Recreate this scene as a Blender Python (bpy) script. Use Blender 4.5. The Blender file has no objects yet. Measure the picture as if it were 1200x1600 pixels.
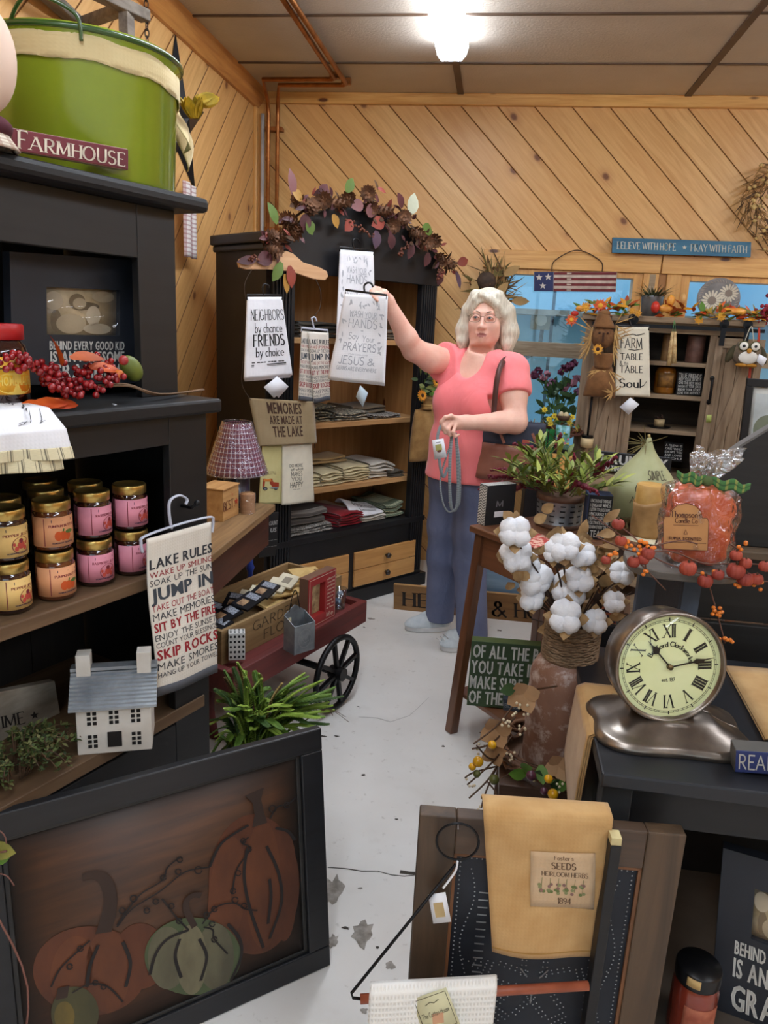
import bpy,bmesh,math,random
import numpy as np
from mathutils import Vector,Matrix
R=math.radians
rnd=random.Random(7)
SC=bpy.context.scene
COL=SC.collection
# ------------------------------------------------------------------ camera
FPX,PITCH,ROLL,YAW,EYE=1170.0,R(14.2),R(2.8),R(7.7),1.49
fw=Vector((-math.sin(YAW)*math.cos(PITCH),math.cos(YAW)*math.cos(PITCH),-math.sin(PITCH)))
rt=Vector((math.cos(YAW),math.sin(YAW),0));up=rt.cross(fw)
CR=math.cos(ROLL)*rt +math.sin(ROLL)*up
CU=-math.sin(ROLL)*rt +math.cos(ROLL)*up
EYEP=Vector((0,0,EYE))
cd=bpy.data.cameras.new('camera');cam=bpy.data.objects.new('camera',cd);COL.objects.link(cam)
cd.sensor_fit='VERTICAL';cd.sensor_height=32.0;cd.lens=FPX/1600*32.0;cd.clip_start=0.05;cd.clip_end=100
m3=Matrix((CR,CU,-fw)).transposed().to_4x4();m3.translation=EYEP
cam.matrix_world=m3
SC.camera=cam
# ------------------------------------------------------------------ light and exposure
vs=SC.view_settings
SC.display_settings.display_device='sRGB'
vs.view_transform='Standard';vs.look='None';vs.gamma=1;vs.use_curve_mapping=False
vs.exposure=0.0
LAMP=30.0         # fluorescent lens emission
SKY=2.6           # daylight
try:
 SC.cycles.use_denoising=True
 SC.cycles.max_bounces=8;SC.cycles.diffuse_bounces=4;SC.cycles.transparent_max_bounces=12
 SC.cycles.sample_clamp_indirect=6.0;SC.cycles.caustics_reflective=False;SC.cycles.caustics_refractive=False
except Exception:
 pass
wd=bpy.data.worlds.new('daylight');SC.world=wd;wd.use_nodes=True
bg=wd.node_tree.nodes['Background'];bg.inputs[0].default_value=(0.72,0.86,1.0,1);bg.inputs[1].default_value=SKY
def sight(px,py):
 return fw +CR*((px-600)/FPX)+CU*((800-py)/FPX)
# ------------------------------------------------------------------ materials
def lin(c):
 return tuple(((x/255)/12.92 if x/255 <= .04045 else ((x/255+.055)/1.055)**2.4) for x in c[:3])+(1,)
class NT:
 def __init__(s,name):
  s.m=bpy.data.materials.new(name);s.m.use_nodes=True;s.t=s.m.node_tree
  s.b=s.t.nodes['Principled BSDF'];s.out=s.t.nodes['Material Output']
 def n(s,typ,ins=None,**kw):
  nd=s.t.nodes.new(typ)
  for k,v in kw.items():setattr(nd,k,v)
  for k,v in (ins or {}).items():
   if hasattr(v,'is_linked') or hasattr(v,'links'):s.t.links.new(v,nd.inputs[k])
   else:nd.inputs[k].default_value=v
  return nd
 def math(s,op,a,b=0.0,c=0.0,clamp=False):
  return s.n('ShaderNodeMath',{0:a,1:b,2:c},operation=op,use_clamp=clamp).outputs[0]
 def mix(s,f,a,b):
  nd=s.n('ShaderNodeMix',data_type='RGBA')
  for i,v in ((0,f),(6,a),(7,b)):
   if hasattr(v,'links'):s.t.links.new(v,nd.inputs[i])
   else:nd.inputs[i].default_value=v
  return nd.outputs[2]
 def co(s,kind='Object',scale=None,rot=(0,0,0)):
  o=s.n('ShaderNodeTexCoord').outputs[kind]
  if scale is None:return o
  return s.n('ShaderNodeMapping',{0:o,2:rot,3:scale}).outputs[0]
 def noise(s,vec,scale,detail=4,rough=.55,dist=0):
  return s.n('ShaderNodeTexNoise',{'Vector':vec,'Scale':scale,'Detail':detail,'Roughness':rough,'Distortion':dist}).outputs[0]
 def ramp(s,f,a,b,lo=0.0,hi=1.0):
  nd=s.n('ShaderNodeMapRange',{0:f,1:a,2:b,3:lo,4:hi});nd.clamp=True
  return nd.outputs[0]
 def col(s,v):
  if hasattr(v,'links'):s.t.links.new(v,s.b.inputs['Base Color'])
  else:s.b.inputs['Base Color'].default_value=v
 def bump(s,h,strength=.3,dist=.01):
  nd=s.n('ShaderNodeBump',{'Height':h,'Strength':strength,'Distance':dist})
  s.t.links.new(nd.outputs[0],s.b.inputs['Normal'])
 def set(s,**kw):
  for k,v in kw.items():
   k=k.replace('_',' ')
   if hasattr(v,'links'):s.t.links.new(v,s.b.inputs[k])
   else:s.b.inputs[k].default_value=v
  return s
MC={}
def mat(name,c,rough=.6,c2=None,vs=6.0,stretch=(1,1,1),metal=0.0,bump=0.0,bs=80.0,lo=.35,hi=.65,trans=0.0,coat=0.0,sub=0.0,rot=(0,0,0),alpha=1.0,spec=.5,ior=1.45,det=5):
 if name in MC:return MC[name]
 t=NT(name);b=t.b
 if c2 is None:c2=tuple(x*.84 for x in c)
 v=t.co('Object',stretch,rot)
 t.col(t.mix(t.ramp(t.noise(v,vs,det),lo,hi),lin(c),lin(c2)))
 t.set(Roughness=rough,Metallic=metal,IOR=ior)
 b.inputs['Specular IOR Level'].default_value=spec
 if trans:b.inputs['Transmission Weight'].default_value=trans
 if coat:b.inputs['Coat Weight'].default_value=coat;b.inputs['Coat Roughness'].default_value=.08
 if sub:b.inputs['Subsurface Weight'].default_value=sub;b.inputs['Subsurface Scale'].default_value=.02
 if alpha<1:b.inputs['Alpha'].default_value=alpha
 if bump:t.bump(t.noise(v,bs,3),bump,.004)
 MC[name]=t.m
 return t.m
def wood(name,c,c2,axis='x',rough=.55,sc=9.0,bump=.15,coat=0.0,stretch=14.0,knots=False):
 st={'x':(1,stretch,stretch),'y':(stretch,1,stretch),'z':(stretch,stretch,1)}[axis]
 if name in MC:return MC[name]
 t=NT(name);v=t.co('Object',st)
 n=t.noise(v,sc*.35,6,.6,.6)
 c_=t.mix(t.ramp(n,.35,.68),lin(c),lin(c2))
 if knots:
  vo=t.n('ShaderNodeTexVoronoi',{'Vector':t.co('Object',tuple(1.6 if x==1 else 4.4 for x in st)),'Scale':2.2})
  c_=t.mix(t.ramp(vo.outputs['Distance'],.13,.07),c_,lin((92,48,24)))
 t.col(c_);t.set(Roughness=rough)
 if coat:t.set(Coat_Weight=coat,Coat_Roughness=.15)
 t.bump(n,bump,.003);MC[name]=t.m
 return t.m
def cloth(name,c,c2=None,weave=900.0,rough=.92,bump=.25,vs=9.0):
 if name in MC:return MC[name]
 t=NT(name);v=t.co('Object')
 if c2 is None:c2=tuple(x*.93 for x in c)
 w=t.math('MULTIPLY',t.n('ShaderNodeTexWave',{'Vector':v,'Scale':weave/20},bands_direction='X').outputs[1],t.n('ShaderNodeTexWave',{'Vector':v,'Scale':weave/20},bands_direction='Z').outputs[1])
 t.col(t.mix(t.ramp(t.noise(v,vs,4),.35,.65),lin(c),lin(c2)))
 t.set(Roughness=rough,Sheen_Weight=.15);t.b.inputs['Specular IOR Level'].default_value=.2
 t.bump(w,bump,.001);MC[name]=t.m
 return t.m
def uvmat(name,base,bands,rough=.9,axis=0,hem=None):
 """cloth whose stripes follow its own weave: bands = [(period, width, phase, colour)] along u (axis 0) or v (axis 1)"""
 if name in MC:return MC[name]
 t=NT(name);uv=t.n('ShaderNodeSeparateXYZ',{0:t.co('UV')})
 c=t.mix(t.ramp(t.noise(t.co('UV'),30,3),.3,.7),lin(base),lin(tuple(x*.93 for x in base)))
 for b in bands:
  ax=b[4] if len(b)>4 else axis
  f=t.math('FRACT',t.math('ADD',t.math('MULTIPLY',uv.outputs[ax],1.0/b[0]),b[2]))
  c=t.mix(t.math('MULTIPLY',t.math('LESS_THAN',f,b[1]),.85 if len(b)<6 else b[5]),c,lin(b[3]))
 t.col(c);t.set(Roughness=rough);MC[name]=t.m
 return t.m
def glassy(name,tint=(255,255,255),gloss=.12,rough=.02,bump=0.0,bs=30.0):
 """thin clear sheet: mostly see-through with a soft mirror on top"""
 if name in MC:return MC[name]
 t=NT(name)
 tr=t.n('ShaderNodeBsdfTransparent',{0:lin(tint)});gl=t.n('ShaderNodeBsdfGlossy',{'Color':(1,1,1,1),'Roughness':rough})
 fr=t.n('ShaderNodeLayerWeight',{0:.5})
 if bump:
  bn=t.n('ShaderNodeBump',{'Height':t.noise(t.co('Object'),bs,2,.5,1.5),'Strength':bump,'Distance':.02}).outputs[0]
  t.t.links.new(bn,gl.inputs['Normal']);t.t.links.new(bn,fr.inputs['Normal'])
 f=t.math('ADD',t.math('MULTIPLY',t.math('POWER',fr.outputs[1],5.0),.8),gloss,clamp=True)
 mx=t.n('ShaderNodeMixShader',{0:f,1:tr.outputs[0],2:gl.outputs[0]})
 t.t.links.new(mx.outputs[0],t.out.inputs[0]);MC[name]=t.m
 return t.m
def emis(name,c,s):
 if name in MC:return MC[name]
 t=NT(name);t.b.inputs['Base Color'].default_value=lin(c)
 t.b.inputs['Emission Color'].default_value=lin(c);t.b.inputs['Emission Strength'].default_value=s;MC[name]=t.m
 return t.m
# ------------------------------------------------------------------ frames (where a piece of furniture stands and how it is turned)
class Frame:
 def __init__(s,x,y,z=0.0,deg=0.0):
  s.o=Vector((x,y,z));s.a=R(deg);s.m=Matrix.Rotation(s.a,3,'Z');s.mi=s.m.transposed()
 def w(s,p):return s.o +s.m @ Vector(p)
 def _r(s,px,py):return s.mi @(EYEP -s.o),s.mi @ sight(px,py)
 def hy(s,px,py,y=0.0):
  o,d=s._r(px,py);return o +d*((y-o.y)/d.y)
 def hz(s,px,py,z=0.0):
  o,d=s._r(px,py);return o +d*((z-o.z)/d.z)
 def hx(s,px,py,x=0.0):
  o,d=s._r(px,py);return o +d*((x-o.x)/d.x)
 def pix(s,p):
  q=s.w(p)-EYEP;z=q.dot(fw);return 600+FPX*q.dot(CR)/z,800-FPX*q.dot(CU)/z
W=Frame(0,0,0,0)
ORG={}
FRM={}
def thing(name,label,cat,F,at,group=None,rz=0.0):
 o=bpy.data.objects.new(name,None);COL.objects.link(o);o.empty_display_size=.05
 o.location=F.w(at);o.rotation_euler=(0,0,F.a+rz)
 o['label']=label;o['category']=cat
 if group:o['group']=group
 ORG[o.name]=Vector(at);return o
def tag(o,label,cat,group=None,kind=None):
 o['label']=label;o['category']=cat
 if group:o['group']=group
 if kind:o['kind']=kind
 return o
def kids(o):return [c for c in bpy.data.objects if c.parent==o]
KID={}
def dup(root,loc,rz=None,label=None,group=None,scale=None):
 r=root.copy();COL.objects.link(r);r.location=loc
 if rz is not None:r.rotation_euler=(0,0,rz)
 if scale is not None:r.scale=(scale,)*3 if not hasattr(scale,'__len__') else scale
 if label:r['label']=label
 if group:r['group']=group
 for ch in KID.get(root.name,[]):
  c=ch.copy();COL.objects.link(c);c.parent=r
  for g in KID.get(ch.name,[]):
   d=g.copy();COL.objects.link(d);d.parent=c
 return r
# ------------------------------------------------------------------ mesh builder
class MB:
 def __init__(s):s.v=[];s.f=[];s.mi=[];s.sm=[];s.uv={}
 def add(s,vs,fs,mi=0,smooth=False,T=None):
  b=len(s.v)
  if T is not None:vs=[T @ Vector(p) for p in vs]
  s.v.extend(tuple(p) for p in vs)
  for k,f in enumerate(fs):
   s.f.append([i+b for i in f]);s.mi.append(mi[k] if hasattr(mi,'__len__') else mi);s.sm.append(smooth)
  return b
 def box(s,a,b,mi=0,T=None):
  x0,y0,z0=(min(a[i],b[i]) for i in range(3));x1,y1,z1=(max(a[i],b[i]) for i in range(3))
  s.add([(x0,y0,z0),(x1,y0,z0),(x1,y1,z0),(x0,y1,z0),(x0,y0,z1),(x1,y0,z1),(x1,y1,z1),(x0,y1,z1)],
              [(0,3,2,1),(4,5,6,7),(0,1,5,4),(1,2,6,5),(2,3,7,6),(3,0,4,7)],mi,False,T);return s
 def cbox(s,c,d,mi=0,T=None):
  return s.box([c[i]-d[i]/2 for i in range(3)],[c[i]+d[i]/2 for i in range(3)],mi,T)
 def beam(s,p,q,w,h,mi=0,upv=(0,0,1)):
  p,q=Vector(p),Vector(q);d=(q-p).normalized();u=Vector(upv)
  x=d.cross(u)
  if x.length<1e-4:x=d.cross(Vector((0,1,0)))
  x.normalize();u=x.cross(d)
  vs=[e +x*(w/2*a)+u*(h/2*b) for e in (p,q) for a,b in ((-1,-1),(1,-1),(1,1),(-1,1))]
  s.add(vs,[(0,1,2,3)[::-1],(4,5,6,7),(0,1,5,4),(1,2,6,5),(2,3,7,6),(3,0,4,7)],mi);return s
 def lathe(s,prof,seg=32,mi=0,c=(0,0,0),T=None,smooth=True,sx=1,sy=1,caps=True):
  vs=[];fs=[];n=len(prof)
  for r,z in prof:
   for k in range(seg):
    a=2*math.pi*k/seg;vs.append((c[0]+r*sx*math.cos(a),c[1]+r*sy*math.sin(a),c[2]+z))
  for i in range(n-1):
   for k in range(seg):
    k2=(k+1) % seg;fs.append((i*seg+k,i*seg+k2,(i+1)*seg+k2,(i+1)*seg+k))
  s.add(vs,fs,mi,smooth,T)
  for j,i in ((0,0),(1,n-1)):
   if caps and prof[i][0]>1e-5:cp=vs[i*seg:(i+1)*seg];s.add(cp[::-1] if j==0 else cp,[tuple(range(seg))],mi,False,T)
  return s
 def cyl(s,c,r,h,seg=24,mi=0,r2=None,T=None,smooth=True):
  return s.lathe([(r,0),(r if r2 is None else r2,h)],seg,mi,c,T,smooth)
 def tube(s,pts,r,seg=8,mi=0,closed=False,flat=1.0,caps=True):
  P=[Vector(p) for p in pts];n=len(P)
  rs=r if hasattr(r,'__len__') else [r]*n
  vs=[];fs=[];prev=None
  for i in range(n):
   if closed:d=P[(i+1) % n]-P[i-1]
   else:d=P[min(i+1,n-1)]-P[max(i-1,0)]
   if d.length<1e-9:d=Vector((0,0,1))
   d.normalize()
   if prev is None:
    prev=d.cross(Vector((0,0,1)))
    if prev.length<.1:prev=d.cross(Vector((0,1,0)))
   prev=(prev -d*prev.dot(d));
   if prev.length<1e-6:prev=d.orthogonal()
   prev.normalize();b=d.cross(prev)
   for k in range(seg):
    a=2*math.pi*k/seg;vs.append(P[i]+prev*(math.cos(a)*rs[i])+b*(math.sin(a)*rs[i]*flat))
  m=n if closed else n-1
  for i in range(m):
   j=(i+1) % n
   for k in range(seg):
    k2=(k+1) % seg;fs.append((i*seg+k,i*seg+k2,j*seg+k2,j*seg+k))
  if not closed and caps:fs.append(tuple(range(seg))[::-1]);fs.append(tuple((n-1)*seg+k for k in range(seg)))
  s.add(vs,fs,mi,True);return s
 def ell(s,c,r,seg=16,rings=10,mi=0,T=None,fn=None):
  if not hasattr(r,'__len__'):r=(r,r,r)
  vs=[(0,0,-1)];fs=[]
  for i in range(1,rings):
   t=math.pi*i/rings -math.pi/2
   for k in range(seg):
    a=2*math.pi*k/seg;vs.append((math.cos(t)*math.cos(a),math.cos(t)*math.sin(a),math.sin(t)))
  vs.append((0,0,1));L=len(vs)-1
  for k in range(seg):
   fs.append((0,1+(k+1) % seg,1+k));fs.append((L,L-seg+k,L-seg+(k+1) % seg))
  for i in range(rings-2):
   for k in range(seg):
    k2=(k+1) % seg;fs.append((1+i*seg+k,1+i*seg+k2,1+(i+1)*seg+k2,1+(i+1)*seg+k))
  if fn:vs=[fn(Vector(p)) for p in vs]
  M=Matrix.Translation(Vector(c)) @(T.to_4x4() if T is not None else Matrix.Identity(4)) @ Matrix.Diagonal((r[0],r[1],r[2],1))
  s.add(vs,fs,mi,True,M);return s
 def prism(s,poly,fn,t0,t1,mi=0):
  """poly: 2-D outline; fn(a,b,t)->3-D"""
  n=len(poly)
  vs=[fn(a,b,t0) for a,b in poly]+[fn(a,b,t1) for a,b in poly]
  fs=[tuple(range(n)),tuple(range(2*n-1,n-1,-1))]+[(i,i+n,(i+1) % n+n,(i+1) % n) for i in range(n)]
  s.add(vs,fs,mi);return s
 def sheet(s,fn,nu,nv,th=.003,mi=0,smooth=True,uvs=(1,1)):
  """slab following the surface fn(u,v)"""
  g=lambda u,v:Vector(fn(u,v))
  top=[];bot=[];e=1e-3;uv=[]
  for j in range(nv+1):
   for i in range(nu+1):
    u,v=i/nu,j/nv;p=g(u,v)
    du=g(min(u+e,1),v)-g(max(u-e,0),v);dv=g(u,min(v+e,1))-g(u,max(v-e,0))
    n=du.cross(dv);n=n.normalized() if n.length>1e-12 else Vector((0,-1,0))
    top.append(p+n*th/2);bot.append(p-n*th/2);uv.append((u*uvs[0],v*uvs[1]))
  N=len(top);w=nu+1;fs=[]
  for j in range(nv):
   for i in range(nu):
    a=j*w+i;fs.append((a,a+1,a+w+1,a+w));fs.append((N+a,N+a+w,N+a+w+1,N+a+1))
  for i in range(nu):
   fs.append((i,N+i,N+i+1,i+1));a=nv*w+i;fs.append((a,a+1,N+a+1,N+a))
  for j in range(nv):
   a=j*w;fs.append((a,a+w,N+a+w,N+a));a=j*w+nu;fs.append((a,N+a,N+a+w,a+w))
  b=s.add(top+bot,fs,mi,smooth)
  for k,q in enumerate(uv+uv):s.uv[b+k]=q
  return s
 def leaf(s,p,d,nrm,L,wd,mi=0,curl=.25,fold=.15,n=4):
  """pointed leaf from p along d"""
  d=Vector(d).normalized();nrm=Vector(nrm);x=d.cross(nrm)
  if x.length<1e-4:x=d.orthogonal()
  x.normalize();nn=x.cross(d);vs=[];fs=[]
  for i in range(n+1):
   t=i/n;w=wd*math.sin(math.pi*min(1,t*.93+.07))**.8*.5 if i<n else 0.0005
   c=Vector(p)+d*(L*t)-nn*(curl*L*t*t)
   vs+=[c-x*w+nn*(fold*w),c,c+x*w+nn*(fold*w)]
  for i in range(n):
   a=i*3;fs+=[(a,a+1,a+4,a+3),(a+1,a+2,a+5,a+4)]
  s.add(vs,fs,mi,True);return s
 def build(s,name,mats,parent=None,F=None,bevel=0.0,seg=2,info=None,kind=None,sub=0,autos=None):
  if not isinstance(mats,(list,tuple)):mats=[mats]
  vs=s.v
  if parent is not None:
   org=ORG[parent.name]
  else:
   a=np.array(vs);lo=a.min(0);hi=a.max(0);org=Vector(((lo[0]+hi[0])/2,(lo[1]+hi[1])/2,lo[2]))
  me=bpy.data.meshes.new(name)
  ox,oy,oz=org
  me.from_pydata([(x-ox,y-oy,z-oz) for x,y,z in vs],[],s.f)
  for mm in mats:me.materials.append(mm)
  me.polygons.foreach_set('material_index',s.mi);me.polygons.foreach_set('use_smooth',s.sm)
  if s.uv:
   ul=me.uv_layers.new(name='UVMap')
   for lp in me.loops:ul.data[lp.index].uv=s.uv.get(lp.vertex_index,(0,0))
  me.update()
  o=bpy.data.objects.new(name,me);COL.objects.link(o)
  if parent is not None:
   o.parent=parent;KID.setdefault(parent.name,[]).append(o)
  else:
   F=F or W;o.location=F.w(org);o.rotation_euler=(0,0,F.a)
  ORG[o.name]=org
  if bevel:
   md=o.modifiers.new('soft edges','BEVEL');md.width=bevel;md.segments=seg;md.limit_method='ANGLE';md.angle_limit=R(40);md.use_clamp_overlap=True
  if sub:
   md=o.modifiers.new('smooth','SUBSURF');md.levels=sub;md.render_levels=sub
  if info:tag(o,*info)
  if kind:o['kind']=kind
  return o
def ring(c,r,n=24,ax='y',a0=0.0,a1=360.0,ry=None):
 out=[];ry=r if ry is None else ry;full=abs(a1-a0) >= 359.9
 for i in range(n if full else n+1):
  a=R(a0+(a1-a0)*i/n);x,z=r*math.cos(a),ry*math.sin(a)
  out.append(Vector(c)+Vector({'y':(x,0,z),'z':(x,z,0),'x':(0,x,z)}[ax]))
 return out
def spline(pts,n=6):
 P=[Vector(p) for p in pts];out=[]
 for i in range(len(P)-1):
  p0=P[max(i-1,0)];p1=P[i];p2=P[i+1];p3=P[min(i+2,len(P)-1)]
  for k in range(n):
   t=k/n;out.append(.5*((2*p1)+(p2-p0)*t+(2*p0-5*p1+4*p2-p3)*t*t+(3*p1-p0-3*p2+p3)*t**3))
 out.append(P[-1]);return out
# ------------------------------------------------------------------ lettering
GL={}
def _glyphs():
 chars="ABCDEFGHIJKLMNOPQRSTUVWXYZ0123456789&.,'*-abcdefghijklmnopqrstuvwxyz:!$"
 for style,off in (('sans',0.0),('bold',.014)):
  obs=[]
  for ch in chars:
   cu=bpy.data.curves.new('g','FONT');cu.body=ch;cu.size=1;cu.resolution_u=2;cu.offset=off
   o=bpy.data.objects.new('g',cu);COL.objects.link(o);obs.append((ch,o,cu))
  dg=bpy.context.evaluated_depsgraph_get()
  for ch,o,cu in obs:
   me=bpy.data.meshes.new_from_object(o.evaluated_get(dg))
   v=[(p.co.x,p.co.y) for p in me.vertices];f=[tuple(q.vertices) for q in me.polygons]
   bpy.data.meshes.remove(me)
   x0=min(p[0] for p in v) if v else 0;x1=max(p[0] for p in v) if v else .3
   GL[(style,ch)]=([(a-x0,b/.729) for a,b in v],f,x1-x0)
  for ch,o,cu in obs:
   bpy.data.objects.remove(o);bpy.data.curves.remove(cu)
_glyphs()
def arc(cx,cy,rx,ry,a0,a1,n=9):return [(cx+rx*math.cos(R(a0+(a1-a0)*i/n)),cy+ry*math.sin(R(a0+(a1-a0)*i/n))) for i in range(n+1)]
SG={
 'A':[[(0,0),(.36,1)],[(.36,1),(.74,0)],[(.14,.36),(.6,.36)]],'B':[[(.1,0),(.1,1)],[(.1,1)]+arc(.3,.76,.22,.24,90,-90)+[(.1,.52)],[(.1,.52)]+arc(.34,.26,.26,.26,90,-90)+[(.1,0)]],
 'C':[arc(.42,.5,.38,.5,50,310,14)],'D':[[(.1,0),(.1,1)],[(.1,1)]+arc(.28,.5,.42,.5,90,-90,12)+[(.1,0)]],
 'E':[[(.1,0),(.1,1)],[(.1,1),(.56,1)],[(.1,.52),(.46,.52)],[(.1,0),(.58,0)]],'F':[[(.1,0),(.1,1)],[(.1,1),(.56,1)],[(.1,.52),(.46,.52)]],
 'G':[arc(.42,.5,.38,.5,50,340,14),[(.5,.42),(.8,.42)],[(.78,.42),(.78,.05)]],'H':[[(.1,0),(.1,1)],[(.66,0),(.66,1)],[(.1,.52),(.66,.52)]],
 'I':[[(.1,0),(.1,1)]],'J':[[(.4,1),(.4,.2)]+arc(.22,.2,.18,.2,0,-160,6)],'K':[[(.1,0),(.1,1)],[(.1,.42),(.6,1)],[(.26,.58),(.66,0)]],
 'L':[[(.1,0),(.1,1)],[(.1,0),(.54,0)]],'M':[[(.06,0),(.1,1)],[(.1,1),(.44,.1)],[(.44,.1),(.78,1)],[(.78,1),(.82,0)]],'N':[[(.1,0),(.1,1)],[(.1,1),(.68,0)],[(.68,0),(.68,1)]],
 'O':[arc(.42,.5,.4,.5,90,450,18)],'P':[[(.1,0),(.1,1)],[(.1,1)]+arc(.32,.74,.26,.26,90,-90)+[(.1,.48)]],'Q':[arc(.42,.5,.4,.5,90,450,18),[(.5,.2),(.8,-.1)]],
 'R':[[(.1,0),(.1,1)],[(.1,1)]+arc(.32,.74,.26,.26,90,-90)+[(.1,.48)],[(.3,.48),(.66,0)]],'S':[arc(.32,.76,.24,.24,40,250,8)+arc(.3,.26,.27,.26,80,-140,9)],
 'T':[[(.36,0),(.36,1)],[(0,1),(.72,1)]],'U':[[(.1,1),(.1,.3)]+arc(.39,.3,.29,.3,180,360)+[(.68,1)]],'V':[[(0,1),(.36,0)],[(.36,0),(.7,1)]],
 'W':[[(0,1),(.28,0)],[(.28,0),(.5,.9)],[(.5,.9),(.74,0)],[(.74,0),(1,1)]],'X':[[(0,1),(.66,0)],[(0,0),(.66,1)]],'Y':[[(0,1),(.34,.48)],[(.68,1),(.34,.48)],[(.34,.48),(.34,0)]],'Z':[[(.05,1),(.6,1)],[(.6,1),(.02,0)],[(.02,0),(.62,0)]],
 '&':[[(.8,0),(.2,.74)]+arc(.36,.8,.16,.2,200,-20,8)+[(.1,.34)]+arc(.28,.22,.22,.22,150,290,6)+[(.74,.42)]],'.':[[(.1,0),(.1,.08)]],"'":[[(.1,1),(.07,.8)]],'-':[[(.05,.45),(.4,.45)]],
 '1':[[(.1,.8),(.26,1),(.26,0)]],'8':[arc(.3,.75,.22,.25,-90,270,12),arc(.3,.25,.27,.25,90,450,12)],'9':[arc(.3,.7,.25,.3,0,360,12),[(.55,.7),(.5,.25),(.3,0)]],'4':[[(.5,0),(.5,1),(.05,.32),(.66,.32)]],'7':[[(.02,1),(.56,1),(.2,0)]],'2':[arc(.3,.74,.25,.26,160,-40,7)+[(.04,0),(.6,0)]],
 'a':[arc(.27,.28,.24,.28,0,360,12),[(.51,.56),(.51,0)]],'b':[[(.08,1),(.08,0)],arc(.3,.28,.22,.28,180,-180,12)],'c':[arc(.28,.28,.24,.28,50,310,9)],'d':[arc(.27,.28,.24,.28,0,360,12),[(.51,1),(.51,0)]],
 'e':[[(.04,.3),(.5,.3)]+arc(.28,.28,.24,.28,5,310,10)],'f':[[(.4,.95),(.22,.95),(.18,.7),(.18,0)],[(0,.55),(.36,.55)]],'g':[arc(.27,.28,.24,.28,0,360,12),[(.51,.56),(.5,-.25),(.2,-.35)]],'h':[[(.08,1),(.08,0)],[(.08,.35)]+arc(.28,.32,.2,.24,160,0,6)+[(.48,0)]],
 'i':[[(.08,.56),(.08,0)],[(.08,.74),(.08,.8)]],'k':[[(.08,1),(.08,0)],[(.08,.22),(.42,.58)],[(.18,.32),(.46,0)]],'l':[[(.08,1),(.08,0)]],'m':[[(.06,.56),(.06,0)],[(.06,.4),(.2,.56),(.32,.45),(.32,0)],[(.32,.4),(.46,.56),(.58,.45),(.58,0)]],
 'n':[[(.08,.56),(.08,0)],[(.08,.35)]+arc(.28,.32,.2,.24,160,0,6)+[(.48,0)]],'o':[arc(.28,.28,.25,.28,90,450,12)],'p':[[(.08,.56),(.08,-.35)],arc(.3,.28,.22,.28,180,-180,12)],'r':[[(.08,.56),(.08,0)],[(.08,.3),(.2,.52),(.36,.54)]],
 's':[arc(.22,.42,.16,.14,40,250,6)+arc(.2,.14,.18,.14,80,-140,6)],'t':[[(.18,.9),(.18,.08),(.34,0)],[(0,.58),(.36,.58)]],'u':[[(.08,.56),(.08,.2)]+arc(.28,.2,.2,.2,180,360,6)+[(.48,.56)],[(.48,.56),(.48,0)]],'v':[[(0,.56),(.22,0),(.44,.56)]],
 'w':[[(0,.56),(.16,0),(.32,.5),(.48,0),(.64,.56)]],'y':[[(.02,.56),(.24,.02)],[(.48,.56),(.1,-.38)]],'x':[[(0,.56),(.4,0)],[(0,0),(.4,.56)]],'z':[[(.02,.56),(.4,.56),(.02,0),(.42,0)]],
}
def star5(cx,cy,r,ri=None,a0=90.0):
 ri=r*.42 if ri is None else ri
 return [(cx+(r if k % 2==0 else ri)*math.cos(R(a0+36*k)),cy+(r if k % 2==0 else ri)*math.sin(R(a0+36*k))) for k in range(10)]
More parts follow.
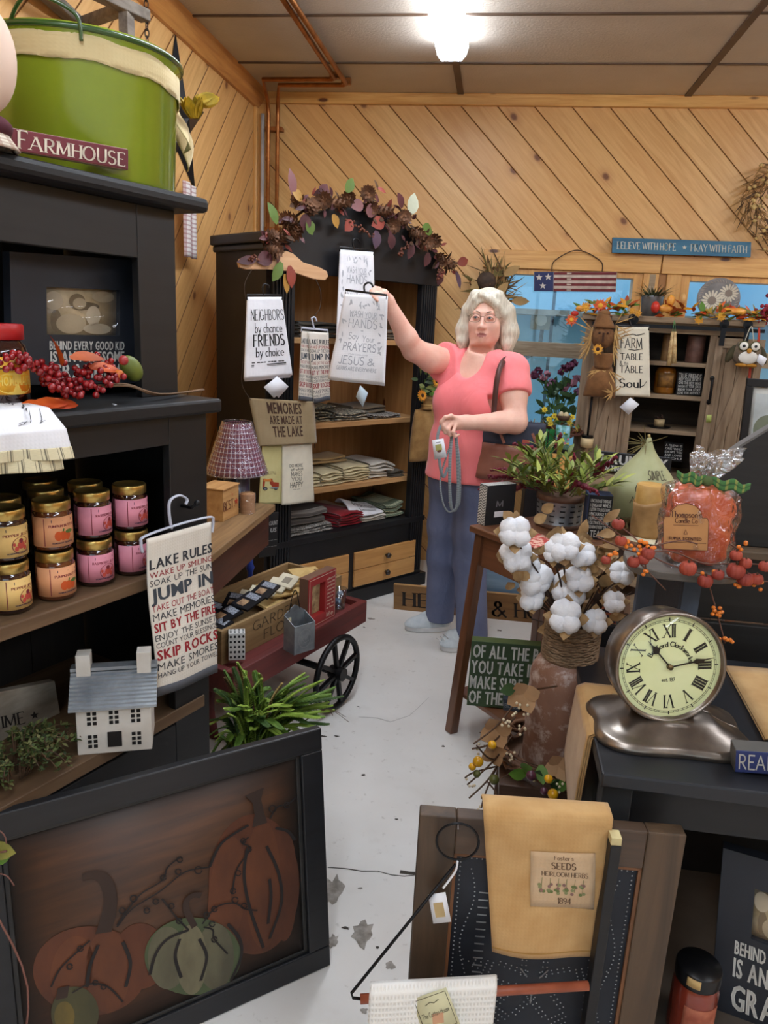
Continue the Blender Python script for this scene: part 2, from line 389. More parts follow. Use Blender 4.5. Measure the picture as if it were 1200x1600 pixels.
def text2d(text,style='bold',gap=.09,thick=.16,thin=.06):
 """verts, faces, width; capitals are 1 high. styles: sans, bold (outline font); serif, hand, brush (drawn strokes)"""
 V=[];Fc=[];x=0.0
 for ch in text:
  if ch==' ':x+=.34;continue
  if ch=='*':
   b=len(V);V+=[(x+p[0],p[1]) for p in star5(.35,.48,.38)];V.append((x+.35,.48))
   Fc+=[(b+i,b+(i+1) % 10,b+10) for i in range(10)];x+=.75+gap;continue
  if style in ('sans','bold'):
   g=GL.get((style,ch)) or GL[(style,'-')]
   for sh in ((0,.05) if style=='bold' else (0,)):b=len(V);V+=[(x+a+sh,c) for a,c in g[0]];Fc+=[tuple(i+b for i in f) for f in g[1]]
   x+=g[2]+gap+(.03 if style=='bold' else 0);continue
  st=SG.get(ch) or SG.get(ch.upper()) or []
  jx=rnd.uniform(-.03,.03) if style in ('hand','brush') else 0
  wmax=max([p[0] for q in st for p in q] or [.2])
  for q in st:
   for i in range(len(q)-1):
    (ax,ay),(bx,by)=q[i],q[i+1];L=math.hypot(bx-ax,by-ay)
    if L<1e-6:continue
    dx,dy=(bx-ax)/L,(by-ay)/L
    if style=='serif':
     t=thin+(thick-thin)*abs(dy)**1.5
     if dx*dy>.12 and len(q)==2:t=thin*1.15
    elif style=='brush':t=thin+(thick-thin)*abs(dy)
    else:t=thin
    e=t*.35 if style != 'serif' or len(q)>2 else 0
    ax2,ay2,bx2,by2=ax-dx*e,ay-dy*e,bx+dx*e,by+dy*e
    b=len(V);nx,ny=-dy*t/2,dx*t/2
    V+=[(x+ax2+nx+jx*ay2,ay2+ny),(x+ax2-nx+jx*ay2,ay2-ny),(x+bx2-nx+jx*by2,by2-ny),(x+bx2+nx+jx*by2,by2+ny)];Fc.append((b,b+1,b+2,b+3))
   if style=='serif':
    for e_,o_ in ((q[0],q[1]),(q[-1],q[-2])):
     if abs(e_[1]-o_[1])>.3 and (e_[1]<.02 or e_[1]>.98) and len(q) <= 2:
      s_=-1 if e_[1]>.5 else 1;b=len(V);w_=.15
      V+=[(x+e_[0]-w_,e_[1]),(x+e_[0]+w_,e_[1]),(x+e_[0]+w_*.6,e_[1]+s_*.06),(x+e_[0]-w_*.6,e_[1]+s_*.06)];Fc.append((b,b+1,b+2,b+3))
     elif abs(e_[1]-o_[1])<.02 and len(q)==2 and ch in 'EFLTZ':
      b=len(V);h_=.12;s_=1 if e_[1]<.3 else (-1 if e_[1]>.7 else 0)
      if (e_[0]>.4 or ch=='T'):V+=[(x+e_[0]-.04,e_[1]),(x+e_[0]+.04,e_[1]),(x+e_[0]+.04,e_[1]+s_*h_),(x+e_[0]-.0,e_[1]+s_*h_)];Fc.append((b,b+1,b+2,b+3))
  x+=wmax+gap+.06
 return V,Fc,max(x-gap,.01)
def letters(mb,lines,fn,off=.0012,mi0=0):
 """lines: (text, u0, u1, v0, v1, style, mat index[, thick, thin]) stretched into its own strip of the surface fn(u,v)"""
 e=2e-3
 for ln in lines:
  text,u0,u1,v0,v1,style=ln[:6];mi=ln[6] if len(ln)>6 else 0
  kw={}
  if len(ln)>7:kw['thick']=ln[7]
  if len(ln)>8:kw['thin']=ln[8]
  V,Fc,wd_=text2d(text,style,**kw)
  out=[]
  for a,b in V:
   u=u0+(u1-u0)*a/wd_;v=v0+(v1-v0)*b
   p=Vector(fn(u,v));n=(Vector(fn(u+e,v))-Vector(fn(u-e,v))).cross(Vector(fn(u,v+e))-Vector(fn(u,v-e)))
   n=n.normalized() if n.length>1e-14 else Vector((0,-1,0))
   out.append(p+n*off)
  mb.add(out,Fc,mi0+mi)
def shape2d(mb,poly,fn,off=.001,mi=0):
 """flat painted shape on the surface fn(u,v)"""
 c=(sum(p[0] for p in poly)/len(poly),sum(p[1] for p in poly)/len(poly));e=2e-3;out=[]
 for u,v in list(poly)+[c]:
  p=Vector(fn(u,v));n=(Vector(fn(u+e,v))-Vector(fn(u-e,v))).cross(Vector(fn(u,v+e))-Vector(fn(u,v-e)))
  out.append(p+(n.normalized() if n.length>1e-14 else Vector((0,-1,0)))*off)
 k=len(poly);mb.add(out,[(i,(i+1) % k,k) for i in range(k)],mi)
def line2d(mb,pts,fn,w,off=.0013,mi=0):
 """painted stroke of width w (in u,v units) on the surface"""
 n=len(pts);L=[];Rr=[]
 for i in range(n):
  a=pts[max(i-1,0)];b=pts[min(i+1,n-1)];dx,dy=b[0]-a[0],b[1]-a[1];l=math.hypot(dx,dy) or 1
  ww=w[i] if hasattr(w,'__len__') else w
  L.append((pts[i][0]-dy/l*ww/2,pts[i][1]+dx/l*ww/2));Rr.append((pts[i][0]+dy/l*ww/2,pts[i][1]-dx/l*ww/2))
 e=2e-3
 def mp(u,v):
  p=Vector(fn(u,v));nn=(Vector(fn(u+e,v))-Vector(fn(u-e,v))).cross(Vector(fn(u,v+e))-Vector(fn(u,v-e)))
  return p+(nn.normalized() if nn.length>1e-14 else Vector((0,-1,0)))*off
 mb.add([mp(*p) for p in L]+[mp(*p) for p in Rr],[(i,n+i,n+i+1,i+1) for i in range(n-1)],mi)
def el2(cx,cy,rx,ry,n=28,a0=0,a1=360,rot=0.0):
 c,s=math.cos(R(rot)),math.sin(R(rot));out=[]
 for i in range(n):
  a=R(a0+(a1-a0)*i/n);x,y=rx*math.cos(a),ry*math.sin(a);out.append((cx+x*c-y*s,cy+x*s+y*c))
 return out
def plane(o,u,v):
 o,u,v=Vector(o),Vector(u),Vector(v)
 return lambda a,b:o+u*a+v*b
def quad(F,px,depth,wave=None,hor=False):
 """surface on the frame's plane y=depth through the seen corners TL, TR, BR, BL; wave(u,v) bends it towards -y"""
 tl,tr,br,bl=[F.hy(*p,depth) for p in px]
 def fn(u,v):
  p=(bl*(1-u)+br*u)*(1-v)+(tl*(1-u)+tr*u)*v
  if wave:p=p+Vector((0,-wave(u,v),0))
  return p
 return fn
# ================================================================== ROOM
XL,XR,YB,YF,ZC=-1.50,3.4,4.66,-3.4,2.75
def pine(name,ax,sgn):
 t=NT(name);s=t.n('ShaderNodeSeparateXYZ',{0:t.co('Object')});a=s.outputs[ax];z=s.outputs[2]
 A=t.math('MULTIPLY',a,sgn)
 u=t.math('MULTIPLY',t.math('SUBTRACT',A,z),.7071);v=t.math('MULTIPLY',t.math('ADD',A,z),.7071)
 vb=t.math('DIVIDE',v,.145);idx=t.math('FLOOR',vb);fr=t.math('FRACT',vb)
 wn=t.n('ShaderNodeTexWhiteNoise',{'W':idx},noise_dimensions='1D').outputs[0]
 uo=t.math('ADD',u,t.math('MULTIPLY',wn,9.0))
 gv=t.n('ShaderNodeCombineXYZ',{0:t.math('MULTIPLY',uo,1.1),1:t.math('MULTIPLY',v,16.0),2:wn}).outputs[0]
 g=t.noise(gv,2.2,6,.6,1.1)
 c=t.mix(t.ramp(g,.3,.72),lin((230,187,124)),lin((204,153,91)))
 c=t.mix(t.math('MULTIPLY',wn,.4),c,lin((208,148,82)))
 kv=t.n('ShaderNodeCombineXYZ',{0:t.math('MULTIPLY',uo,2.6),1:t.math('MULTIPLY',v,3.6),2:0.0}).outputs[0]
 vo=t.n('ShaderNodeTexVoronoi',{'Vector':kv,'Scale':1.0},voronoi_dimensions='2D')
 rc=t.n('ShaderNodeSeparateColor',{0:vo.outputs['Color']}).outputs[0]
 k=t.math('MULTIPLY',t.ramp(vo.outputs['Distance'],.075,.035),t.math('GREATER_THAN',rc,.42))
 h=t.math('MULTIPLY',t.ramp(vo.outputs['Distance'],.2,.06),t.math('GREATER_THAN',rc,.42))
 c=t.mix(t.math('MULTIPLY',h,.3),c,lin((160,96,48)))
 c=t.mix(t.math('MULTIPLY',k,.85),c,lin((104,52,26)))
 ed=t.math('MINIMUM',fr,t.math('SUBTRACT',1.0,fr));gr=t.ramp(ed,.0,.028)
 c=t.mix(t.math('SUBTRACT',1.0,t.ramp(ed,.008,.026)),c,lin((112,66,30)))
 t.col(c);t.set(Roughness=.42);t.bump(gr,.8,.006)
 return t.m
PB=pine('pine_boards_diagonal',0,1.0);PL=pine('pine_boards_slanted',1,-1.0)
PT=wood('pine_trim',(226,176,104),(200,142,72),'x',.4,8,.08,.2,knots=True)
PTY=wood('pine_trim_long',(205,146,80),(176,112,54),'y',.4,8,.08,.2)
PTZ=wood('pine_trim_tall',(222,170,98),(196,138,70),'z',.4,8,.08,.2)
t=NT('painted_floor');v=t.co('Object')
c=t.mix(t.ramp(t.noise(v,1.7,5),.35,.7),lin((226,224,220)),lin((208,204,198)))
c=t.mix(t.math('MULTIPLY',t.ramp(t.noise(v,38,4),.64,.74),.5),c,lin((168,162,152)))
c=t.mix(t.math('MULTIPLY',t.ramp(t.noise(v,7,6),.6,.75),.3),c,lin((190,182,170)))
t.col(c);t.set(Roughness=.38);t.bump(t.noise(v,12,5),.05,.004);FLOOR=t.m
CONC=mat('bare_concrete',(160,154,146),.85,(120,114,106),40)
CRACK=mat('dark_crack',(70,64,58),.9)
mb=MB().box((XL-.1,YF-.1,-.1),(XR+.1,YB+.1,0),0)
def blob(px,py,rx,ry,mi,n=16,ws=.35):
 p=W.hz(px,py,.0006);pts=[]
 for k in range(n):
  a=2*math.pi*k/n;r=1+rnd.uniform(-ws,ws);pts.append((p.x+rx*r*math.cos(a),p.y+ry*r*math.sin(a),.0006))
 mb.add(pts+[(p.x,p.y,.0006)],[(k,(k+1) % n,n) for k in range(n)],mi)
for q in ((566,1458,.03,.045,1),(519,1392,.026,.05,1),(610,1508,.012,.012,1),(520,1470,.012,.02,1),(563,1388,.006,.004,1),(590,1480,.005,.004,2),(568,1579,.008,.008,1),
          (580,967,.02,.012,1),(569,980,.006,.006,2),(560,1104,.006,.004,2),(505,1150,.012,.005,2),(527,1150,.01,.004,2),(568,1211,.007,.006,2),(780,985,.012,.01,1),(693,1166,.006,.006,2),(620,1280,.006,.004,2),(540,1450,.01,.005,2)):
 blob(*q)
def crack(pts,w):
 P=[W.hz(*p,.0007) for p in pts]
 vs=[];
 for i,p in enumerate(P):
  ww=w*rnd.uniform(.3,1);vs+=[(p.x,p.y-ww,.0007),(p.x,p.y+ww,.0007)]
 mb.add(vs,[(2*i,2*i+2,2*i+3,2*i+1) for i in range(len(P)-1)],2)
crack([(512,1355),(540,1357),(565,1361),(590,1361),(612,1367),(632,1369),(656,1366)],.0022)
crack([(625,1362),(640,1364),(656,1365)],.009)
crack([(560,1120),(590,1122),(610,1128),(640,1118),(670,1090)],.0012)
mb.build('floor',[FLOOR,CONC,CRACK],kind='structure')
t=NT('ceiling_tile');v=t.co('Object')
t.col(t.mix(t.ramp(t.noise(v,3,4),.3,.7),lin((194,183,170)),lin((182,170,156))));t.set(Roughness=.45)
t.bump(t.noise(v,90,3,.5,.4),.35,.006);TILE=t.m
MB().box((XL-.1,YF-.1,ZC),(XR+.1,YB+.1,ZC+.1)).build('ceiling',TILE,kind='structure')
BAR=mat('brown_grid_bar',(92,70,54),.5)
mb=MB()
for k in range(-1,5):
 x=-.31+1.22*k
 if x>XL:mb.box((x-.017,YF,ZC-.008),(x+.017,YB,ZC))
y=4.135
while y>YF:
 mb.box((XL,y-.008,ZC-.006),(XR,y+.008,ZC));y-=.6
mb.build('trim_1',BAR,kind='structure')
# walls: back wall has two window openings
WIN=[(-.02,.80,.80,1.83),(1.01,2.35,.80,1.83)]
mb=MB();x0=XL-.1
for (a,b,z0,z1) in WIN:
 mb.box((x0,YB,0),(a,YB+.1,ZC));mb.box((a,YB,0),(b,YB+.1,z0));mb.box((a,YB,z1),(b,YB+.1,ZC));x0=b
mb.box((x0,YB,0),(XR+.1,YB+.1,ZC));mb.build('wall_back',PB,kind='structure')
MB().box((XL-.1,YF,0),(XL,YB,ZC)).build('wall_left',PL,kind='structure')
PLAST=mat('cream_plaster',(226,214,190),.8)
MB().box((XR,YF,0),(XR+.1,YB,ZC)).build('wall_right',PL,kind='structure')
mb=MB();a,b,z0,z1=-1.0,2.2,.9,2.2
mb.box((XL-.1,YF-.1,0),(a,YF,ZC));mb.box((b,YF-.1,0),(XR+.1,YF,ZC));mb.box((a,YF-.1,0),(b,YF,z0));mb.box((a,YF-.1,z1),(b,YF,ZC))
mb.build('wall_front',PLAST,kind='structure')
GLASS=glassy('window_glass',(244,250,252),.03)
# window_1 and window_2: frame, mid rail, sill and panes
for k,(a,b,z0,z1) in enumerate(WIN):
 mb=MB();f=.05
 mb.box((a,YB-.005,z0),(a+f,YB+.1,z1)).box((b-f,YB-.005,z0),(b,YB+.1,z1)).box((a+f,YB-.005,z1-.03),(b-f,YB+.1,z1))
 w=mb.build('window_%d' %(k+1),PTZ,kind='structure',bevel=.002)
 m2=MB().box((a+f,YB+.02,1.335),(b-f,YB+.07,1.42));m2.build('window_rail',mat('weathered_rail',(172,156,132),.7,(140,122,98),8,(1,10,10)),w,bevel=.002)
 MB().box((a-.03,YB-.09,z0-.03),(b+.03,YB+.09,z0)).build('window_sill',PT,w,bevel=.004)
 MB().box((a+f,YB+.045,z0),(b-f,YB+.049,z1-.03)).build('window_pane',GLASS,w)
mb=MB().box((-1.0,YF-.06,.9),(-.95,YF,2.2)).box((2.15,YF-.06,.9),(2.2,YF,2.2)).box((.58,YF-.06,.9),(.63,YF,2.2)).box((-1,YF-.06,.88),(2.2,YF+.05,.92)).box((-1,YF-.06,2.16),(2.2,YF,2.2))
w3=mb.build('window_3',PT,kind='structure');MB().box((-.95,YF-.04,.92),(2.15,YF-.036,2.16)).build('window_pane',GLASS,w3)
# trims: header boards over the windows, posts, crown strips, corner strip
MB().box((-.114,YB-.022,1.832),(.888,YB,1.932)).build('trim_2',PT,kind='structure',bevel=.003)
MB().box((.895,YB-.022,1.832),(2.45,YB,1.932)).build('trim_3',PT,kind='structure',bevel=.003)
MB().box((.80,YB-.02,.8),(.885,YB,1.83)).build('trim_4',PTZ,kind='structure',bevel=.003)
MB().box((.93,YB-.02,.8),(1.01,YB,1.83)).build('trim_5',PTZ,kind='structure',bevel=.003)
MB().box((.886,YB-.008,.8),(.929,YB,1.83)).build('trim_6',wood('pine_recess',(176,122,66),(140,92,46),'z'),kind='structure')
MB().box((XL,YB-.03,ZC-.06),(XR,YB,ZC)).build('trim_7',PT,kind='structure',bevel=.004)
mb=MB()
mb.prism([(0,0),(.075,0),(.06,-.04),(.02,-.085),(0,-.085)],lambda a,b,s:(XL+a,s,ZC+b),YF,YB-.02)
mb.build('trim_8',PTY,kind='structure')
MB().box((XL,YB-.055,0),(XL+.02,YB,ZC-.085)).build('trim_9',PTZ,kind='structure',bevel=.003)
MB().box((XL,YB-.02,0),(XL+.06,YB,ZC-.06)).build('trim_10',PTZ,kind='structure',bevel=.003)
# pipes: copper run under the ceiling, copper drop and white conduit in the corner
COPPER=mat('copper',(176,116,66),.38,(140,88,48),14,metal=.85)
zc=ZC-.03
def P(x,y,z=zc):return W.hz(x,y,z)
pt=thing('copper_pipe_run','pair of copper water pipes under the ceiling dropping into the corner','pipe',W,(-1.35,4.55,0))
a=[P(452,0),P(541,131),];b=[P(437,-8),P(523,122)]
yw=YB-.05
m_=MB().tube([(a[0].x,a[0].y-1.2,zc),a[1],(a[1].x-.02,a[1].y+.02,zc),(XL+.21,a[1].y+.03,zc),(XL+.15,yw-.02,zc-.03),(XL+.145,yw,zc-.1),(XL+.145,yw,.02)],.0115,10)
m_.build('pipe',COPPER,pt)
MB().tube([(b[0].x,b[0].y-1.2,zc),b[1],(b[1].x-.02,b[1].y+.02,zc),(XL+.15,b[1].y+.03,zc),(XL+.09,yw-.02,zc-.03),(XL+.09,yw,zc-.1),(XL+.09,yw,.02)],.0115,10).build('pipe',COPPER,pt)
for q in (a[1],b[1]):MB().cbox((q.x,q.y,zc+.012),(.05,.03,.03)).build('pipe_elbow',COPPER,pt)
for z in (.5,1.2,2.0,2.55):MB().box((XL+.07,yw,z-.01),(XL+.17,YB-.001,z+.01)).build('pipe_clamp',COPPER,pt)
MB().tube([(XL+.05,yw+.015,ZC-.12),(XL+.05,yw+.015,.02)],.011,10).build('conduit',mat('white_conduit',(226,226,228),.3,metal=.3),info=('pale electrical conduit running down the corner beside the copper pipe','conduit'))
# fluorescent fixtures: one in view, three more of the same row further back in the shop
LENS=emis('lamp_lens',(232,242,255),LAMP);WMETAL=mat('white_enamel',(238,238,236),.4)
def fixture(x,y1,L,label):
 t_=thing('fluorescent_light',label,'ceiling light',W,(x,y1-L/2,ZC-.09),'fluorescent ceiling lights')
 MB().box((x-.06,y1-L,ZC-.028),(x+.06,y1,ZC-.009)).build('housing',WMETAL,t_)
 m=MB()
 m.prism([(-.075,-.026),(.075,-.026),(.066,-.058),(.045,-.082),(-.045,-.082),(-.066,-.058)],lambda a,b,s:(x+a,s,ZC+b),y1-L+.015,y1-.015)
 m.build('lens',LENS,t_)
 MB().box((x-.045,y1-.014,ZC-.075),(x-.012,y1,ZC-.026)).box((x+.012,y1-.014,ZC-.075),(x+.045,y1,ZC-.026)).build('socket',WMETAL,t_)
fixture(-.31,3.86,2.44,'long white fluorescent ceiling light glowing over the aisle')
fixture(-.31,.70,2.44,'fluorescent ceiling light in the aisle row, behind the viewer')
fixture(2.13,3.86,2.44,'fluorescent ceiling light over the right side of the shop')
fixture(2.13,.70,2.44,'fluorescent ceiling light over the right side, nearer the shop front')
# outside the back windows: a blue painted wall with seams, a ledge, a conduit and a meter box
t=NT('blue_siding');v=t.co('Object')
s=t.n('ShaderNodeSeparateXYZ',{0:v});fx=t.math('FRACT',t.math('ADD',t.math('DIVIDE',s.outputs[0],.62),.35))
c=t.mix(t.ramp(t.noise(v,1.2,5),.3,.7),lin((150,204,236)),lin((116,178,220)))
c=t.mix(t.math('LESS_THAN',fx,.04),c,lin((60,92,116)));t.col(c);t.set(Roughness=.6)
MB().box((-2,6.3,-.2),(4.5,6.4,2.6)).build('exterior_wall',t.m,kind='structure')
MB().box((-2,5.9,1.60),(4.5,6.3,1.64)).build('trim_11',mat('grey_ledge',(150,160,164),.7),kind='structure')
MB().box((-6,YB+.1,-.25),(8,14,-.2)).box((-6,-14,-.25),(8,YF-.1,-.2)).build('ground',mat('pale_gravel',(168,164,154),.9,(130,128,120),20),kind='structure')
mt=thing('meter_box','grey meter box with a looped cable on the blue wall outside the window','meter',W,(.62,6.28,1.3))
q=W.hy(845,500,6.2);MB().cbox((q.x,6.24,q.z),(.15,.1,.15)).build('housing',mat('meter_grey',(160,166,158),.6),mt,bevel=.01)
MB().cyl((0,0,0),.045,.03,20,T=Matrix.Translation((q.x,6.19,q.z)) @ Matrix.Rotation(R(90),4,'X')).build('dial',mat('meter_face',(214,220,214),.2),mt)
MB().tube(spline([(q.x-.3,6.27,2.5),(q.x-.3,6.27,q.z),(q.x-.27,6.25,q.z-.2),(q.x-.12,6.24,q.z-.3),(q.x,6.24,q.z-.22),(q.x+.02,6.24,q.z-.07)]),.016,8).build('cable',mat('cable_grey',(84,98,106),.6),mt)
# ================================================================== MATERIALS SHARED BY THE GOODS
BLACK=mat('black_paint',(25,25,27),.5,(17,17,19),5,(1,1,4),bump=.08,bs=40)
BLACKW=wood('black_paint_wood',(25,25,26),(18,18,19),'x',.48,7,.12)
DKBROWN=wood('dark_brown_wood',(70,48,32),(48,32,22),'x',.6,8)
SHELFW=wood('shelf_brown',(104,80,56),(82,60,40),'x',.6,8)
INSIDE=wood('hutch_inside',(38,31,26),(26,21,18),'z',.7,8)
WHITE=mat('white_letter',(228,228,222),.7);INK=mat('black_ink',(26,26,28),.75);GREYINK=mat('grey_ink',(168,172,180),.8)
PGREY=mat('pale_grey_ink',(196,199,206),.8);RED_INK=mat('red_ink',(160,36,44),.8);BRINK=mat('brown_ink',(74,50,36),.8)
TOWELW=cloth('white_flour_sack',(240,240,244));LINEN=cloth('linen',(222,212,192),(212,200,178));TAUPE=cloth('taupe_cloth',(158,140,108),(146,128,96))
CREAM=cloth('cream_cloth',(230,222,200));MUST=cloth('mustard_cloth',(198,160,108),(182,142,90),vs=14);BURLAP=cloth('burlap',(158,124,76),(136,102,60),500,vs=20)
BURL2=cloth('brown_burlap',(132,92,56),(108,74,44),500,vs=20)
GOLD=mat('gold_lid',(206,176,104),.28,(180,148,82),20,metal=.9);GALV=mat('galvanized',(164,170,174),.45,(122,128,134),14,metal=.75,bump=.05)
PAPER=mat('white_card',(236,238,242),.6,(226,228,234));KRAFT=mat('kraft',(176,130,84),.8,(160,114,70),20)
TWIG=mat('twig_brown',(92,66,46),.8,(66,46,32),30);STRAW=mat('raffia',(196,158,98),.8,(170,130,76),20)
BLKMETAL=mat('black_metal',(24,24,26),.4,metal=.5);BLKPLAST=mat('black_plastic',(16,16,18),.35);CLEARP=mat('clear_plastic',(216,220,232),.18,(206,210,224),alpha=.72)
CELLO=glassy('cellophane',(250,250,252),.05,.06,.9,28)
LEAFG=mat('leaf_green',(92,130,44),.6,(64,98,32),12);LEAFO=mat('leaf_olive',(112,118,52),.6,(84,92,38),12);LEAFR=mat('leaf_rust',(150,64,26),.6,(190,90,30),14)
LEAFY=mat('leaf_gold',(214,158,40),.6,(188,120,28),14);LEAFO2=mat('leaf_orange',(214,96,28),.6,(176,60,20),14);LEAFB=mat('leaf_burgundy',(92,46,48),.5,(66,34,38),12)
BERRY=mat('red_berry',(156,24,26),.22,(112,14,20),40,coat=.4)
EDGE=wood('pale_wood',(186,146,96),(160,118,70),'x',.6,8)
def sign_block(name,label,cat,F,px,depth,th,bodymat,lines,lmats,group=None,wave=None,edge=None,bev=.002,back=0.0,extra=None):
 """a board seen at corners TL,TR,BR,BL on the plane y=depth: thickness th behind its face, painted lettering on the face"""
 fn=quad(F,px,depth,wave)
 c=fn(.5,0);t_=thing(name,label,cat,F,(c.x,c.y+th/2,c.z),group)
 mb=MB();ps=[fn(0,0),fn(1,0),fn(1,1),fn(0,1)];d=Vector((0,th,0))
 vs=ps+[p+d for p in ps]
 mb.add(vs,[(0,1,2,3),(7,6,5,4),(0,4,5,1),(1,5,6,2),(2,6,7,3),(3,7,4,0)],[0,1,1,1,1,1])
 mb.build('board',[bodymat,edge or bodymat],t_,bevel=bev)
 if lines:
  m=MB();letters(m,lines,fn);m.build('lettering',lmats,t_)
 if extra:extra(fn,t_)
 return t_,fn
# ================================================================== BLACK HUTCH AT THE LEFT
HF=Frame(-.627,1.6,0,68)
ZL,ZS,ZT,ZC2=.593,.938,1.308,1.70
hz=thing('hutch','tall black painted hutch with open shelves along the left side','hutch',HF,(-.5,.22,0))
HL,HD=-1.15,.44
mb=MB()   # face frame, lower body
mb.box((-.112,0,0),(0,.022,1.278)).box((HL,0,0),(HL+.1,.022,1.278)).box((HL+.1,0,1.216),(-.112,.022,1.278)).box((HL+.1,0,0),(-.112,.022,.555))
mb.build('face_frame',BLACKW,hz,bevel=.002)
mb=MB()
zt=1.594
mb.box((-.105,.085,ZT),(0,.105,ZC2)).box((HL,.085,ZT),(HL+.1,.105,ZC2)).box((HL+.1,.085,zt),(-.105,.105,ZC2));mb.build('upper_frame',BLACKW,hz,bevel=.002)
MB().box((-.02,.022,0),(0,HD,1.278)).build('side_panel',BLACKW,hz);MB().box((HL,.022,0),(HL+.02,HD,1.278)).build('side_panel',BLACKW,hz)
MB().box((-.02,.105,ZT),(0,HD,ZC2)).build('side_panel',BLACKW,hz);MB().box((HL,.105,ZT),(HL+.02,HD,ZC2)).build('side_panel',BLACKW,hz)
m=MB()
for i in range(7):x=HL+.02+i*.158;m.box((x,HD-.02,.02),(x+.155,HD-.002,ZC2))
m.build('back_panel',INSIDE,hz)
MB().box((HL+.02,-.004,ZL-.03),(-.02,HD-.02,ZL)).build('shelf',SHELFW,hz,bevel=.002)
MB().box((HL+.02,.0,ZS-.028),(-.02,HD-.02,ZS)).build('shelf',SHELFW,hz,bevel=.003)
MB().box((HL-.02,-.028,1.278),(.022,HD,ZT)).build('ledge',BLACK,hz,bevel=.006)
m=MB();m.box((HL-.05,.03,ZC2),(.05,HD+.02,ZC2+.03));m.build('cornice',BLACK,hz,bevel=.01)
ZK=ZC2+.03
# --- jars of preserves
JAM=mat('dark_jam',(48,14,10),.08,(30,8,6),8,coat=1.0);PBUT=mat('pumpkin_butter',(98,48,22),.08,(70,32,14),8,coat=1.0)
LPINK=mat('pink_label',(222,142,160),.55);LPEACH=mat('peach_label',(232,164,116),.55);LYEL=mat('yellow_label',(236,196,120),.55)
NAVY_INK=mat('navy_ink',(44,36,72),.7);MARO=mat('maroon_ink',(128,36,50),.7);ORN=mat('orange_ink',(206,84,28),.7);GRN=mat('green_ink',(92,116,52),.7)
def make_jar(label,jam,lab,word,kind,at):
 t_=thing('jam_jar',label,'jar',HF,at,'jars of preserves on the hutch shelf')
 x,y,z=at;r=.0355
 MB().lathe([(.0,.002),(.030,.002),(.0345,.008),(r,.02),(r,.066),(.0335,.076),(.030,.081),(.030,.088)],36,0,at).build('glass_body',jam,t_)
 MB().lathe([(.033,.079),(.0345,.080),(.0345,.096),(.0335,.098),(.031,.0985),(.031,.097),(0,.097)],40,0,at).build('lid',GOLD,t_)
 fn=lambda u,v:Vector((x+(r+.0006)*math.sin((u-.5)*3.6),y-(r+.0006)*math.cos((u-.5)*3.6),z+.012+.058*v))
 lb=MB().sheet(fn,28,1,.0004).build('label',lab,t_)
 m=MB()
 letters(m,[(word[0],.30,.70,.66,.74,'serif',0,.2,.12),(word[1],.34,.66,.10,.15,'bold',1)],fn,.0006)
 shape2d(m,[(.34,.82),(.66,.82),(.66,.91),(.34,.91)],fn,.0005,1)
 line2d(m,[(.24,.04),(.24,.95),(.76,.95),(.76,.04),(.24,.04)],fn,.012,.0005,0)
 if kind=='pumpkin':
  for dx in (-.07,.0,.07):shape2d(m,el2(.5+dx,.36,.055,.16,14),fn,.0005+.0002*abs(dx),2)
  shape2d(m,el2(.6,.48,.07,.07,8),fn,.0009,3);line2d(m,[(.5,.5),(.51,.6)],fn,.02,.0009,3)
 else:
  line2d(m,el2(.54,.36,.13,.27,20)+[(.67,.36)],fn,.012,.0006,0)
  for q in ((.54,.5,.035,.08),(.54,.36,.06,.12),(.47,.26,.03,.08),(.6,.26,.03,.08),(.44,.4,.02,.06),(.62,.42,.02,.06)):shape2d(m,el2(*q,10),fn,.0006,4 if q[1]<.45 else 0)
 m.build('print',[MARO,NAVY_INK,ORN,GRN,mat('red_figure',(196,74,60),.7)],lb)
 return t_
jx=[-.178,-.268,-.366,-.458,]
kinds=[(JAM,LPINK,('RASPBERRY JELLY','HOMEMADE PRESERVES'),'man','pink-labelled jar'),(JAM,LPINK,('RASPBERRY JELLY','HOMEMADE PRESERVES'),'man','pink-labelled jar'),
         (PBUT,LPEACH,('PUMPKIN BUTTER','HOMEMADE PRESERVES'),'pumpkin','peach-labelled pumpkin butter jar'),(JAM,LYEL,('PEPPER JELLY','HOMEMADE PRESERVES'),'man','yellow-labelled pepper jelly jar')]
where=['at the right end of the shelf','second stack from the shelf end','between the pink and yellow labels','at the left edge of view']
JH=.0985
for i,x in enumerate(jx):
 k=kinds[i];y=.052+.006*(i % 2)
 j=make_jar('%s, lower one of the stack %s' %(k[4],where[i]),k[0],k[1],k[2],k[3],(x,y,ZS))
 j.rotation_euler.z+=(.25,-.1,.05,.2)[i]
 dup(j,HF.w((x+.002,y+.003,ZS+JH)),HF.a+(.1,.2,-.1,.0)[i],'%s, upper one of the stack %s' %(k[4],where[i]))
 bx=(x-.046,x-.046,x-.048,x-.05)[i]
 for q,nm in enumerate(('lower','upper')):
  dup(j,HF.w((bx,y+.082,ZS+JH*q)),HF.a+.6-.3*i,'gold-lidded %s of the second row, %s, %s' %(k[4].replace('-labelled',''),nm,('behind the last two pink stacks','behind the peach label','behind the yellow label','at the picture edge')[i]))
 if i==2:
  for q,nm in enumerate(('lower','upper')):
   dup(j,HF.w((x+.095,y+.165,ZS+JH*q)),HF.a+.9,'gold-lidded peach jar deepest on the shelf, %s one' % nm)
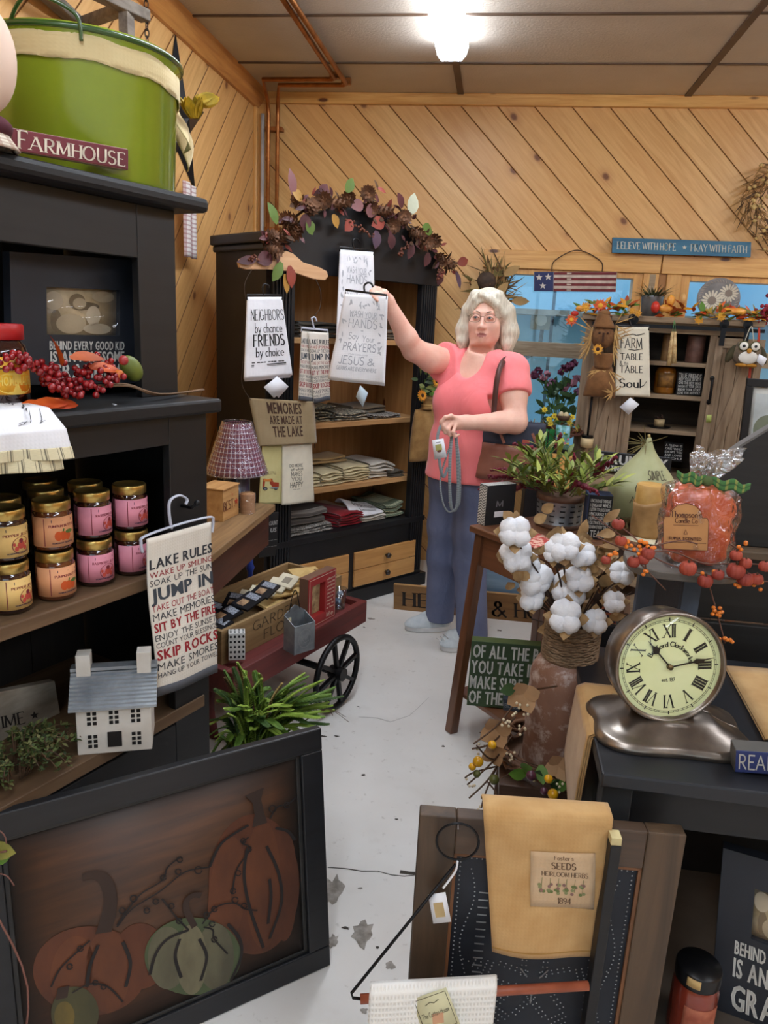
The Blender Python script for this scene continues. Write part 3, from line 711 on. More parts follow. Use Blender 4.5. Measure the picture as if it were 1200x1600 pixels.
# --- photo frame behind the berries
SEPIA=mat('sepia_print',(226,208,172),.5,(176,156,120),16)
def grandma_frame(label,F,px,depth,th,inner,lines):
 fr=quad(F,px,depth);c=fr(.5,0);t_=thing('photo_frame',label,'photo frame',F,(c.x,c.y+th/2,c.z))
 u0,u1,v0,v1=inner;m=MB()
 def bar(a,b,c_,d):
  ps=[fr(a,c_),fr(b,c_),fr(b,d),fr(a,d)];dd=Vector((0,th,0))
  m.add(ps+[p+dd for p in ps],[(0,1,2,3),(7,6,5,4),(0,4,5,1),(1,5,6,2),(2,6,7,3),(3,7,4,0)],0)
 bar(0,1,0,v0);bar(0,1,v1,1);bar(0,u0,v0,v1);bar(u1,1,v0,v1)
 m.build('frame',mat('slate_black',(38,42,50),.55,(30,34,42),8),t_)
 f2=lambda u,v:fr(u0+(u1-u0)*u,v0+(v1-v0)*v)+Vector((0,th*.6,0))
 m=MB().sheet(f2,2,2,.002,0);p_=m.build('photograph',SEPIA,t_)
 m=MB()
 for q,k in (((.13,.72,.12,.2),3),((.8,.84,.16,.12),2),((.55,.62,.2,.1),0),((.36,.24,.2,.22),2),((.44,.72,.11,.17),1),((.47,.68,.09,.12),2),((.66,.42,.1,.22),3),((.72,.14,.2,.12),3),((.16,.3,.07,.24),1),((.62,.5,.14,.05),2)):
  shape2d(m,el2(*q,20),f2,.0022+.0003*k,k)
 m.build('picture',[mat('sepia_dark',(112,96,72),.6),mat('sepia_mid',(140,122,94),.6),mat('sepia_light',(196,178,146),.6),mat('sepia_pale',(216,202,174),.6)],p_)
 MB().sheet(lambda u,v:f2(u,v)+Vector((0,-.008,0)),1,1,.0015).build('glass',glassy('picture_glass',(255,255,255),.02),t_)
 m=MB();letters(m,lines,fr);m.build('lettering',WHITE,t_)
 return t_,fr
grandma_frame('black photo frame in the hutch reading behind every good kid is an awesome',HF,[(15,393),(228,408),(222,598),(20,602)],.16,.022,(.235,.79,.39,.755),
 [('BEHIND EVERY GOOD KID',.25,.83,.275,.345,'bold'),('IS AN AWESOME',.255,.83,.18,.265,'bold'),('GRANDMA',.26,.83,.05,.165,'bold')])
# --- red lidded apple butter jar
p=HF.hz(8,640,ZT);p.y=.075
aj=thing('apple_butter_jar','apple butter jar with red lid and yellow label on the hutch ledge','jar',HF,(p.x,p.y,ZT));r=.047
MB().lathe([(0,.002),(.042,.002),(r,.01),(r,.1),(.044,.112),(.038,.12),(.038,.13)],40,0,(p.x,p.y,ZT)).build('glass_body',JAM,aj)
MB().lathe([(.041,.122),(.043,.123),(.043,.146),(.041,.149),(0,.149)],40,0,(p.x,p.y,ZT)).build('lid',mat('red_lid',(176,34,36),.35),aj)
fn=lambda u,v:Vector((p.x+(r+.0006)*math.sin((u-.5)*4),p.y-(r+.0006)*math.cos((u-.5)*4),ZT+.03+.064*v))
lb=MB().sheet(fn,24,1,.0004).build('label',mat('yellow_print',(232,184,40),.45,(226,120,40),18),aj)
m=MB();shape2d(m,[(.2,.8),(.62,.8),(.62,.97),(.2,.97)],fn,.0005,0);shape2d(m,el2(.5,.3,.2,.3),fn,.0005,1)
letters(m,[('APPLE BUTTER',.3,.72,.64,.73,'bold',3),('HOMEMADE',.34,.66,.25,.5,'bold',1)],fn,.0008);shape2d(m,[(.2,.0),(.85,.0),(.85,.12),(.2,.12)],fn,.0006,0)
m.build('print',[mat('label_red',(196,44,34),.5),mat('label_gold',(240,206,96),.5),WHITE,INK],lb)
# --- berry pick lying on the ledge
def berries(m,pts,r,n,spread,mi):
 for q in pts:
  for k in range(n):
   v_=Vector((rnd.gauss(0,spread),rnd.gauss(0,spread),abs(rnd.gauss(0,spread))))
   rr=r*rnd.uniform(.8,1.15);m.ell(Vector(q)+v_,rr,10,7,mi)
base=HF.hz(185,655,ZT);y0=.005
bp=thing('berry_pick','red berry and orange leaf spray lying on the black hutch ledge','berry spray',HF,(base.x,.03,ZT))
pts=[HF.hy(q[0],q[1],y0+q[2]) for q in ((40,572,.0),(60,582,.01),(78,600,.02),(95,610,.0),(110,598,.03),(120,618,.01),(140,588,.02),(150,610,0),(165,580,.02),(172,598,.0),(20,580,.0),(85,588,.03))]
for q in pts:q.z=max(q.z,ZT+.012)
for i,q in enumerate(pts):
 m=MB();berries(m,[q],.006,17,.0115,0);m.build('berry_cluster',BERRY,bp)
m=MB()
for q in ((110,560,-20,60),(140,575,8,40),(80,655,160,50),(120,640,200,40),(95,570,100,30),(50,640,30,40)):
 o_=HF.hy(q[0],q[1],y0+.01);o_.z=max(o_.z,ZT+.008);a=R(q[2])
 m.leaf(o_,(math.cos(a),-.2,abs(math.sin(a))*.4),(0,-.5,.85),.07,.035,rnd.choice((0,0,1)),.2)
m.build('leaf',[LEAFO2,LEAFR],bp)
m=MB();st=[HF.hy(150,605,y0+.01),HF.hy(200,604,y0+.01),HF.hy(250,618,.02),HF.hz(318,611,ZT+.004)]
for q in st:q.z=max(q.z,ZT+.004)
for k in range(3):m.tube(spline([q+Vector((0,rnd.uniform(-.006,.006),rnd.uniform(0,.006))) for q in st],5),.0022,6)
m.build('stem',mat('paper_stem',(120,92,66),.8),bp)
q=HF.hy(205,576,.04);q.z=max(q.z,ZT+.026);MB().ell(q,(.021,.02,.03),18,12,T=Matrix.Rotation(R(-40),3,'Y')).build('gourd',mat('green_gourd',(112,122,48),.5,(84,96,36),20),bp)
m=MB();q=HF.hy(186,585,.0);m.ell(q,.0095,14,10,0);m.ell(HF.hy(193,563,.0),.0095,14,10,1);m.build('crab_apple',[mat('gold_fruit',(220,150,60),.3,(190,70,40),30),mat('pink_fruit',(176,60,60),.3)],bp)
m=MB().sheet(lambda u,v:HF.hy(186+20*u,640-8*v+12*u*u,-.004)+Vector((0,.02*v,0)),6,2,.0006);m.build('tag',PAPER,bp)
# --- striped towel over the ledge, small plum sign behind it
ST=uvmat('ticking_stripes',(222,212,176),[(.125,.10,.0,(92,88,76)),(.125,.05,.2,(130,122,100)),(.125,.05,.86,(130,122,100))])
tw=thing('hand_towel','white towel with ticking stripe border hanging over the hutch ledge','towel',HF,(HF.hz(30,690,ZT).x,-.04,1.2))
xr=HF.hy(92,690,-.045).x;xl=xr-.21
def tow(d,sh,z1):
 def f(u,v):
  x=xl+(xr-xl)*u;s=1-v
  # top lies on the ledge, then falls over its edge
  if s<.3:return Vector((x-.025*(1-u)*0-.03*(1-s/.3)*u,.11-.5*s+d*.0,ZT+.004+.006*math.sin(s/.3*math.pi)+d))
  tt=(s-.3)/.7;return Vector((x+.012*tt*u,-.04-.016*min(1,tt*4)-.01*tt*math.sin(u*9+sh)-d,ZT-.006-(z1+.012*u)*tt))
 return f
f1=tow(.004,0,.056)
MB().sheet(f1,30,40,.004,0,uvs=(1,1)).build('front_layer',TOWELW,tw)
MB().sheet(lambda u,v:f1(u,.22*v)+Vector((0,-.0035,0)),30,10,.002,0).build('striped_border',ST,tw)
f2=tow(-.002,1.0,.076)
MB().sheet(lambda u,v:f2(u*.94,.55*v),30,20,.004,0).build('back_layer',ST,tw)
m=MB();
for k in range(22):
 u=.35+.5*rnd.random();v=.62+.2*rnd.random();a=rnd.uniform(.3,1.2);line2d(m,[(u,v),(u+.04*math.cos(a),v+.02),(u+.11*math.cos(a),v+.05*math.sin(a))],f1,[.006,.008,.002],.0035)
m.build('print',mat('charcoal_print',(72,72,76),.8),tw)
sign_block('word_block','small plum word block behind the striped towel on the ledge','sign',HF,[(-60,588),(12,592),(12,611),(-60,608)],.04,.012,mat('plum_paint',(82,60,70),.6),[('AWESOME',.1,.93,.25,.75,'serif')],[WHITE])
# --- slate sign and white metal house in the lower bay
SLATE=mat('grey_stained_board',(168,160,146),.8,(130,122,110),9,(1,1,3))
sg_lines=[('SUMMERTIME *',.05,.84,.52,.68,'serif',0,.14,.07),('and the living is easy',.0,.86,.22,.40,'hand',0,.1,.1)]
px=[(-150,1112),(86,1064),(104,1172),(-140,1235)]
sign_block('verse_board','grey distressed board with TIME and a star leaning in the hutch','sign',HF,px,.2,.02,SLATE,sg_lines,[mat('verse_ink',(34,28,26),.8)])
def tin_house():
 c=HF.hz(207,1166,ZL);c.y+=.045
 t_=thing('metal_house','white tin house lantern with ribbed metal roof in the lower bay','ornament',HF,(c.x,c.y,ZL),rz=R(-46))
 # local axes of the house: built around its own base centre, x along its front
 o=ORG[t_.name];w,d,h=.147,.10,.115
 m=MB();m.box((-w/2,-d/2,0),(w/2,d/2,h));m.prism([(-d/2,h),(d/2,h),(0,h+.055)],lambda a,b,s:(s,a,b),-w/2,w/2)
 def L(mm,name,mt,**k):
  mm.v=[(x+o.x,y+o.y,z+o.z) for x,y,z in mm.v];return mm.build(name,mt,t_,**k)
 L(m,'wall',mat('chippy_white',(206,202,194),.55,(190,184,174),12,bump=.1),bevel=.002)
 m=MB();n=11
 for sd in (-1,1):
  for k in range(n):
   t0,t1=k/n,(k+1)/n;y0_,y1_=sd*(d/2+.012)*(1-t0),sd*(d/2+.012)*(1-t1);z0,z1=h-.008+.068*t0,h-.008+.068*t1
   m.add([(-w/2-.012,y0_,z0+.004),(w/2+.012,y0_,z0+.004),(w/2+.012,y1_,z1),(-w/2-.012,y1_,z1),(-w/2-.012,y0_,z0-.002),(w/2+.012,y0_,z0-.002),(w/2+.012,y1_,z1-.004),(-w/2-.012,y1_,z1-.004)],
                  [(0,1,2,3),(7,6,5,4),(0,4,5,1),(1,5,6,2),(2,6,7,3),(3,7,4,0)])
 m.box((-w/2-.012,-.012,h+.055),(w/2+.012,.012,h+.062));L(m,'roof',GALV)
 for sx in (-1,1):L(MB().box((sx*(w/2-.014)-.014,-.016,h+.04),(sx*(w/2-.014)+.014,.016,h+.092)),'chimney',mat('chippy_white',(0,0,0)),bevel=.001)
 dark=mat('dark_opening',(22,18,16),.9)
 for zz,xs in ((.082,(-.043,0,.043)),(.03,(-.043,.043))):
  for xx in xs:
   mm=MB()
   for a in (-.0055,.0055):
    for b in (-.011,0,.011):mm.cbox((xx+a,-d/2,zz+b),(.0075,.003,.007))
   L(mm,'window',dark)
 L(MB().cbox((0,-d/2,.032),(.028,.004,.034)),'door',dark)
 return t_
tin_house()
# --- thyme-like greenery and twigs in the lower bay
def bush(name,label,F,at,n,spread,leafm,r=(.01,.02),tall=.1,group=None):
 t_=thing(name,label,'plant',F,at,group);m=MB();ms=MB()
 for k in range(n):
  a=rnd.uniform(0,6.28);L=rnd.uniform(.4,1);tip=Vector((at[0]+spread[0]*L*math.cos(a),at[1]+spread[1]*L*math.sin(a),at[2]+tall*rnd.uniform(.2,1)*(1.1-L*.7)))
  b=Vector((at[0]+spread[0]*.2*math.cos(a),at[1]+spread[1]*.2*math.sin(a),at[2]+.01));mid=(b+tip)/2+Vector((0,0,tall*.35))
  pts=spline([b,mid,tip],4);ms.tube(pts,.0011,4)
  for q in pts[2:]:
   for j in range(3):
    d=Vector((rnd.uniform(-1,1),rnd.uniform(-1,1),rnd.uniform(-.2,1)))
    m.leaf(q,d,(0,0,1) if abs(d.z)<.9 else (1,0,0),rnd.uniform(*r),rnd.uniform(*r)*.6,rnd.randrange(len(leafm)),.2,n=2)
 m.build('foliage',leafm,t_);ms.build('stem',TWIG,t_);return t_
c=HF.hz(55,1235,ZL);
THY=[mat('thyme_green',(84,98,48),.7),mat('thyme_olive',(104,104,58),.7),mat('thyme_dark',(56,70,34),.7)]
bush('greenery_pick','small-leaved green thyme bush in front of the verse board',HF,(c.x,max(c.y,.05),ZL),75,(.15,.085),THY,(.008,.015),.12)
tg=thing('twig_spray','thin brown twigs reaching over the picture frame and tin house','twigs',HF,(c.x+.08,.01,ZL));m=MB()
for pts in ([(108,1240,0),(106,1262,-.03),(104,1280,-.035)],[(110,1245,0),(118,1266,-.03),(133,1289,-.04)],[(112,1240,0),(126,1262,-.03),(148,1278,-.045)],[(95,1190,.05),(140,1170,.03),(170,1128,.02),(195,1117,.0)],[(120,1180,.04),(150,1150,.02),(190,1160,.01)],[(70,1175,.06),(110,1140,.05),(135,1128,.04)],[(125,1150,.02),(160,1175,.01),(178,1160,.0)]):
 m.tube(spline([HF.hy(a,b,d) for a,b,d in pts],5),.0012,5)
m.build('stem',TWIG,tg)
# --- on top of the hutch: green bucket, sign, doll, birdhouse
c=HF.hy(136,270,.23);c.z=ZK;RB=.187
gb=thing('enamel_bucket','large green enamel bucket with cream cloth band on the hutch top','bucket',HF,c)
GREEN=mat('green_enamel',(144,164,44),.2,(128,148,38),4,coat=.6,spec=.6)
MB().lathe([(0,0),(RB*.93,0),(RB*.95,.006),(RB*1.0,.235),(RB*1.03,.24),(RB*1.045,.248),(RB*1.03,.256),(RB*.99,.255),(RB*.97,.24),(RB*.92,.01),(0,.01)],72,0,c).build('pail',GREEN,gb)
MB().tube([c+v_ for v_ in ring((0,0,.248),RB*1.043,72,'z')],.0055,8,closed=True).build('rim',mat('dark_green_enamel',(58,92,40),.25,coat=.6),gb)
fn=lambda u,v:Vector(c)+Vector(((RB+.003)*math.cos(u*2*math.pi),(RB+.003)*math.sin(u*2*math.pi),.185+.042*v+(.004*math.sin(u*60)*rnd.uniform(.3,1) if v in (0,1) else 0)-.012*math.sin(u*6.283+1.0)))
MB().sheet(fn,120,4,.003).build('cloth_band',cloth('muslin',(216,198,152),(206,186,138)),gb)
kx=c.x+RB*.92;ky=c.y-RB*.42;kz=c.z+.195
def strip(p0,p1,w,m,tw=.3,mi=0):
 p0,p1=Vector(p0),Vector(p1);d=(p1-p0);
 m.sheet(lambda u,v:p0+d*v+Vector((w*(u-.5)*(1+.9*math.sin(v*3.0)),.012*math.sin(v*5+u*2)+tw*w*(u-.5),0)),4,10,.002,mi)
m=MB();strip((kx,ky-.01,kz+.01),(kx-.012,ky-.05,kz-.095),.026,m,1.2);m.build('ribbon_tail',MC['muslin'],gb)
m=MB();strip((kx+.02,ky,kz),(kx+.05,ky+.01,kz-.12),.022,m,.4);m.build('ribbon_tail',MC['muslin'],gb)
YF_=mat('dried_yellow_petal',(206,164,20),.7,(150,128,30),30)
for (dx,dy,dz,tx) in ((.022,-.04,-.02,20),(.055,-.02,.022,-70)):
 m=MB()
 for k in range(16):
  a=k*2.4;rr=.004+.0011*k
  m.leaf((kx+dx+rr*.5*math.cos(a),ky+dy+rr*.5*math.sin(a),kz+dz),(math.cos(a)*.35+math.sin(R(-tx))*1.0,math.sin(a)*.35-.1,math.cos(R(tx))),(math.cos(a),math.sin(a),.2),.045,.024,0,-.1)
 m.build('dried_rose',YF_,gb)
m=MB().tube(spline([c+Vector((-RB*.98,-.02,.23)),c+Vector((-RB*1.0,-RB*.5,.285)),c+Vector((-RB*.72,-RB*.8,.268)),c+Vector((-RB*.66,-RB*.82,.225))],8),.0035,8);m.build('handle',mat('dark_green_enamel',(0,0,0)),gb)
REDP=mat('barn_red_sign',(116,44,52),.6,(98,34,42),14)
sign_block('farmhouse_sign','long dark red wooden sign reading FARMHOUSE against the bucket','sign',HF,[(18,199),(201,233),(201,266),(18,234)],.042,.018,REDP,
           [('F',.04,.12,.12,.93,'serif'),('ARMHOUSE',.135,.965,.14,.76,'serif')],[mat('cream_letter',(232,220,200),.7)],edge=mat('cream_edge',(200,180,150),.7))
d0=HF.hy(-24,85,.03)
dl=thing('cloth_doll','pale round-headed cloth doll with plum scarf at the left edge','doll',HF,(d0.x,.05,ZK))
MB().ell((d0.x,.05,d0.z),(.058,.055,.085),28,18).build('head',mat('pale_fabric_head',(226,198,178),.7,(232,206,188)),dl)
m=MB().ell((d0.x,.05,d0.z-.1),(.045,.045,.022),20,10);m.build('scarf',mat('plum_felt',(92,40,52),.9),dl)
PLAID=uvmat('plaid_brown',(224,214,196),[(.16,.4,0,(150,110,90),0,.5),(.16,.4,0,(150,110,90),1,.5)])
m=MB().sheet(lambda u,v:Vector((d0.x+(.028+.026*(1-v))*math.cos(u*6.283),.05+(.028+.022*(1-v))*math.sin(u*6.283),ZK+.001+(d0.z-.1-ZK)*v)),28,4,.003,uvs=(2,1));m.build('dress',PLAID,dl)
b0=HF.hy(290,262,.2);b0.z=ZK;b0.x=.0;b0.y=.3
bh=thing('birdhouse','small teal birdhouse with dark pitched roof behind the bucket','birdhouse',HF,b0)
m=MB().box((b0.x-.05,b0.y-.03,ZK),(b0.x+.035,b0.y+.03,ZK+.045));m.prism([(-.05,.045),(.035,.045),(-.0075,.09)],lambda a,b,s:(b0.x+a,s,ZK+b),b0.y-.03,b0.y+.03);m.build('box',mat('aged_teal',(130,158,150),.7,(90,120,116),20),bh)
m=MB()
for sd in (-1,1):m.beam((b0.x-.0075,b0.y,ZK+.1),(b0.x-.0075+sd*.062,b0.y,ZK+.032),.08,.006,upv=(sd*.7,0,.7))
m.build('roof',mat('dark_roof',(50,58,56),.6),bh)
m=MB()
for k in range(10):m.ell((b0.x+.03+rnd.uniform(-.018,.018),b0.y-.05+rnd.uniform(-.01,.01),ZK+.008+rnd.uniform(0,.012)),.006,8,6)
m.build('bead_string',mat('brown_beads',(110,74,66),.5),info=('string of small brown beads beside the teal birdhouse','beads'),F=HF)
GING=uvmat('gingham',(232,224,220),[(.34,.35,0,(150,90,90),0,.55),(.06,.35,0,(150,90,90),1,.55)])
a,b=W.hx(299,285,-1.42),W.hx(299,402,-1.42)
MB().sheet(lambda u,v:Vector((-1.44+.012*math.sin(u*6),a.y-.05+.16*u,b.z+(a.z-b.z)*v)),12,12,.003).build('gingham_cloth',GING,info=('narrow gingham cloth hanging on the left wall behind the hutch','cloth'))
# --- black barn star on the left wall
sp=[W.hx(*q,XL+.02) for q in ((270,42),(311,165),(300,236),(200,240),(190,120))]
cy=sp[0].y;ctr=Vector((XL,(sp[0].y+sp[2].y)/2-.03,(sp[0].z+sp[2].z)/2));ctr.z=sp[0].z-.34;RS=sp[0].z-ctr.z
m=MB();po=star5(0,0,RS,RS*.4);vs=[(XL+.004,ctr.y+a,ctr.z+b) for a,b in po]+[(XL+.06,ctr.y,ctr.z),(XL+.002,ctr.y,ctr.z)]
m.add(vs,[(i,(i+1) % 10,10) for i in range(10)]+[((i+1) % 10,i,11) for i in range(10)]);m.build('barn_star',mat('black_tin',(30,30,34),.45,metal=.3),info=('large black metal barn star on the left pine wall','wall star'))
# --- weathered ladder hung on chains
LADW=wood('grey_ladder_wood',(134,124,112),(98,88,78),'y',.85,8)
ld=thing('hanging_ladder','weathered grey wooden ladder hung from the ceiling above the bucket','ladder',W,(-1.15,1.9,2.3))
A0,A1=W.hz(80,-40,2.42),W.hz(150,60,2.42);B0,B1=W.hz(150,-12,2.42),W.hz(228,26,2.42)
for s_ in ((W.hz(30,-10,2.42),W.hz(96,44,2.42)),(W.hz(70,-12,2.42),W.hz(130,44,2.42)),(B0,B1)):
 MB().beam(s_[0]-(s_[1]-s_[0])*1.2,s_[1],.045,.035).build('rail',LADW,ld,bevel=.004)
q=W.hz(197,12,2.42);MB().beam(q,q+Vector((0,0,-.14)),.032,.05,upv=(0,1,0)).build('post',LADW,ld,bevel=.003)
q2=W.hz(120,40,2.42);MB().beam(q+Vector((0,0,-.0)),q2,.03,.03).build('rung',LADW,ld)
ch=W.hz(229,28,2.42);m=MB();z=ch.z-.12;k=0
while z<ZC-.01:
 m.tube([Vector((ch.x,ch.y,z+.012))+v_ for v_ in ring((0,0,0),.007,10,'y' if k % 2 else 'x',ry=.014)],.0018,5,closed=True);z+=.021;k+=1
m.build('chain',BLKMETAL,info=('thin dark chain hanging from the ceiling beside the ladder','chain'))
# --- Lake rules towel on a clear hanger hooked on the hutch post
RULES=[('LAKE RULES',0,2),('WAKE UP SMILING',1,1.2),('SOAK UP THE SUN',0,1.3),('JUMP IN',2,2.6),('TAKE OUT THE BOAT',1,1.3),('MAKE MEMORIES',0,1.5),('SIT BY THE FIRE',1,1.8),('ENJOY THE SUNSET',0,1.25),('COUNT YOUR BLESSINGS',0,1.1),('SKIP ROCKS',1,2.1),('MAKE SMORES',0,1.6),('HANG UP YOUR TOWEL',0,1.1)]
def rules_lines(v0,v1,u0=-.02,u1=1.03):
 tot=sum(r_[2] for r_ in RULES)*1.22;v=v1;out=[]
 for tx,c_,h in RULES:
  dh=(v1-v0)*h/tot;out.append((tx,u0+.04,u1-.02,v-dh*.98,v-dh*.02,'bold' if c_==2 or h>1.7 else 'sans',c_));v-=dh*1.22
 return out
CHAR=mat('charcoal_ink',(58,60,66),.8)
lt=thing('dish_towel','lake rules dish towel on a clear hanger hooked to the hutch post','towel',HF,tuple(HF.hy(290,1070,-.03)))
fn=quad(HF,[(228,842),(328,815),(341,1048),(244,1085)],-.03,lambda u,v:.006*math.sin(u*5)*(1-v)+.004*math.sin(v*7))
MB().sheet(fn,16,30,.004).build('cloth_panel',cloth('oatmeal_cloth',(226,220,208),(214,206,192)),lt)
m=MB();letters(m,rules_lines(.10,.87),fn,.0027);m.build('lettering',[CHAR,RED_INK,mat('slate_ink',(66,72,80),.8)],lt)
fb=lambda u,v:fn(u,.06*v-.012)+Vector((0,-.0026,0));MB().sheet(fb,12,2,.003).build('hem_band',mat('slate_hem',(84,86,92),.9),lt)
m=MB();tl,tr=HF.hy(222,845,-.03),HF.hy(331,812,-.03);d=(tr-tl)
m.tube(spline([tl+Vector((0,0,-.025)),tl+Vector((-.003,0,-.004)),tl+Vector((.008,0,.008)),tl+d*.5+Vector((0,0,.012)),tr+Vector((-.008,0,.008)),tr+Vector((.004,0,-.004)),tr+Vector((0,0,-.03))],5),.0042,8,flat=.6)
hk=HF.hy(268,826,-.03);m.tube(spline([hk,HF.hy(264,800,-.03),HF.hy(266,782,-.03),HF.hy(280,774,-.03),HF.hy(292,780,-.03),HF.hy(290,788,-.03)],6),.0042,8,flat=.6);m.build('hanger',CLEARP,lt)
k=HF.hy(284,790,0);MB().tube([(k.x,.0,k.z),(k.x,-.03,k.z),(k.x,-.045,k.z+.012)],.004,8).ell((k.x,-.046,k.z+.013),.007,10,8).build('peg',BLKMETAL,hz)
# ================================================================== TABLE, CART AND THEIR GOODS
TW=wood('worn_table_top',(150,118,78),(112,84,54),'y',.6,7,.2)
REDW=wood('barn_red_wood',(104,38,34),(80,28,26),'x',.6,7,.2);REDBROWN=wood('red_brown_apron',(84,44,30),(58,30,22),'y',.5,7)
tb=thing('work_table','worn wooden table with red-brown apron against the left wall','table',W,(-1.16,2.5,0))
TX,TY0,TY1,TZ=-.826,1.99,2.84,.76
MB().box((-1.48,TY0,TZ-.028),(TX,TY1,TZ)).build('tabletop',TW,tb,bevel=.004)
m=MB().box((TX-.035,TY0+.05,TZ-.155),(TX-.012,TY1-.05,TZ-.028)).box((-1.46,TY0+.05,TZ-.155),(-1.44,TY1-.05,TZ-.028)).box((-1.45,TY0+.05,TZ-.155),(TX-.02,TY0+.07,TZ-.028)).box((-1.45,TY1-.07,TZ-.155),(TX-.02,TY1-.05,TZ-.028));m.build('apron',REDBROWN,tb)
for x in (-1.44,-1.10):
 for y in (TY0+.07,TY1-.07):MB().box((x-.022,y-.022,0),(x+.022,y+.022,TZ-.028)).build('leg',REDBROWN,tb,bevel=.003)
# lamp
lp=W.hz(380,789,TZ);lp.x=W.hy(370,740,lp.y).x;LY=lp.y
lm=thing('table_lamp','lamp with navy base and plastic-wrapped plaid shade on the worn table','lamp',W,lp)
MB().lathe([(0,0),(.062,0),(.064,.02),(.052,.03),(.050,.13),(.046,.15),(.024,.165),(.016,.18)],32,0,lp).build('base',mat('navy_ceramic',(34,46,78),.35,coat=.4),lm)
MB().cyl(lp+Vector((0,0,.17)),.012,.14,12).build('stem',BLKMETAL,lm)
zt,zb=W.hy(372,660,LY).z,W.hy(372,738,LY).z;rb=(W.hy(415,735,LY).x-W.hy(325,735,LY).x)/2;rtp=rb*.44
LPL=uvmat('plaid_shade',(118,62,82),[(.029,.16,0,(226,216,224),0,.8),(.09,.12,0,(226,216,224),1,.8),(.029,.3,.5,(78,48,92),0,.5),(.09,.4,.5,(140,50,60),1,.4)])
MB().sheet(lambda u,v:Vector((lp.x+(rb+(rtp-rb)*v)*math.cos(-u*6.2832),lp.y+(rb+(rtp-rb)*v)*math.sin(-u*6.2832),zb+(zt-zb)*v)),60,10,.002).build('lamp_shade',LPL,lm)
m=MB();wr=lambda u,v:Vector((lp.x+(rb+.004+(rtp-rb)*v+.002*math.sin(u*80)+.0015*math.sin(u*190+v*8))*math.cos(-u*6.2832),lp.y+(rb+.004+(rtp-rb)*v+.002*math.sin(u*80))*math.sin(-u*6.2832),zb-.003+(zt-zb+.008)*v))
m.sheet(wr,160,12,.0008);m.build('plastic_wrap',CELLO,lm)
MB().tube([Vector((lp.x,lp.y,zt))+v_ for v_ in ring((0,0,0),rtp,32,'z')],.002,6,closed=True).tube([(lp.x-rtp,lp.y,zt),(lp.x+rtp,lp.y,zt)],.0015,5).build('shade_ring',BLKMETAL,lm)
# wooden crate with a star, wrapped wood candle
CRW=wood('crate_pine',(196,152,96),(170,124,72),'x',.65,8)
cx0,cx1=W.hz(322,830,TZ),W.hz(373,803,TZ)
CF=Frame(cx1.x,cx1.y,TZ,math.degrees(math.atan2(cx1.y-cx0.y,cx1.x-cx0.x)))
L=.13;ch=CF.hy(372,757,0).z
cr=thing('wooden_box','small pale wooden box with red star beside the lamp','box',CF,(-L/2,.05,0))
MB().box((-L,0,0),(0,.10,ch)).build('box_body',CRW,cr,bevel=.002)
MB().box((-L-.003,-.003,ch),(.003,.103,ch+.006)).build('lid',CRW,cr,bevel=.002)
fn=plane((-L,-.0005,0),(L,0,0),(0,0,ch));m=MB()
letters(m,[('BEST.',.0,.70,.34,.62,'serif',0),('The',.45,.62,.72,.85,'hand',1)],fn,.001);shape2d(m,star5(.82,.48,.13),fn,.001,1);m.build('lettering',[mat('brown_stamp',(120,62,40),.8),mat('red_stamp',(190,60,36),.8)],cr)
q=W.hz(388,803,TZ);q.z=TZ;rr=.028
wc=thing('wood_candle','short wrapped wooden cup candle next to the box on the table','candle',W,(q.x-.01,q.y+.02,TZ));at=ORG[wc.name]
MB().cyl(at,rr,.075,28).build('cup',wood('birch_cup',(190,148,112),(160,118,84),'x',.6,8),wc);MB().lathe([(0,.072),(rr*.85,.072),(rr*.85,.078),(0,.078)],24,0,at).build('wax',mat('tan_wax',(200,150,100),.4),wc)
MB().lathe([(rr+.003,.0),(rr+.004,.05),(rr+.003,.08)],28,0,at).build('shrink_wrap',CELLO,wc)
# ---------------------------------------------------------------- the red cart
CT=Frame(-.571+.05*.927,2.736-.05*.375,0,68)
CL0,CL1,CZ=-.62,.21,.36
ca=thing('goods_cart','barn-red wooden cart with black spoked wheels on the white floor','cart',CT,(-.2,.25,0))
MB().box((CL0,0,.265),(CL1,.03,CZ)).build('side_board',REDW,ca,bevel=.004);MB().box((CL0,.46,.265),(CL1,.49,CZ)).build('side_board',REDW,ca,bevel=.004)
MB().box((CL0,.03,.265),(CL0+.03,.46,CZ)).build('end_board',REDW,ca,bevel=.004);MB().box((CL1-.03,.03,.265),(CL1,.46,CZ)).build('end_board',REDW,ca,bevel=.004)
MB().box((CL0+.03,.03,.27),(CL1-.03,.46,.335)).build('bed',REDW,ca)
def wheel(x,y,r=.155,parent=None):
 m=MB();m.tube(ring((x,y,r),r-.012,40,'y'),.012,8,closed=True)
 w=m.build('wheel',BLKMETAL,parent)
 for k in range(8):
  a=R(45*k+12);MB().beam((x,y,r),(x+(r-.015)*math.cos(a),y,r+(r-.015)*math.sin(a)),.014,.016,upv=(0,1,0)).build('spoke',BLKMETAL,w)
 MB().cyl((0,0,0),.026,.06,20,T=Matrix.Translation((x,y+.03,r)) @ Matrix.Rotation(R(90),4,'X')).build('hub',BLKMETAL,w)
for y in (-.045,.535):wheel(-.07,y,parent=ca)
MB().tube([(-.07,-.05,.155),(-.07,.54,.155)],.014,10).build('axle',BLKMETAL,ca)
for y in (.05,.44):MB().beam((-.45,y,0),(-.45,y,.27),.04,.04).build('support_leg',REDW,ca)
hp=[CT.hy(a,b,.2) for a,b in ((334,1150),(326,1100),(334,1056),(355,1036),(380,1040),(394,1066))]
MB().tube(spline(hp,7),.024,10,flat=.6).build('handle',mat('barn_red_handle',(104,36,34),.6,(84,28,28),10),ca)
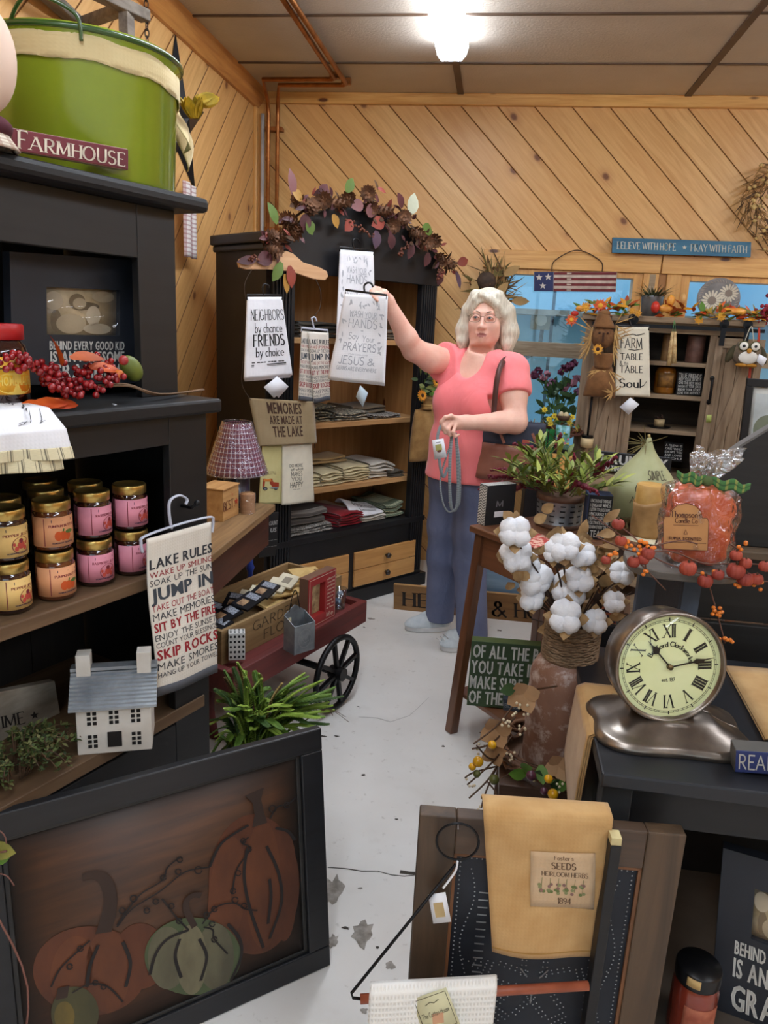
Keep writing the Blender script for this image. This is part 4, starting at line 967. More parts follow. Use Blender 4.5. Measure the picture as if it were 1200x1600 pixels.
# tray with GARDEN FRESH FLOWERS
ty=.105;f0,f1=CT.hy(336,1000,ty),CT.hy(520,868,ty)
TRW=wood('tray_wood',(160,130,88),(128,100,64),'x',.7,7)
T0,T1,TH=-.56,.17,.125;z0=.335
tr=thing('flower_tray','long wooden tray lettered GARDEN FRESH FLOWERS on the red cart','tray',CT,((T0+T1)/2,ty+.13,z0))
MB().box((T0,ty,z0),(T1,ty+.014,z0+TH)).build('front_board',TRW,tr,bevel=.002);MB().box((T0,ty+.27,z0),(T1,ty+.284,z0+TH)).build('back_board',TRW,tr,bevel=.002)
for x in (T0,T1-.014):MB().box((x,ty+.014,z0),(x+.014,ty+.27,z0+TH)).build('end_board',TRW,tr)
MB().box((T0+.014,ty+.014,z0),(T1-.014,ty+.27,z0+.08)).build('bottom',TRW,tr)
fn=plane((T0,ty,z0),(T1-T0,0,0),(0,0,TH));m=MB()
letters(m,[('GARDEN FRESH',.22,.86,.56,.84,'hand',0,.1,.09),('FLOWERS 5$',.30,.80,.16,.44,'hand',0,.1,.09)],fn,.001);m.build('lettering',mat('soft_black',(86,70,48),.85),tr)
zc_=z0+.081
# contents: tan paper packets, cream cards, black magnets
TANP=mat('tan_paper',(206,176,116),.7,(190,158,98),12)
def card(name,label,cat,at,size,rz,m1,group=None,tilt=(0,0),inset=None):
 t_=thing(name,label,cat,CT,at,group,rz);o=ORG[t_.name];w,d=size
 def put(mm,nm,mt,par=t_):
  Rm=Matrix.Rotation(tilt[0],3,'X') @ Matrix.Rotation(tilt[1],3,'Y')
  mm.v=[tuple(Rm @ Vector(p)+o) for p in mm.v];return mm.build(nm,mt,par)
 put(MB().cbox((0,0,.004),(w,d,.008)),'backing',m1)
 if inset:
  for nm,(x,y,ww,dd),mt in inset:put(MB().cbox((x,y,.0085),(ww,dd,.0012)),nm,mt)
 return t_
for i,(x,y,a) in enumerate(((.0,.2,.1),(-.1,.22,-.2),(.06,.16,.4),(-.2,.2,.15),(.1,.22,-.3))):
 card('paper_packet',('tan paper packet at the far end of the cart tray','tan paper packet in the middle of the tray','tan paper packet nearest the red frame','tan paper packet under the cream cards','uppermost tan packet at the tray end')[i],'packet',(x,y+ty-.1,zc_+.01*(i % 3)+.02),(.15,.11),a,TANP,'tan paper packets in the tray',(.15+.05*i,.12))
IV=mat('ivory_card',(228,218,190),.6)
for i in range(5):
 card('gift_card',('ivory mounted card topmost of the fanned row in the tray','second ivory card of the fanned row','third ivory card of the fanned row','fourth ivory card of the fanned row','lowest ivory card of the fanned row')[i],'card',(-.06-.045*i,ty+.11+.012*i,zc_+.055-.007*i),(.095,.075),.25+.05*i,IV,'ivory cards fanned in the tray',(.12,-.18),[('picture',(.0,.0,.045,.03),mat('taupe_print',(150,140,122),.6))])
BCARD=mat('black_card',(26,26,30),.35)
for i,(x,y,a,h) in enumerate(((-.22,.09,.2,.07),(-.33,.08,.05,.06),(-.30,.17,.5,.03),(-.43,.1,-.1,.035),(-.40,.19,.3,.02),(-.47,.16,.4,.015),(-.5,.08,.1,.02))):
 card('magnet_frame',('black magnet frame on top beside the ivory cards','black magnet frame with portrait beside the tray front','black magnet frame under the topmost one','black magnet frame third along the tray front','black magnet frame in the middle of the heap','black magnet frame at the heap bottom','black magnet frame nearest the polka dot box')[i],'magnet',(x,ty+y,zc_+h),(.105,.075),a,BCARD,'black magnet frames in the tray',(.14,-.16),[('picture',(-.022,.006,.04,.03),mat('tan_photo',(188,154,116),.5,(110,80,60),60)),('lettering',(.03,0,.034,.05),mat('grey_print',(178,184,196),.5,(60,62,70),220))])
# wall pocket, red frame, clear cup, polka box on the cart edge
GP=Frame(*CT.w((-.27,.0,0)).xy,.335,55)
g0=GP.hz(461,1024,.025);GP=Frame(*GP.w(g0).xy,.36,52)
gp=thing('tin_pocket','galvanized metal wall pocket standing on the cart edge','pocket',GP,(.0,.05,0));wq=.088;dq=.062
xa=GP.hy(490,1000,0).x;xb=GP.hy(461,1020,0).x;hh=GP.hy(490,945,0).z
m=MB();x0,x1=xb-.004,xb+.086;hf,hb,e=.105,.16,.0025
def wl(ps):m.add(ps,[tuple(range(len(ps)))])
m.box((x0,0,0),(x1,dq,e));m.box((x0,0,0),(x1,e,hf))
m.prism([(x0,0),(x1,0),(x1,hb-.03),((x0+x1)/2,hb),(x0,hb-.03)],lambda a,b,s:(a,s,b),dq-e,dq)
for x in (x0,x1-e):m.prism([(0,0),(dq,0),(dq,hb-.03),(0,hf)],lambda a,b,s:(s,a,b),x,x+e)
m.build('pocket_body',GALV,gp,bevel=.0008)
fn=plane((x0,0,0),(x1-x0,0,0),(0,0,hf));m=MB();line2d(m,el2(.5,.5,.3,.32,30)+[(.8,.5)],fn,.02,.001);line2d(m,[(.3,.35),(.45,.6),(.55,.45),(.7,.65)],fn,.02,.001);line2d(m,[(.3,.6),(.5,.35),(.7,.4)],fn,.02,.001);m.build('embossing',mat('worn_zinc',(176,180,182),.5,metal=.5),gp)
MB().cbox(((x0+.022),dq-.004,hb-.055),(.014,.002,.02)).build('price_sticker',mat('cream_sticker',(226,214,180),.6),gp)
MB().tube(spline([(x0+.02,dq,hb-.04),(x0+.03,dq-.005,hb+.03),(x0+.042,dq-.008,hb+.055),(x0+.052,dq-.008,hb+.03),(x0+.07,dq,hb-.03)],6),.0016,6).build('wire_hook',BLKMETAL,gp)
r0,r1=CT.hz(481,985,CZ),CT.hz(523,962,CZ)
RF=Frame(*CT.w(r0).xy,CZ,math.degrees(math.atan2((CT.w(r1)-CT.w(r0)).y,(CT.w(r1)-CT.w(r0)).x)))
Lr=(r1-r0).length;hr=RF.hy(523,888,0).z;hr=(hr+RF.hy(483,908,0).z)/2
rf=thing('red_photo_frame','red box photo frame with cream writing standing on the cart','photo frame',RF,(Lr/2,.02,0));tk=.042
REDF=mat('red_frame_paint',(158,40,40),.5,(134,30,32),12)
m=MB();a,b,c_,d=.12*Lr,.6*Lr,.2*hr,.84*hr
m.box((0,0,0),(Lr,tk,c_)).box((0,0,d),(Lr,tk,hr)).box((0,0,c_),(a,tk,d)).box((b,0,c_),(Lr,tk,d));m.build('frame',[REDF],rf)
MB().box((-.001,.0005,.001),(Lr+.001,tk+.001,.0)).box((-.0015,.003,0),(0,tk,hr)).box((-.0015,.003,hr),(Lr,tk,hr+.0015)).build('frame_edge',mat('brown_edge',(118,84,66),.6),rf)
MB().box((a,tk*.6,c_),(b,tk*.7,d)).build('picture',mat('tan_portrait',(190,164,120),.5,(120,92,64),30),rf)
fn=plane((0,0,0),(Lr,0,0),(0,0,hr));m=MB()
for i in range(9):letters(m,[('abundance love'[i:i+5],.66+.02*(i % 2),.94,.84-.075*i,.88-.075*i,'hand',0,.2,.18)],fn,.001)
letters(m,[('life',.66,.92,.08,.17,'hand',0,.12,.12)],fn,.001);line2d(m,[(.03,.03),(.97,.03),(.97,.97),(.03,.97),(.03,.03)],fn,.012,.001);m.build('lettering',mat('cream_script',(234,214,190),.7),rf)
q=CT.hz(541,953,CZ);cu=thing('clear_cup','clear plastic cup of small jars at the far end of the cart','cup',CT,(q.x,q.y+.035,CZ));at=ORG[cu.name]
MB().lathe([(.024,0),(.03,.085),(.029,.085),(.023,.003),(0,.003)],28,0,at).build('cup',glassy('clear_cup_plastic',(225,232,240),.1),cu)
MB().ell(at+Vector((.004,0,.06)),.014,14,10).ell(at+Vector((-.006,.004,.03)),.015,14,10).build('filling',mat('teal_filling',(96,124,140),.4,(190,200,204),30),cu)
q0,q1=CT.hz(357,1030,CZ),CT.hz(383,1030,CZ)
PF=Frame(*CT.w(CT.hz(357,1032,CZ)).xy,CZ,20);wd_=PF.hy(383,1032,0).x;hh=PF.hy(370,990,0).z
pk=thing('polka_box','small white box with black polka dots on the near end of the cart','box',PF,(wd_/2,.02,0))
MB().box((0,0,0),(wd_,.04,hh)).build('box_body',mat('white_gloss',(236,236,232),.4),pk,bevel=.001)
fn=plane((0,0,0),(wd_,0,0),(0,0,hh));ft=plane((0,0,hh),(wd_,0,0),(0,.04,0));fr_=plane((wd_,0,0),(0,.04,0),(0,0,hh));m=MB()
for i in range(4):
 for j in range(5):
  for f_ in (fn,fr_):shape2d(m,el2(.14+.25*i,.12+.19*j,.07,.05,10),f_,.0006)
  if j<3:shape2d(m,el2(.14+.25*i,.2+.3*j,.06,.09,10),ft,.0006)
m.build('polka_dots',INK,pk)
# blue candlestick, blue ribbon coil and a black lettered board by the table end
q=CT.hy(391,850,.56);bx=q.x;zt_=q.z
t_=thing('blue_candle_stand','tall turned blue spindle stand on the floor behind the cart','candlestick',CT,(bx,.56,0))
m=MB();pr=[(0,0),(.07,0),(.07,.015),(.02,.03)];z=.06
while z<zt_-.04:pr+=[(.012,z),(.020,z+.02),(.012,z+.04)];z+=.11
m.lathe(pr+[(.02,zt_),(0,zt_)],20,0,(bx,.56,0));m.build('turned_post',mat('cobalt_paint',(44,66,150),.45),t_)
m=MB();o_=CT.hy(352,892,.5);pts=[]
for k in range(40):a=k*.7;pts.append(o_+Vector((.05*math.cos(a)*(1-.01*k),.02*math.sin(a*.7),.03*math.sin(a)*(1-.012*k))))
pts+=[Vector((bx-.05,.54,o_.z)),Vector((bx,.545,o_.z+.03))]
m.tube(spline(pts,3),.0035,5,flat=.3);m.build('ribbon_coil',mat('blue_ribbon',(66,92,176),.4),info=('coil of blue ribbon tied to the blue spindle stand behind the cart','ribbon'),F=CT)
# ================================================================== CORNER CABINET WITH ARCHED TOP
CF=Frame(-.317,4.198,0,51);CWD,CDP=1.10,.46
CPINE=wood('cabinet_pine',(196,152,102),(170,124,76),'x',.55,6,.1,knots=True);CPINEZ=wood('cabinet_pine_back',(184,136,84),(156,108,60),'z',.55,6,.1,knots=True)
DRW=wood('drawer_pine',(212,160,98),(188,134,74),'x',.45,5,.08,.2)
CBLK=mat('cabinet_black',(30,30,33),.42,(22,22,24),5)
cb=thing('corner_cabinet','tall black cabinet with arched top and pine shelves in the corner','cabinet',CF,(-CWD/2,CDP/2,0))
PW=.12;X0,X1=-CWD,0.0
def flute(x0,x1,z0,z1):
 m=MB();m.box((x0,.004,z0),(x1,.04,z1));n=6;w=(x1-x0-.02)/n
 for k in range(n):x=x0+.012+k*w;m.box((x,-.004,z0+.03),(x+w*.62,.006,z1-.03))
 return m
flute(X1-.14,X1-.025,.07,1.74).build('pilaster',CBLK,cb,bevel=.002);flute(X0+.02,X0+.14,.07,1.74).build('pilaster',CBLK,cb,bevel=.002)
MB().box((X0,.03,.06),(X0+.02,CDP,1.84)).build('side_panel',mat('cabinet_side',(42,36,32),.55,(34,28,25),5),cb);MB().box((X1-.02,.03,.06),(X1,CDP,1.84)).build('side_panel',CBLK,cb)
MB().box((X0+.021,.045,.30),(X0+.035,CDP-.02,1.84)).build('side_lining',CPINEZ,cb);MB().box((X1-.035,.045,.30),(X1-.021,CDP-.02,1.84)).build('side_lining',CPINEZ,cb)
MB().box((X0+.02,CDP-.02,.06),(X1-.02,CDP-.005,1.84)).build('back_panel',CPINEZ,cb)
for z in (.652,.985,1.40):
 MB().box((X0+.036,.06,z-.026),(X1-.036,CDP-.021,z)).build('shelf',CPINE,cb,bevel=.002)
MB().box((X0+.02,-.004,.395),(X1-.02,CDP-.021,.425)).build('deck',CBLK,cb,bevel=.002)
m=MB().box((X0-.012,-.012,0),(X1+.012,CDP,.075));m.build('plinth',CBLK,cb,bevel=.004)
MB().box((X0+.13,.004,.075),(X1-.13,.03,.092)).box((X0+.13,.004,.288),(X1-.13,.03,.395)).box((-.585,.004,.092),(-.545,.03,.288)).build('drawer_frame',CBLK,cb)
for (a,b) in ((X0+.14,-.585),(-.545,X1-.085)):
 for z0,z1 in ((.093,.188),(.191,.287)):
  d_=MB().box((a,-.008,z0),(b,.02,z1)).build('drawer',DRW,cb,bevel=.003)
  xm=(a+b)/2
  MB().lathe([(0,0),(.008,0),(.008,.008),(.016,.016),(.015,.026),(0,.03)],18,T=Matrix.Translation((xm,-.008,(z0+z1)/2)) @ Matrix.Rotation(R(90),4,'X')).build('knob',mat('dark_knob',(40,28,24),.3,coat=.4),d_)
# arched pediment
m=MB();po=[(X0+.02,1.69),(X1-.02,1.69),(X1-.02,1.80)]
for k in range(25):
 t_=k/24;x=X1-.04+(X0-X1+.08)*t_;po.append((x,1.83+.20*math.sin(math.pi*t_)**.9))
po.append((X0+.02,1.80));m.prism(po,lambda a,b,s:(a,s,b),-.006,.03);m.build('arched_pediment',CBLK,cb,bevel=.002)
MB().box((X0-.035,-.02,1.805),(X0+.10,CDP,1.85)).box((X0-.02,-.01,1.775),(X0+.10,CDP,1.805)).build('crown',CBLK,cb,bevel=.008)
MB().box((X0,.03,1.83),(X1,CDP,1.845)).build('top',CBLK,cb)
# --- garland
CONE=mat('pine_cone',(124,84,56),.8,(82,54,36),40)
def cone_mesh(m,c,r,h,d,mi=0):
 d=Vector(d).normalized();q=d.to_track_quat('Z','Y').to_matrix();c=Vector(c)
 m.ell(c,(r*.5,r*.5,h*.45),10,8,mi,q)
 n=46
 for k in range(n):
  t=(k+.5)/n;a=k*2.39996;z=(t-.5)*h;rr=r*math.sin(math.pi*(.12+.80*t))**.7
  b=c+q @ Vector((rr*.35*math.cos(a),rr*.35*math.sin(a),z));dd=q @ Vector((math.cos(a),math.sin(a),.35))
  m.leaf(b,dd,q @ Vector((0,0,1)),rr*.75,r*.42,mi,-.2,.1,2)
 return m
gl=thing('pinecone_garland','pinecone and leaf garland draped over the arched cabinet top','garland',CF,(-.55,-.03,1.84))
def arch(t):return Vector((X0+.0+(CWD+.02)*t,-.045,1.70+.30*math.sin(math.pi*min(max(t,.0),1))**.8+.02))
gpx=[(437,372),(425,390),(452,345),(485,325),(470,318),(526,318),(545,310),(575,302),(580,325),(600,330),(615,353),(632,340),(650,365),(680,375),(690,405),(462,362),(665,380),(505,312),(420,372),(700,412)]
m0=MB().tube(spline([CF.hy(a,b,-.02) for a,b in ((385,408),(425,392),(450,350),(490,322),(550,315),(600,332),(650,368),(690,402),(718,412))],8),.006,6);m0.build('vine',TWIG,gl)
for i,(a,b) in enumerate(gpx):
 m=MB();c=CF.hy(a,b,-.05-.02*(i % 2));cone_mesh(m,c,rnd.uniform(.036,.046),rnd.uniform(.075,.105),(rnd.uniform(-1,1),rnd.uniform(-1,-.1),rnd.uniform(-.6,.6)));m.build('pinecone',CONE,gl)
lm_=[LEAFB,mat('leaf_mauve',(128,84,84),.5),mat('garland_green',(96,120,52),.5),mat('leaf_pale',(196,200,176),.45),mat('garland_red',(140,62,48),.5),mat('garland_gold',(168,124,56),.5),mat('leaf_plum',(96,74,92),.5)]
for (a,b,ang,L,k,w) in ((458,305,100,.10,1,.04),(480,335,250,.07,0,.05),(433,350,120,.09,2,.04),(480,345,300,.06,2,.05),(541,300,60,.07,2,.04),(567,318,200,.07,1,.045),(640,335,75,.10,3,.062),(628,325,115,.07,0,.045),(578,340,90,.06,1,.055),(588,360,270,.08,6,.05),(600,345,200,.08,4,.05),(660,355,350,.07,2,.05),(715,412,20,.08,4,.04),(712,425,300,.09,6,.035),(690,425,250,.07,0,.04),(440,410,240,.09,2,.04),(452,415,280,.09,4,.045),(445,428,280,.08,5,.03),(400,405,190,.09,0,.03),(500,310,60,.07,0,.05),(520,335,300,.06,5,.04),(472,312,150,.06,5,.04),(610,365,280,.07,0,.05),(645,380,250,.08,0,.04),(550,345,230,.06,4,.04),(670,395,250,.07,0,.04),(425,400,200,.08,0,.05)):
 o_=CF.hy(a,b,-.075);m=MB();m.leaf(o_,(math.cos(R(ang)),-.15,math.sin(R(ang))),(.1,-1,.25),L*1.05,w*1.3,0,.15,.12);m.build('leaf',lm_[k],gl)
m=MB();m2=MB()
for k in range(110):
 i=rnd.randrange(len(gpx));o_=CF.hy(gpx[i][0]+rnd.uniform(-18,18),gpx[i][1]+rnd.uniform(-10,16),-.05+rnd.uniform(-.03,.01));m.leaf(o_,(rnd.uniform(-1,1),-.3,rnd.uniform(-1,1)),(0,-1,.3),rnd.uniform(.03,.055),rnd.uniform(.012,.024),rnd.choice((0,0,1,2)),.2)
m.build('small_leaves',[LEAFB,TWIG,MC['garland_red']],gl)
for q in ((542,345,585,370),(385,408,402,402),(640,380,622,400),(690,420,684,440)):
 m=MB();a=CF.hy(q[0],q[1],-.07);b=CF.hy(q[2],q[3],-.08)
 for k in range(24):
  p_=a+(b-a)*(k/24);m.ell(p_+Vector((rnd.uniform(-.012,.012),rnd.uniform(-.012,.012),rnd.uniform(-.012,.012))),.006,6,5)
 m.build('seed_spray',mat('russet_seed',(112,62,44),.7),gl)
# --- plank hanger with cord and the MEMORIES towel
hg=thing('coat_hanger','plain wooden coat hanger board with cord on the cabinet post','hanger',CF,tuple(CF.hy(440,420,-.06)))
D0=-.07
px=[(373,410),(376,404),(400,403),(425,407),(437,402),(447,392),(458,396),(474,410),(500,418),(511,424),(513,432),(508,438),(490,436),(455,424),(420,421),(385,421),(375,418)]
po=[CF.hy(a,b,D0) for a,b in px]
m=MB().prism([(p.x,p.z) for p in po],lambda a,b,s:(a,s,b),D0,D0+.016);m.build('board',wood('hanger_wood',(206,164,124),(188,142,100),'x',.5,6),hg,bevel=.002)
m=MB().tube(spline([CF.hy(a,b,D0) for a,b in ((394,420),(382,445),(384,480),(380,560),(378,600),(392,625))],6),.0016,5);m.build('cord',mat('dark_cord',(70,56,44),.8),hg)
m=MB().tube(spline([CF.hy(a,b,D0) for a,b in ((493,436),(501,455),(500,480),(490,502),(490,560),(491,640),(492,700))],6),.0016,5);m.build('cord',MC['dark_cord'],hg)
def towel(name,label,F,px,depth,mt,lines=None,lm=None,wave=None,th=.005,extra=None,group=None,layers=0,nu=18,nv=26):
 fn=quad(F,px,depth,wave or (lambda u,v:.006*math.sin(u*6)*(1-v)));c=fn(.5,0)
 t_=thing(name,label,'towel',F,tuple(c),group)
 MB().sheet(fn,nu,nv,th).build('cloth_panel',mt,t_)
 for k in range(layers):
  f2=lambda u,v,k=k:fn(.02*(k+1)+u*(1-.03*(k+1)),v*(1+.018*(k+1))-.018*(k+1))+Vector((0,.006*(k+1),0));MB().sheet(f2,nu,nv,.004).build('fold_layer',mt,t_)
 if lines:m=MB();letters(m,lines,fn,th/2+.0007);m.build('lettering',lm,t_)
 if extra:extra(fn,t_)
 return t_,fn
def black_hanger(t_,F,a,b,hook,depth,mt=None):
 """slim towel hanger from a to b with its hook ending at the pixel list"""
 pa,pb=F.hy(*a,depth),F.hy(*b,depth);m=MB().tube([pa+Vector((0,0,-.02)),pa,pb,pb+Vector((0,0,-.02))],.0045,8,flat=.7)
 m.tube(spline([F.hy(x,y,depth) for x,y in hook],6),.004,8);m.build('hanger',mt or BLKPLAST,t_)
towel('dish_towel','olive brown towel reading MEMORIES ARE MADE AT THE LAKE on the cabinet',CF,[(389,622),(488,627),(492,692),(404,697)],-.062,TAUPE,
      [('MEMORIES',.23,.78,.70,.95,'bold'),('ARE MADE AT',.235,.775,.47,.66,'bold'),('THE LAKE',.26,.765,.19,.43,'bold')],[BRINK],wave=lambda u,v:.012*math.sin(u*3.1)+(.012 if u>.86 else 0))
towel('dish_towel','white towel reading NEIGHBORS BY CHANCE FRIENDS BY CHOICE on the left post',CF,[(386,464),(440,464),(457,586),(381,592)],-.085,TOWELW,
      [('NEIGHBORS',.10,.98,.72,.845,'brush',0,.13,.05),('by chance',.20,.90,.565,.68,'brush',0,.12,.06),('FRIENDS',.16,.92,.40,.535,'brush',0,.19,.07),('by choice',.22,.88,.265,.375,'brush',0,.15,.06),('- --- --- --',.14,.86,.165,.23,'brush',0,.1,.2)],[INK],layers=2,
      extra=lambda fn,t_:(black_hanger(t_,CF,(386,461),(440,461),[(412,461),(410,450),(413,444),(419,446),(420,450)],-.085),
  (lambda m:(line2d(m,[(.13,.16),(.9,.17)],fn,.012,.004),line2d(m,[(.13,.145),(.9,.15)],fn,.006,.004),m.build('underline',INK,t_)))(MB()),
  [MB().sheet(quad(CF,p_,-.085+.004*i),2,2,.001).build('tag',PAPER,t_) for i,p_ in enumerate((((433,588),(449,606),(428,622),(412,605)),((436,590),(451,604),(435,622),(424,606))))]))
def rules_towel(label,px,dep,u0=0.0):
 t_,fn=towel('dish_towel',label,CF,px,dep,MC['oatmeal_cloth'],rules_lines(.06,.90,-.02-u0,1.03-u0),[CHAR,RED_INK,MC['slate_ink']],nu=10)
 MB().sheet(lambda u,v:fn(u,.07*v-.01)+Vector((0,-.0026,0)),8,2,.003).build('hem_band',MC['slate_hem'],t_);return t_
t_=rules_towel('lake rules towel on a clear hanger beside the plank hanger cord',[(481,518),(513,520),(516,624),(490,629)],-.08)
black_hanger(t_,CF,(471,512),(512,516),[(491,514),(488,502),(487,497),(492,496),(495,502)],-.08,CLEARP)
rules_towel('lake rules towel folded behind the other one, mostly hidden',[(471,517),(482,518),(492,628),(466,624)],-.074,0.0)
TRK=[mat('truck_red',(176,66,36),.7),mat('truck_orange',(222,140,66),.7),mat('truck_grey',(130,134,140),.7),INK]
def truck(fn,t_):
 m=MB();shape2d(m,[(.1,.28),(.82,.28),(.82,.36),(.55,.37),(.48,.43),(.1,.43)],fn,.004,0);shape2d(m,[(.12,.38),(.46,.38),(.42,.425),(.12,.425)],fn,.0044,1);shape2d(m,[(.1,.255),(.8,.255),(.8,.285),(.1,.285)],fn,.0044,2)
 for x in (.2,.68):shape2d(m,el2(x,.262,.085,.03,16),fn,.0048,3);shape2d(m,el2(x,.262,.05,.018,14),fn,.0052,2)
 m.build('truck_print',TRK,t_)
towel('dish_towel','yellow-green towel printed with an orange-red truck behind the lamp',CF,[(410,694),(443,694),(442,787),(404,787)],-.05,cloth('sage_yellow_cloth',(204,196,140),(194,184,126)),[('HELLO FALL',.2,.68,.50,.55,'hand',0,.1,.1)],[BRINK],extra=truck)
towel('dish_towel','cream towel reading DO MORE OF WHAT MAKES YOU HAPPY',CF,[(441,694),(487,693),(491,784),(440,789)],-.056,CREAM,
      [('DO MORE',.22,.66,.62,.67,'hand',0,.1,.12),('of what',.26,.68,.56,.605,'hand',0,.1,.12),('MAKES',.27,.64,.47,.54,'hand',0,.1,.11),('YOU',.28,.62,.39,.45,'hand',0,.1,.11),('HAPPY',.23,.66,.28,.365,'hand',0,.1,.13),('--',.32,.56,.235,.262,'hand',0,.1,.2)],[INK])
# --- the WASH YOUR HANDS towels: one on the cabinet, one in the hand
def wash_lines(all_=True):
 L=[('WASH',.20,.48,.745,.815,'hand',0,.1,.1),('YOUR',.53,.78,.745,.805,'hand',0,.1,.1),('HANDS',.20,.80,.625,.72,'hand',0,.1,.09)]
 if all_:L+=[('*',.46,.54,.575,.61,'hand',1),('Say',.24,.45,.49,.565,'hand',0,.1,.09),('Your',.52,.76,.47,.54,'hand',0,.1,.09),('PRAYERS',.17,.80,.355,.445,'hand',0,.1,.11),('because',.30,.66,.305,.33,'hand',1,.1,.1),('JESUS',.14,.60,.195,.29,'hand',0,.1,.1),('&',.66,.80,.20,.28,'hand',0,.1,.1),('GERMS ARE EVERYWHERE',.12,.84,.125,.165,'hand',0,.1,.14)]
 return L
def sprigs(fn,t_):
 m=MB()
 for k in range(15):
  u=.16+.68*rnd.random();v=.85+.07*rnd.random();a=rnd.uniform(0,3.1);shape2d(m,el2(u,v,.035,.012,8,rot=math.degrees(a)),fn,.0032)
 for k in range(18):
  sd=rnd.choice((.10,.88));u=sd+rnd.uniform(-.03,.03);v=rnd.uniform(.33,.8);shape2d(m,el2(u,v,.035,.012,8,rot=rnd.uniform(0,180)),fn,.0032)
 line2d(m,[(.53,.735),(.78,.735)],fn,.008,.0032);m.build('leaf_print',PGREY,t_)
t_,fn=towel('dish_towel','white WASH YOUR HANDS towel on a black hanger on the cabinet arch',CF,[(531,390),(583,394),(588,565),(524,560)],-.07,TOWELW,[(l[0],l[1],l[2],.22+.78*l[3]-.0,.22+.78*l[4],l[5])+tuple(l[6:]) for l in wash_lines(False)]+[('Say Your',.22,.72,.585,.635,'hand',0,.1,.09)],[GREYINK,PGREY],layers=1,extra=lambda fn,t_:sprigs(lambda u,v:fn(u,.22+.78*v),t_))
black_hanger(t_,CF,(531,386),(583,392),[(553,389),(551,380),(553,374),(559,374),(562,379)],-.07)
# --- folded linens on the shelves
def folded(name,label,F,x0,x1,y,z,h,d,mt,n=3,group=None,drop=0.0,skew=0.0,um=None):
 """one folded cloth: a soft slab with rounded folds along its front"""
 t_=thing(name,label,'towel',F,((x0+x1)/2,y+d/2,z),group);th=h/n
 for k in range(n):
  sx=rnd.uniform(-.006,.006);sy=rnd.uniform(-.008,.008);za=z+th*k
  def fn(u,v,za=za,sx=sx,sy=sy,k=k):
   a=v*2*math.pi;c_,s_=math.cos(a),math.sin(a);e=.35
   yy=d/2*(abs(c_)**e)*(1 if c_>0 else -1);zz=th*.5*(abs(s_)**.8)*(1 if s_>0 else -1)
   return Vector((x0+(x1-x0)*u+sx+skew*yy,y+d/2+yy+sy,za+th*.5+zz+(.004*math.sin(u*7+k)+drop*max(0,u-.6))*(1 if k else .3)*(.5+.5*abs(c_))))
  m=MB();nu,nv=14,28;vs=[];fs=[]
  for j in range(nv):
   for i in range(nu+1):vs.append(fn(i/nu,j/nv))
  for j in range(nv):
   j2=(j+1) % nv
   for i in range(nu):fs.append((j*(nu+1)+i,j*(nu+1)+i+1,j2*(nu+1)+i+1,j2*(nu+1)+i))
  fs+=[tuple(j*(nu+1) for j in range(nv))[::-1],tuple(j*(nu+1)+nu for j in range(nv))]
  b=m.add(vs,fs,0,True)
  for j in range(nv):
   for i in range(nu+1):m.uv[b+j*(nu+1)+i]=(i/nu,j/nv)
  m.build('fold',mt,t_)
 return t_
DAM=mat('damask_print',(150,140,112),.9,(60,58,54),60,lo=.46,hi=.54);DAM2=mat('damask_dark',(92,90,84),.9,(176,168,146),70,lo=.48,hi=.54);ECRU=cloth('ecru_cloth',(214,200,160),(200,184,142));BRN=cloth('brown_cloth',(116,100,80),(96,82,64));OATW=cloth('oat_white',(214,208,196),(196,188,174));CHM=cloth('charcoal_cloth',(74,68,60),(92,84,72))
GSTR=uvmat('grey_stripe',(120,112,104),[(.22,.5,0,(74,68,64),1,.8),(.22,.12,.6,(172,166,158),1,.8)]);CHK=mat('check_print',(84,78,72),.9,(160,154,146),120,lo=.49,hi=.51)
REDC=cloth('red_cloth',(148,22,34),(124,16,26));GPAT=uvmat('green_zigzag',(168,170,140),[(.14,.5,0,(66,80,62),1,.85),(.14,.45,.3,(66,80,62),0,.5)])
SH={2:.985,3:.652,4:.425,1:1.40}
folded('folded_towel','tan and charcoal damask towels at the left of the upper shelf',CF,-.90,-.66,.10,SH[2],.05,.26,DAM,4)
folded('folded_towel','damask towel lying on the left pile of the upper shelf',CF,-.84,-.60,.12,SH[2]+.053,.022,.22,DAM,2)
folded('folded_towel','dark patterned towel in the middle of the upper shelf front',CF,-.64,-.42,.08,SH[2],.045,.2,DAM2,3)
folded('folded_towel','olive brown towels curling at the back of the upper shelf',CF,-.46,-.22,.16,SH[2],.06,.22,BRN,3)
folded('folded_towel','thin charcoal check cloth at the right of the upper shelf',CF,-.38,-.18,.08,SH[2],.02,.16,CHK,2)
folded('folded_towel','ecru towels at the left of the middle shelf',CF,-.90,-.72,.09,SH[3],.06,.24,ECRU,4)
folded('folded_towel','ecru towel pile second along the middle shelf',CF,-.71,-.57,.085,SH[3],.07,.24,ECRU,5)
folded('folded_towel','ecru towel pile third along the middle shelf',CF,-.56,-.38,.09,SH[3],.085,.24,ECRU,6)
folded('folded_towel','greyish white towels slumping at the right of the middle shelf',CF,-.37,-.18,.10,SH[3],.09,.26,OATW,5,drop=-.05)
folded('folded_towel','brown napkins at the right end of the middle shelf',CF,-.24,-.135,.075,SH[3],.035,.14,CHM,4)
folded('folded_towel','tan towel lying on top behind the ecru piles',CF,-.70,-.46,.2,SH[3]+.09,.035,.16,cloth('tan_cloth',(180,152,108),(160,132,88)),2)
folded('folded_towel','grey checked cloths at the left front of the bottom shelf',CF,-.95,-.66,.045,SH[4],.035,.22,CHK,3)
folded('folded_towel','grey striped towel on the checked cloths of the bottom shelf',CF,-.93,-.69,.07,SH[4]+.038,.08,.24,GSTR,2)
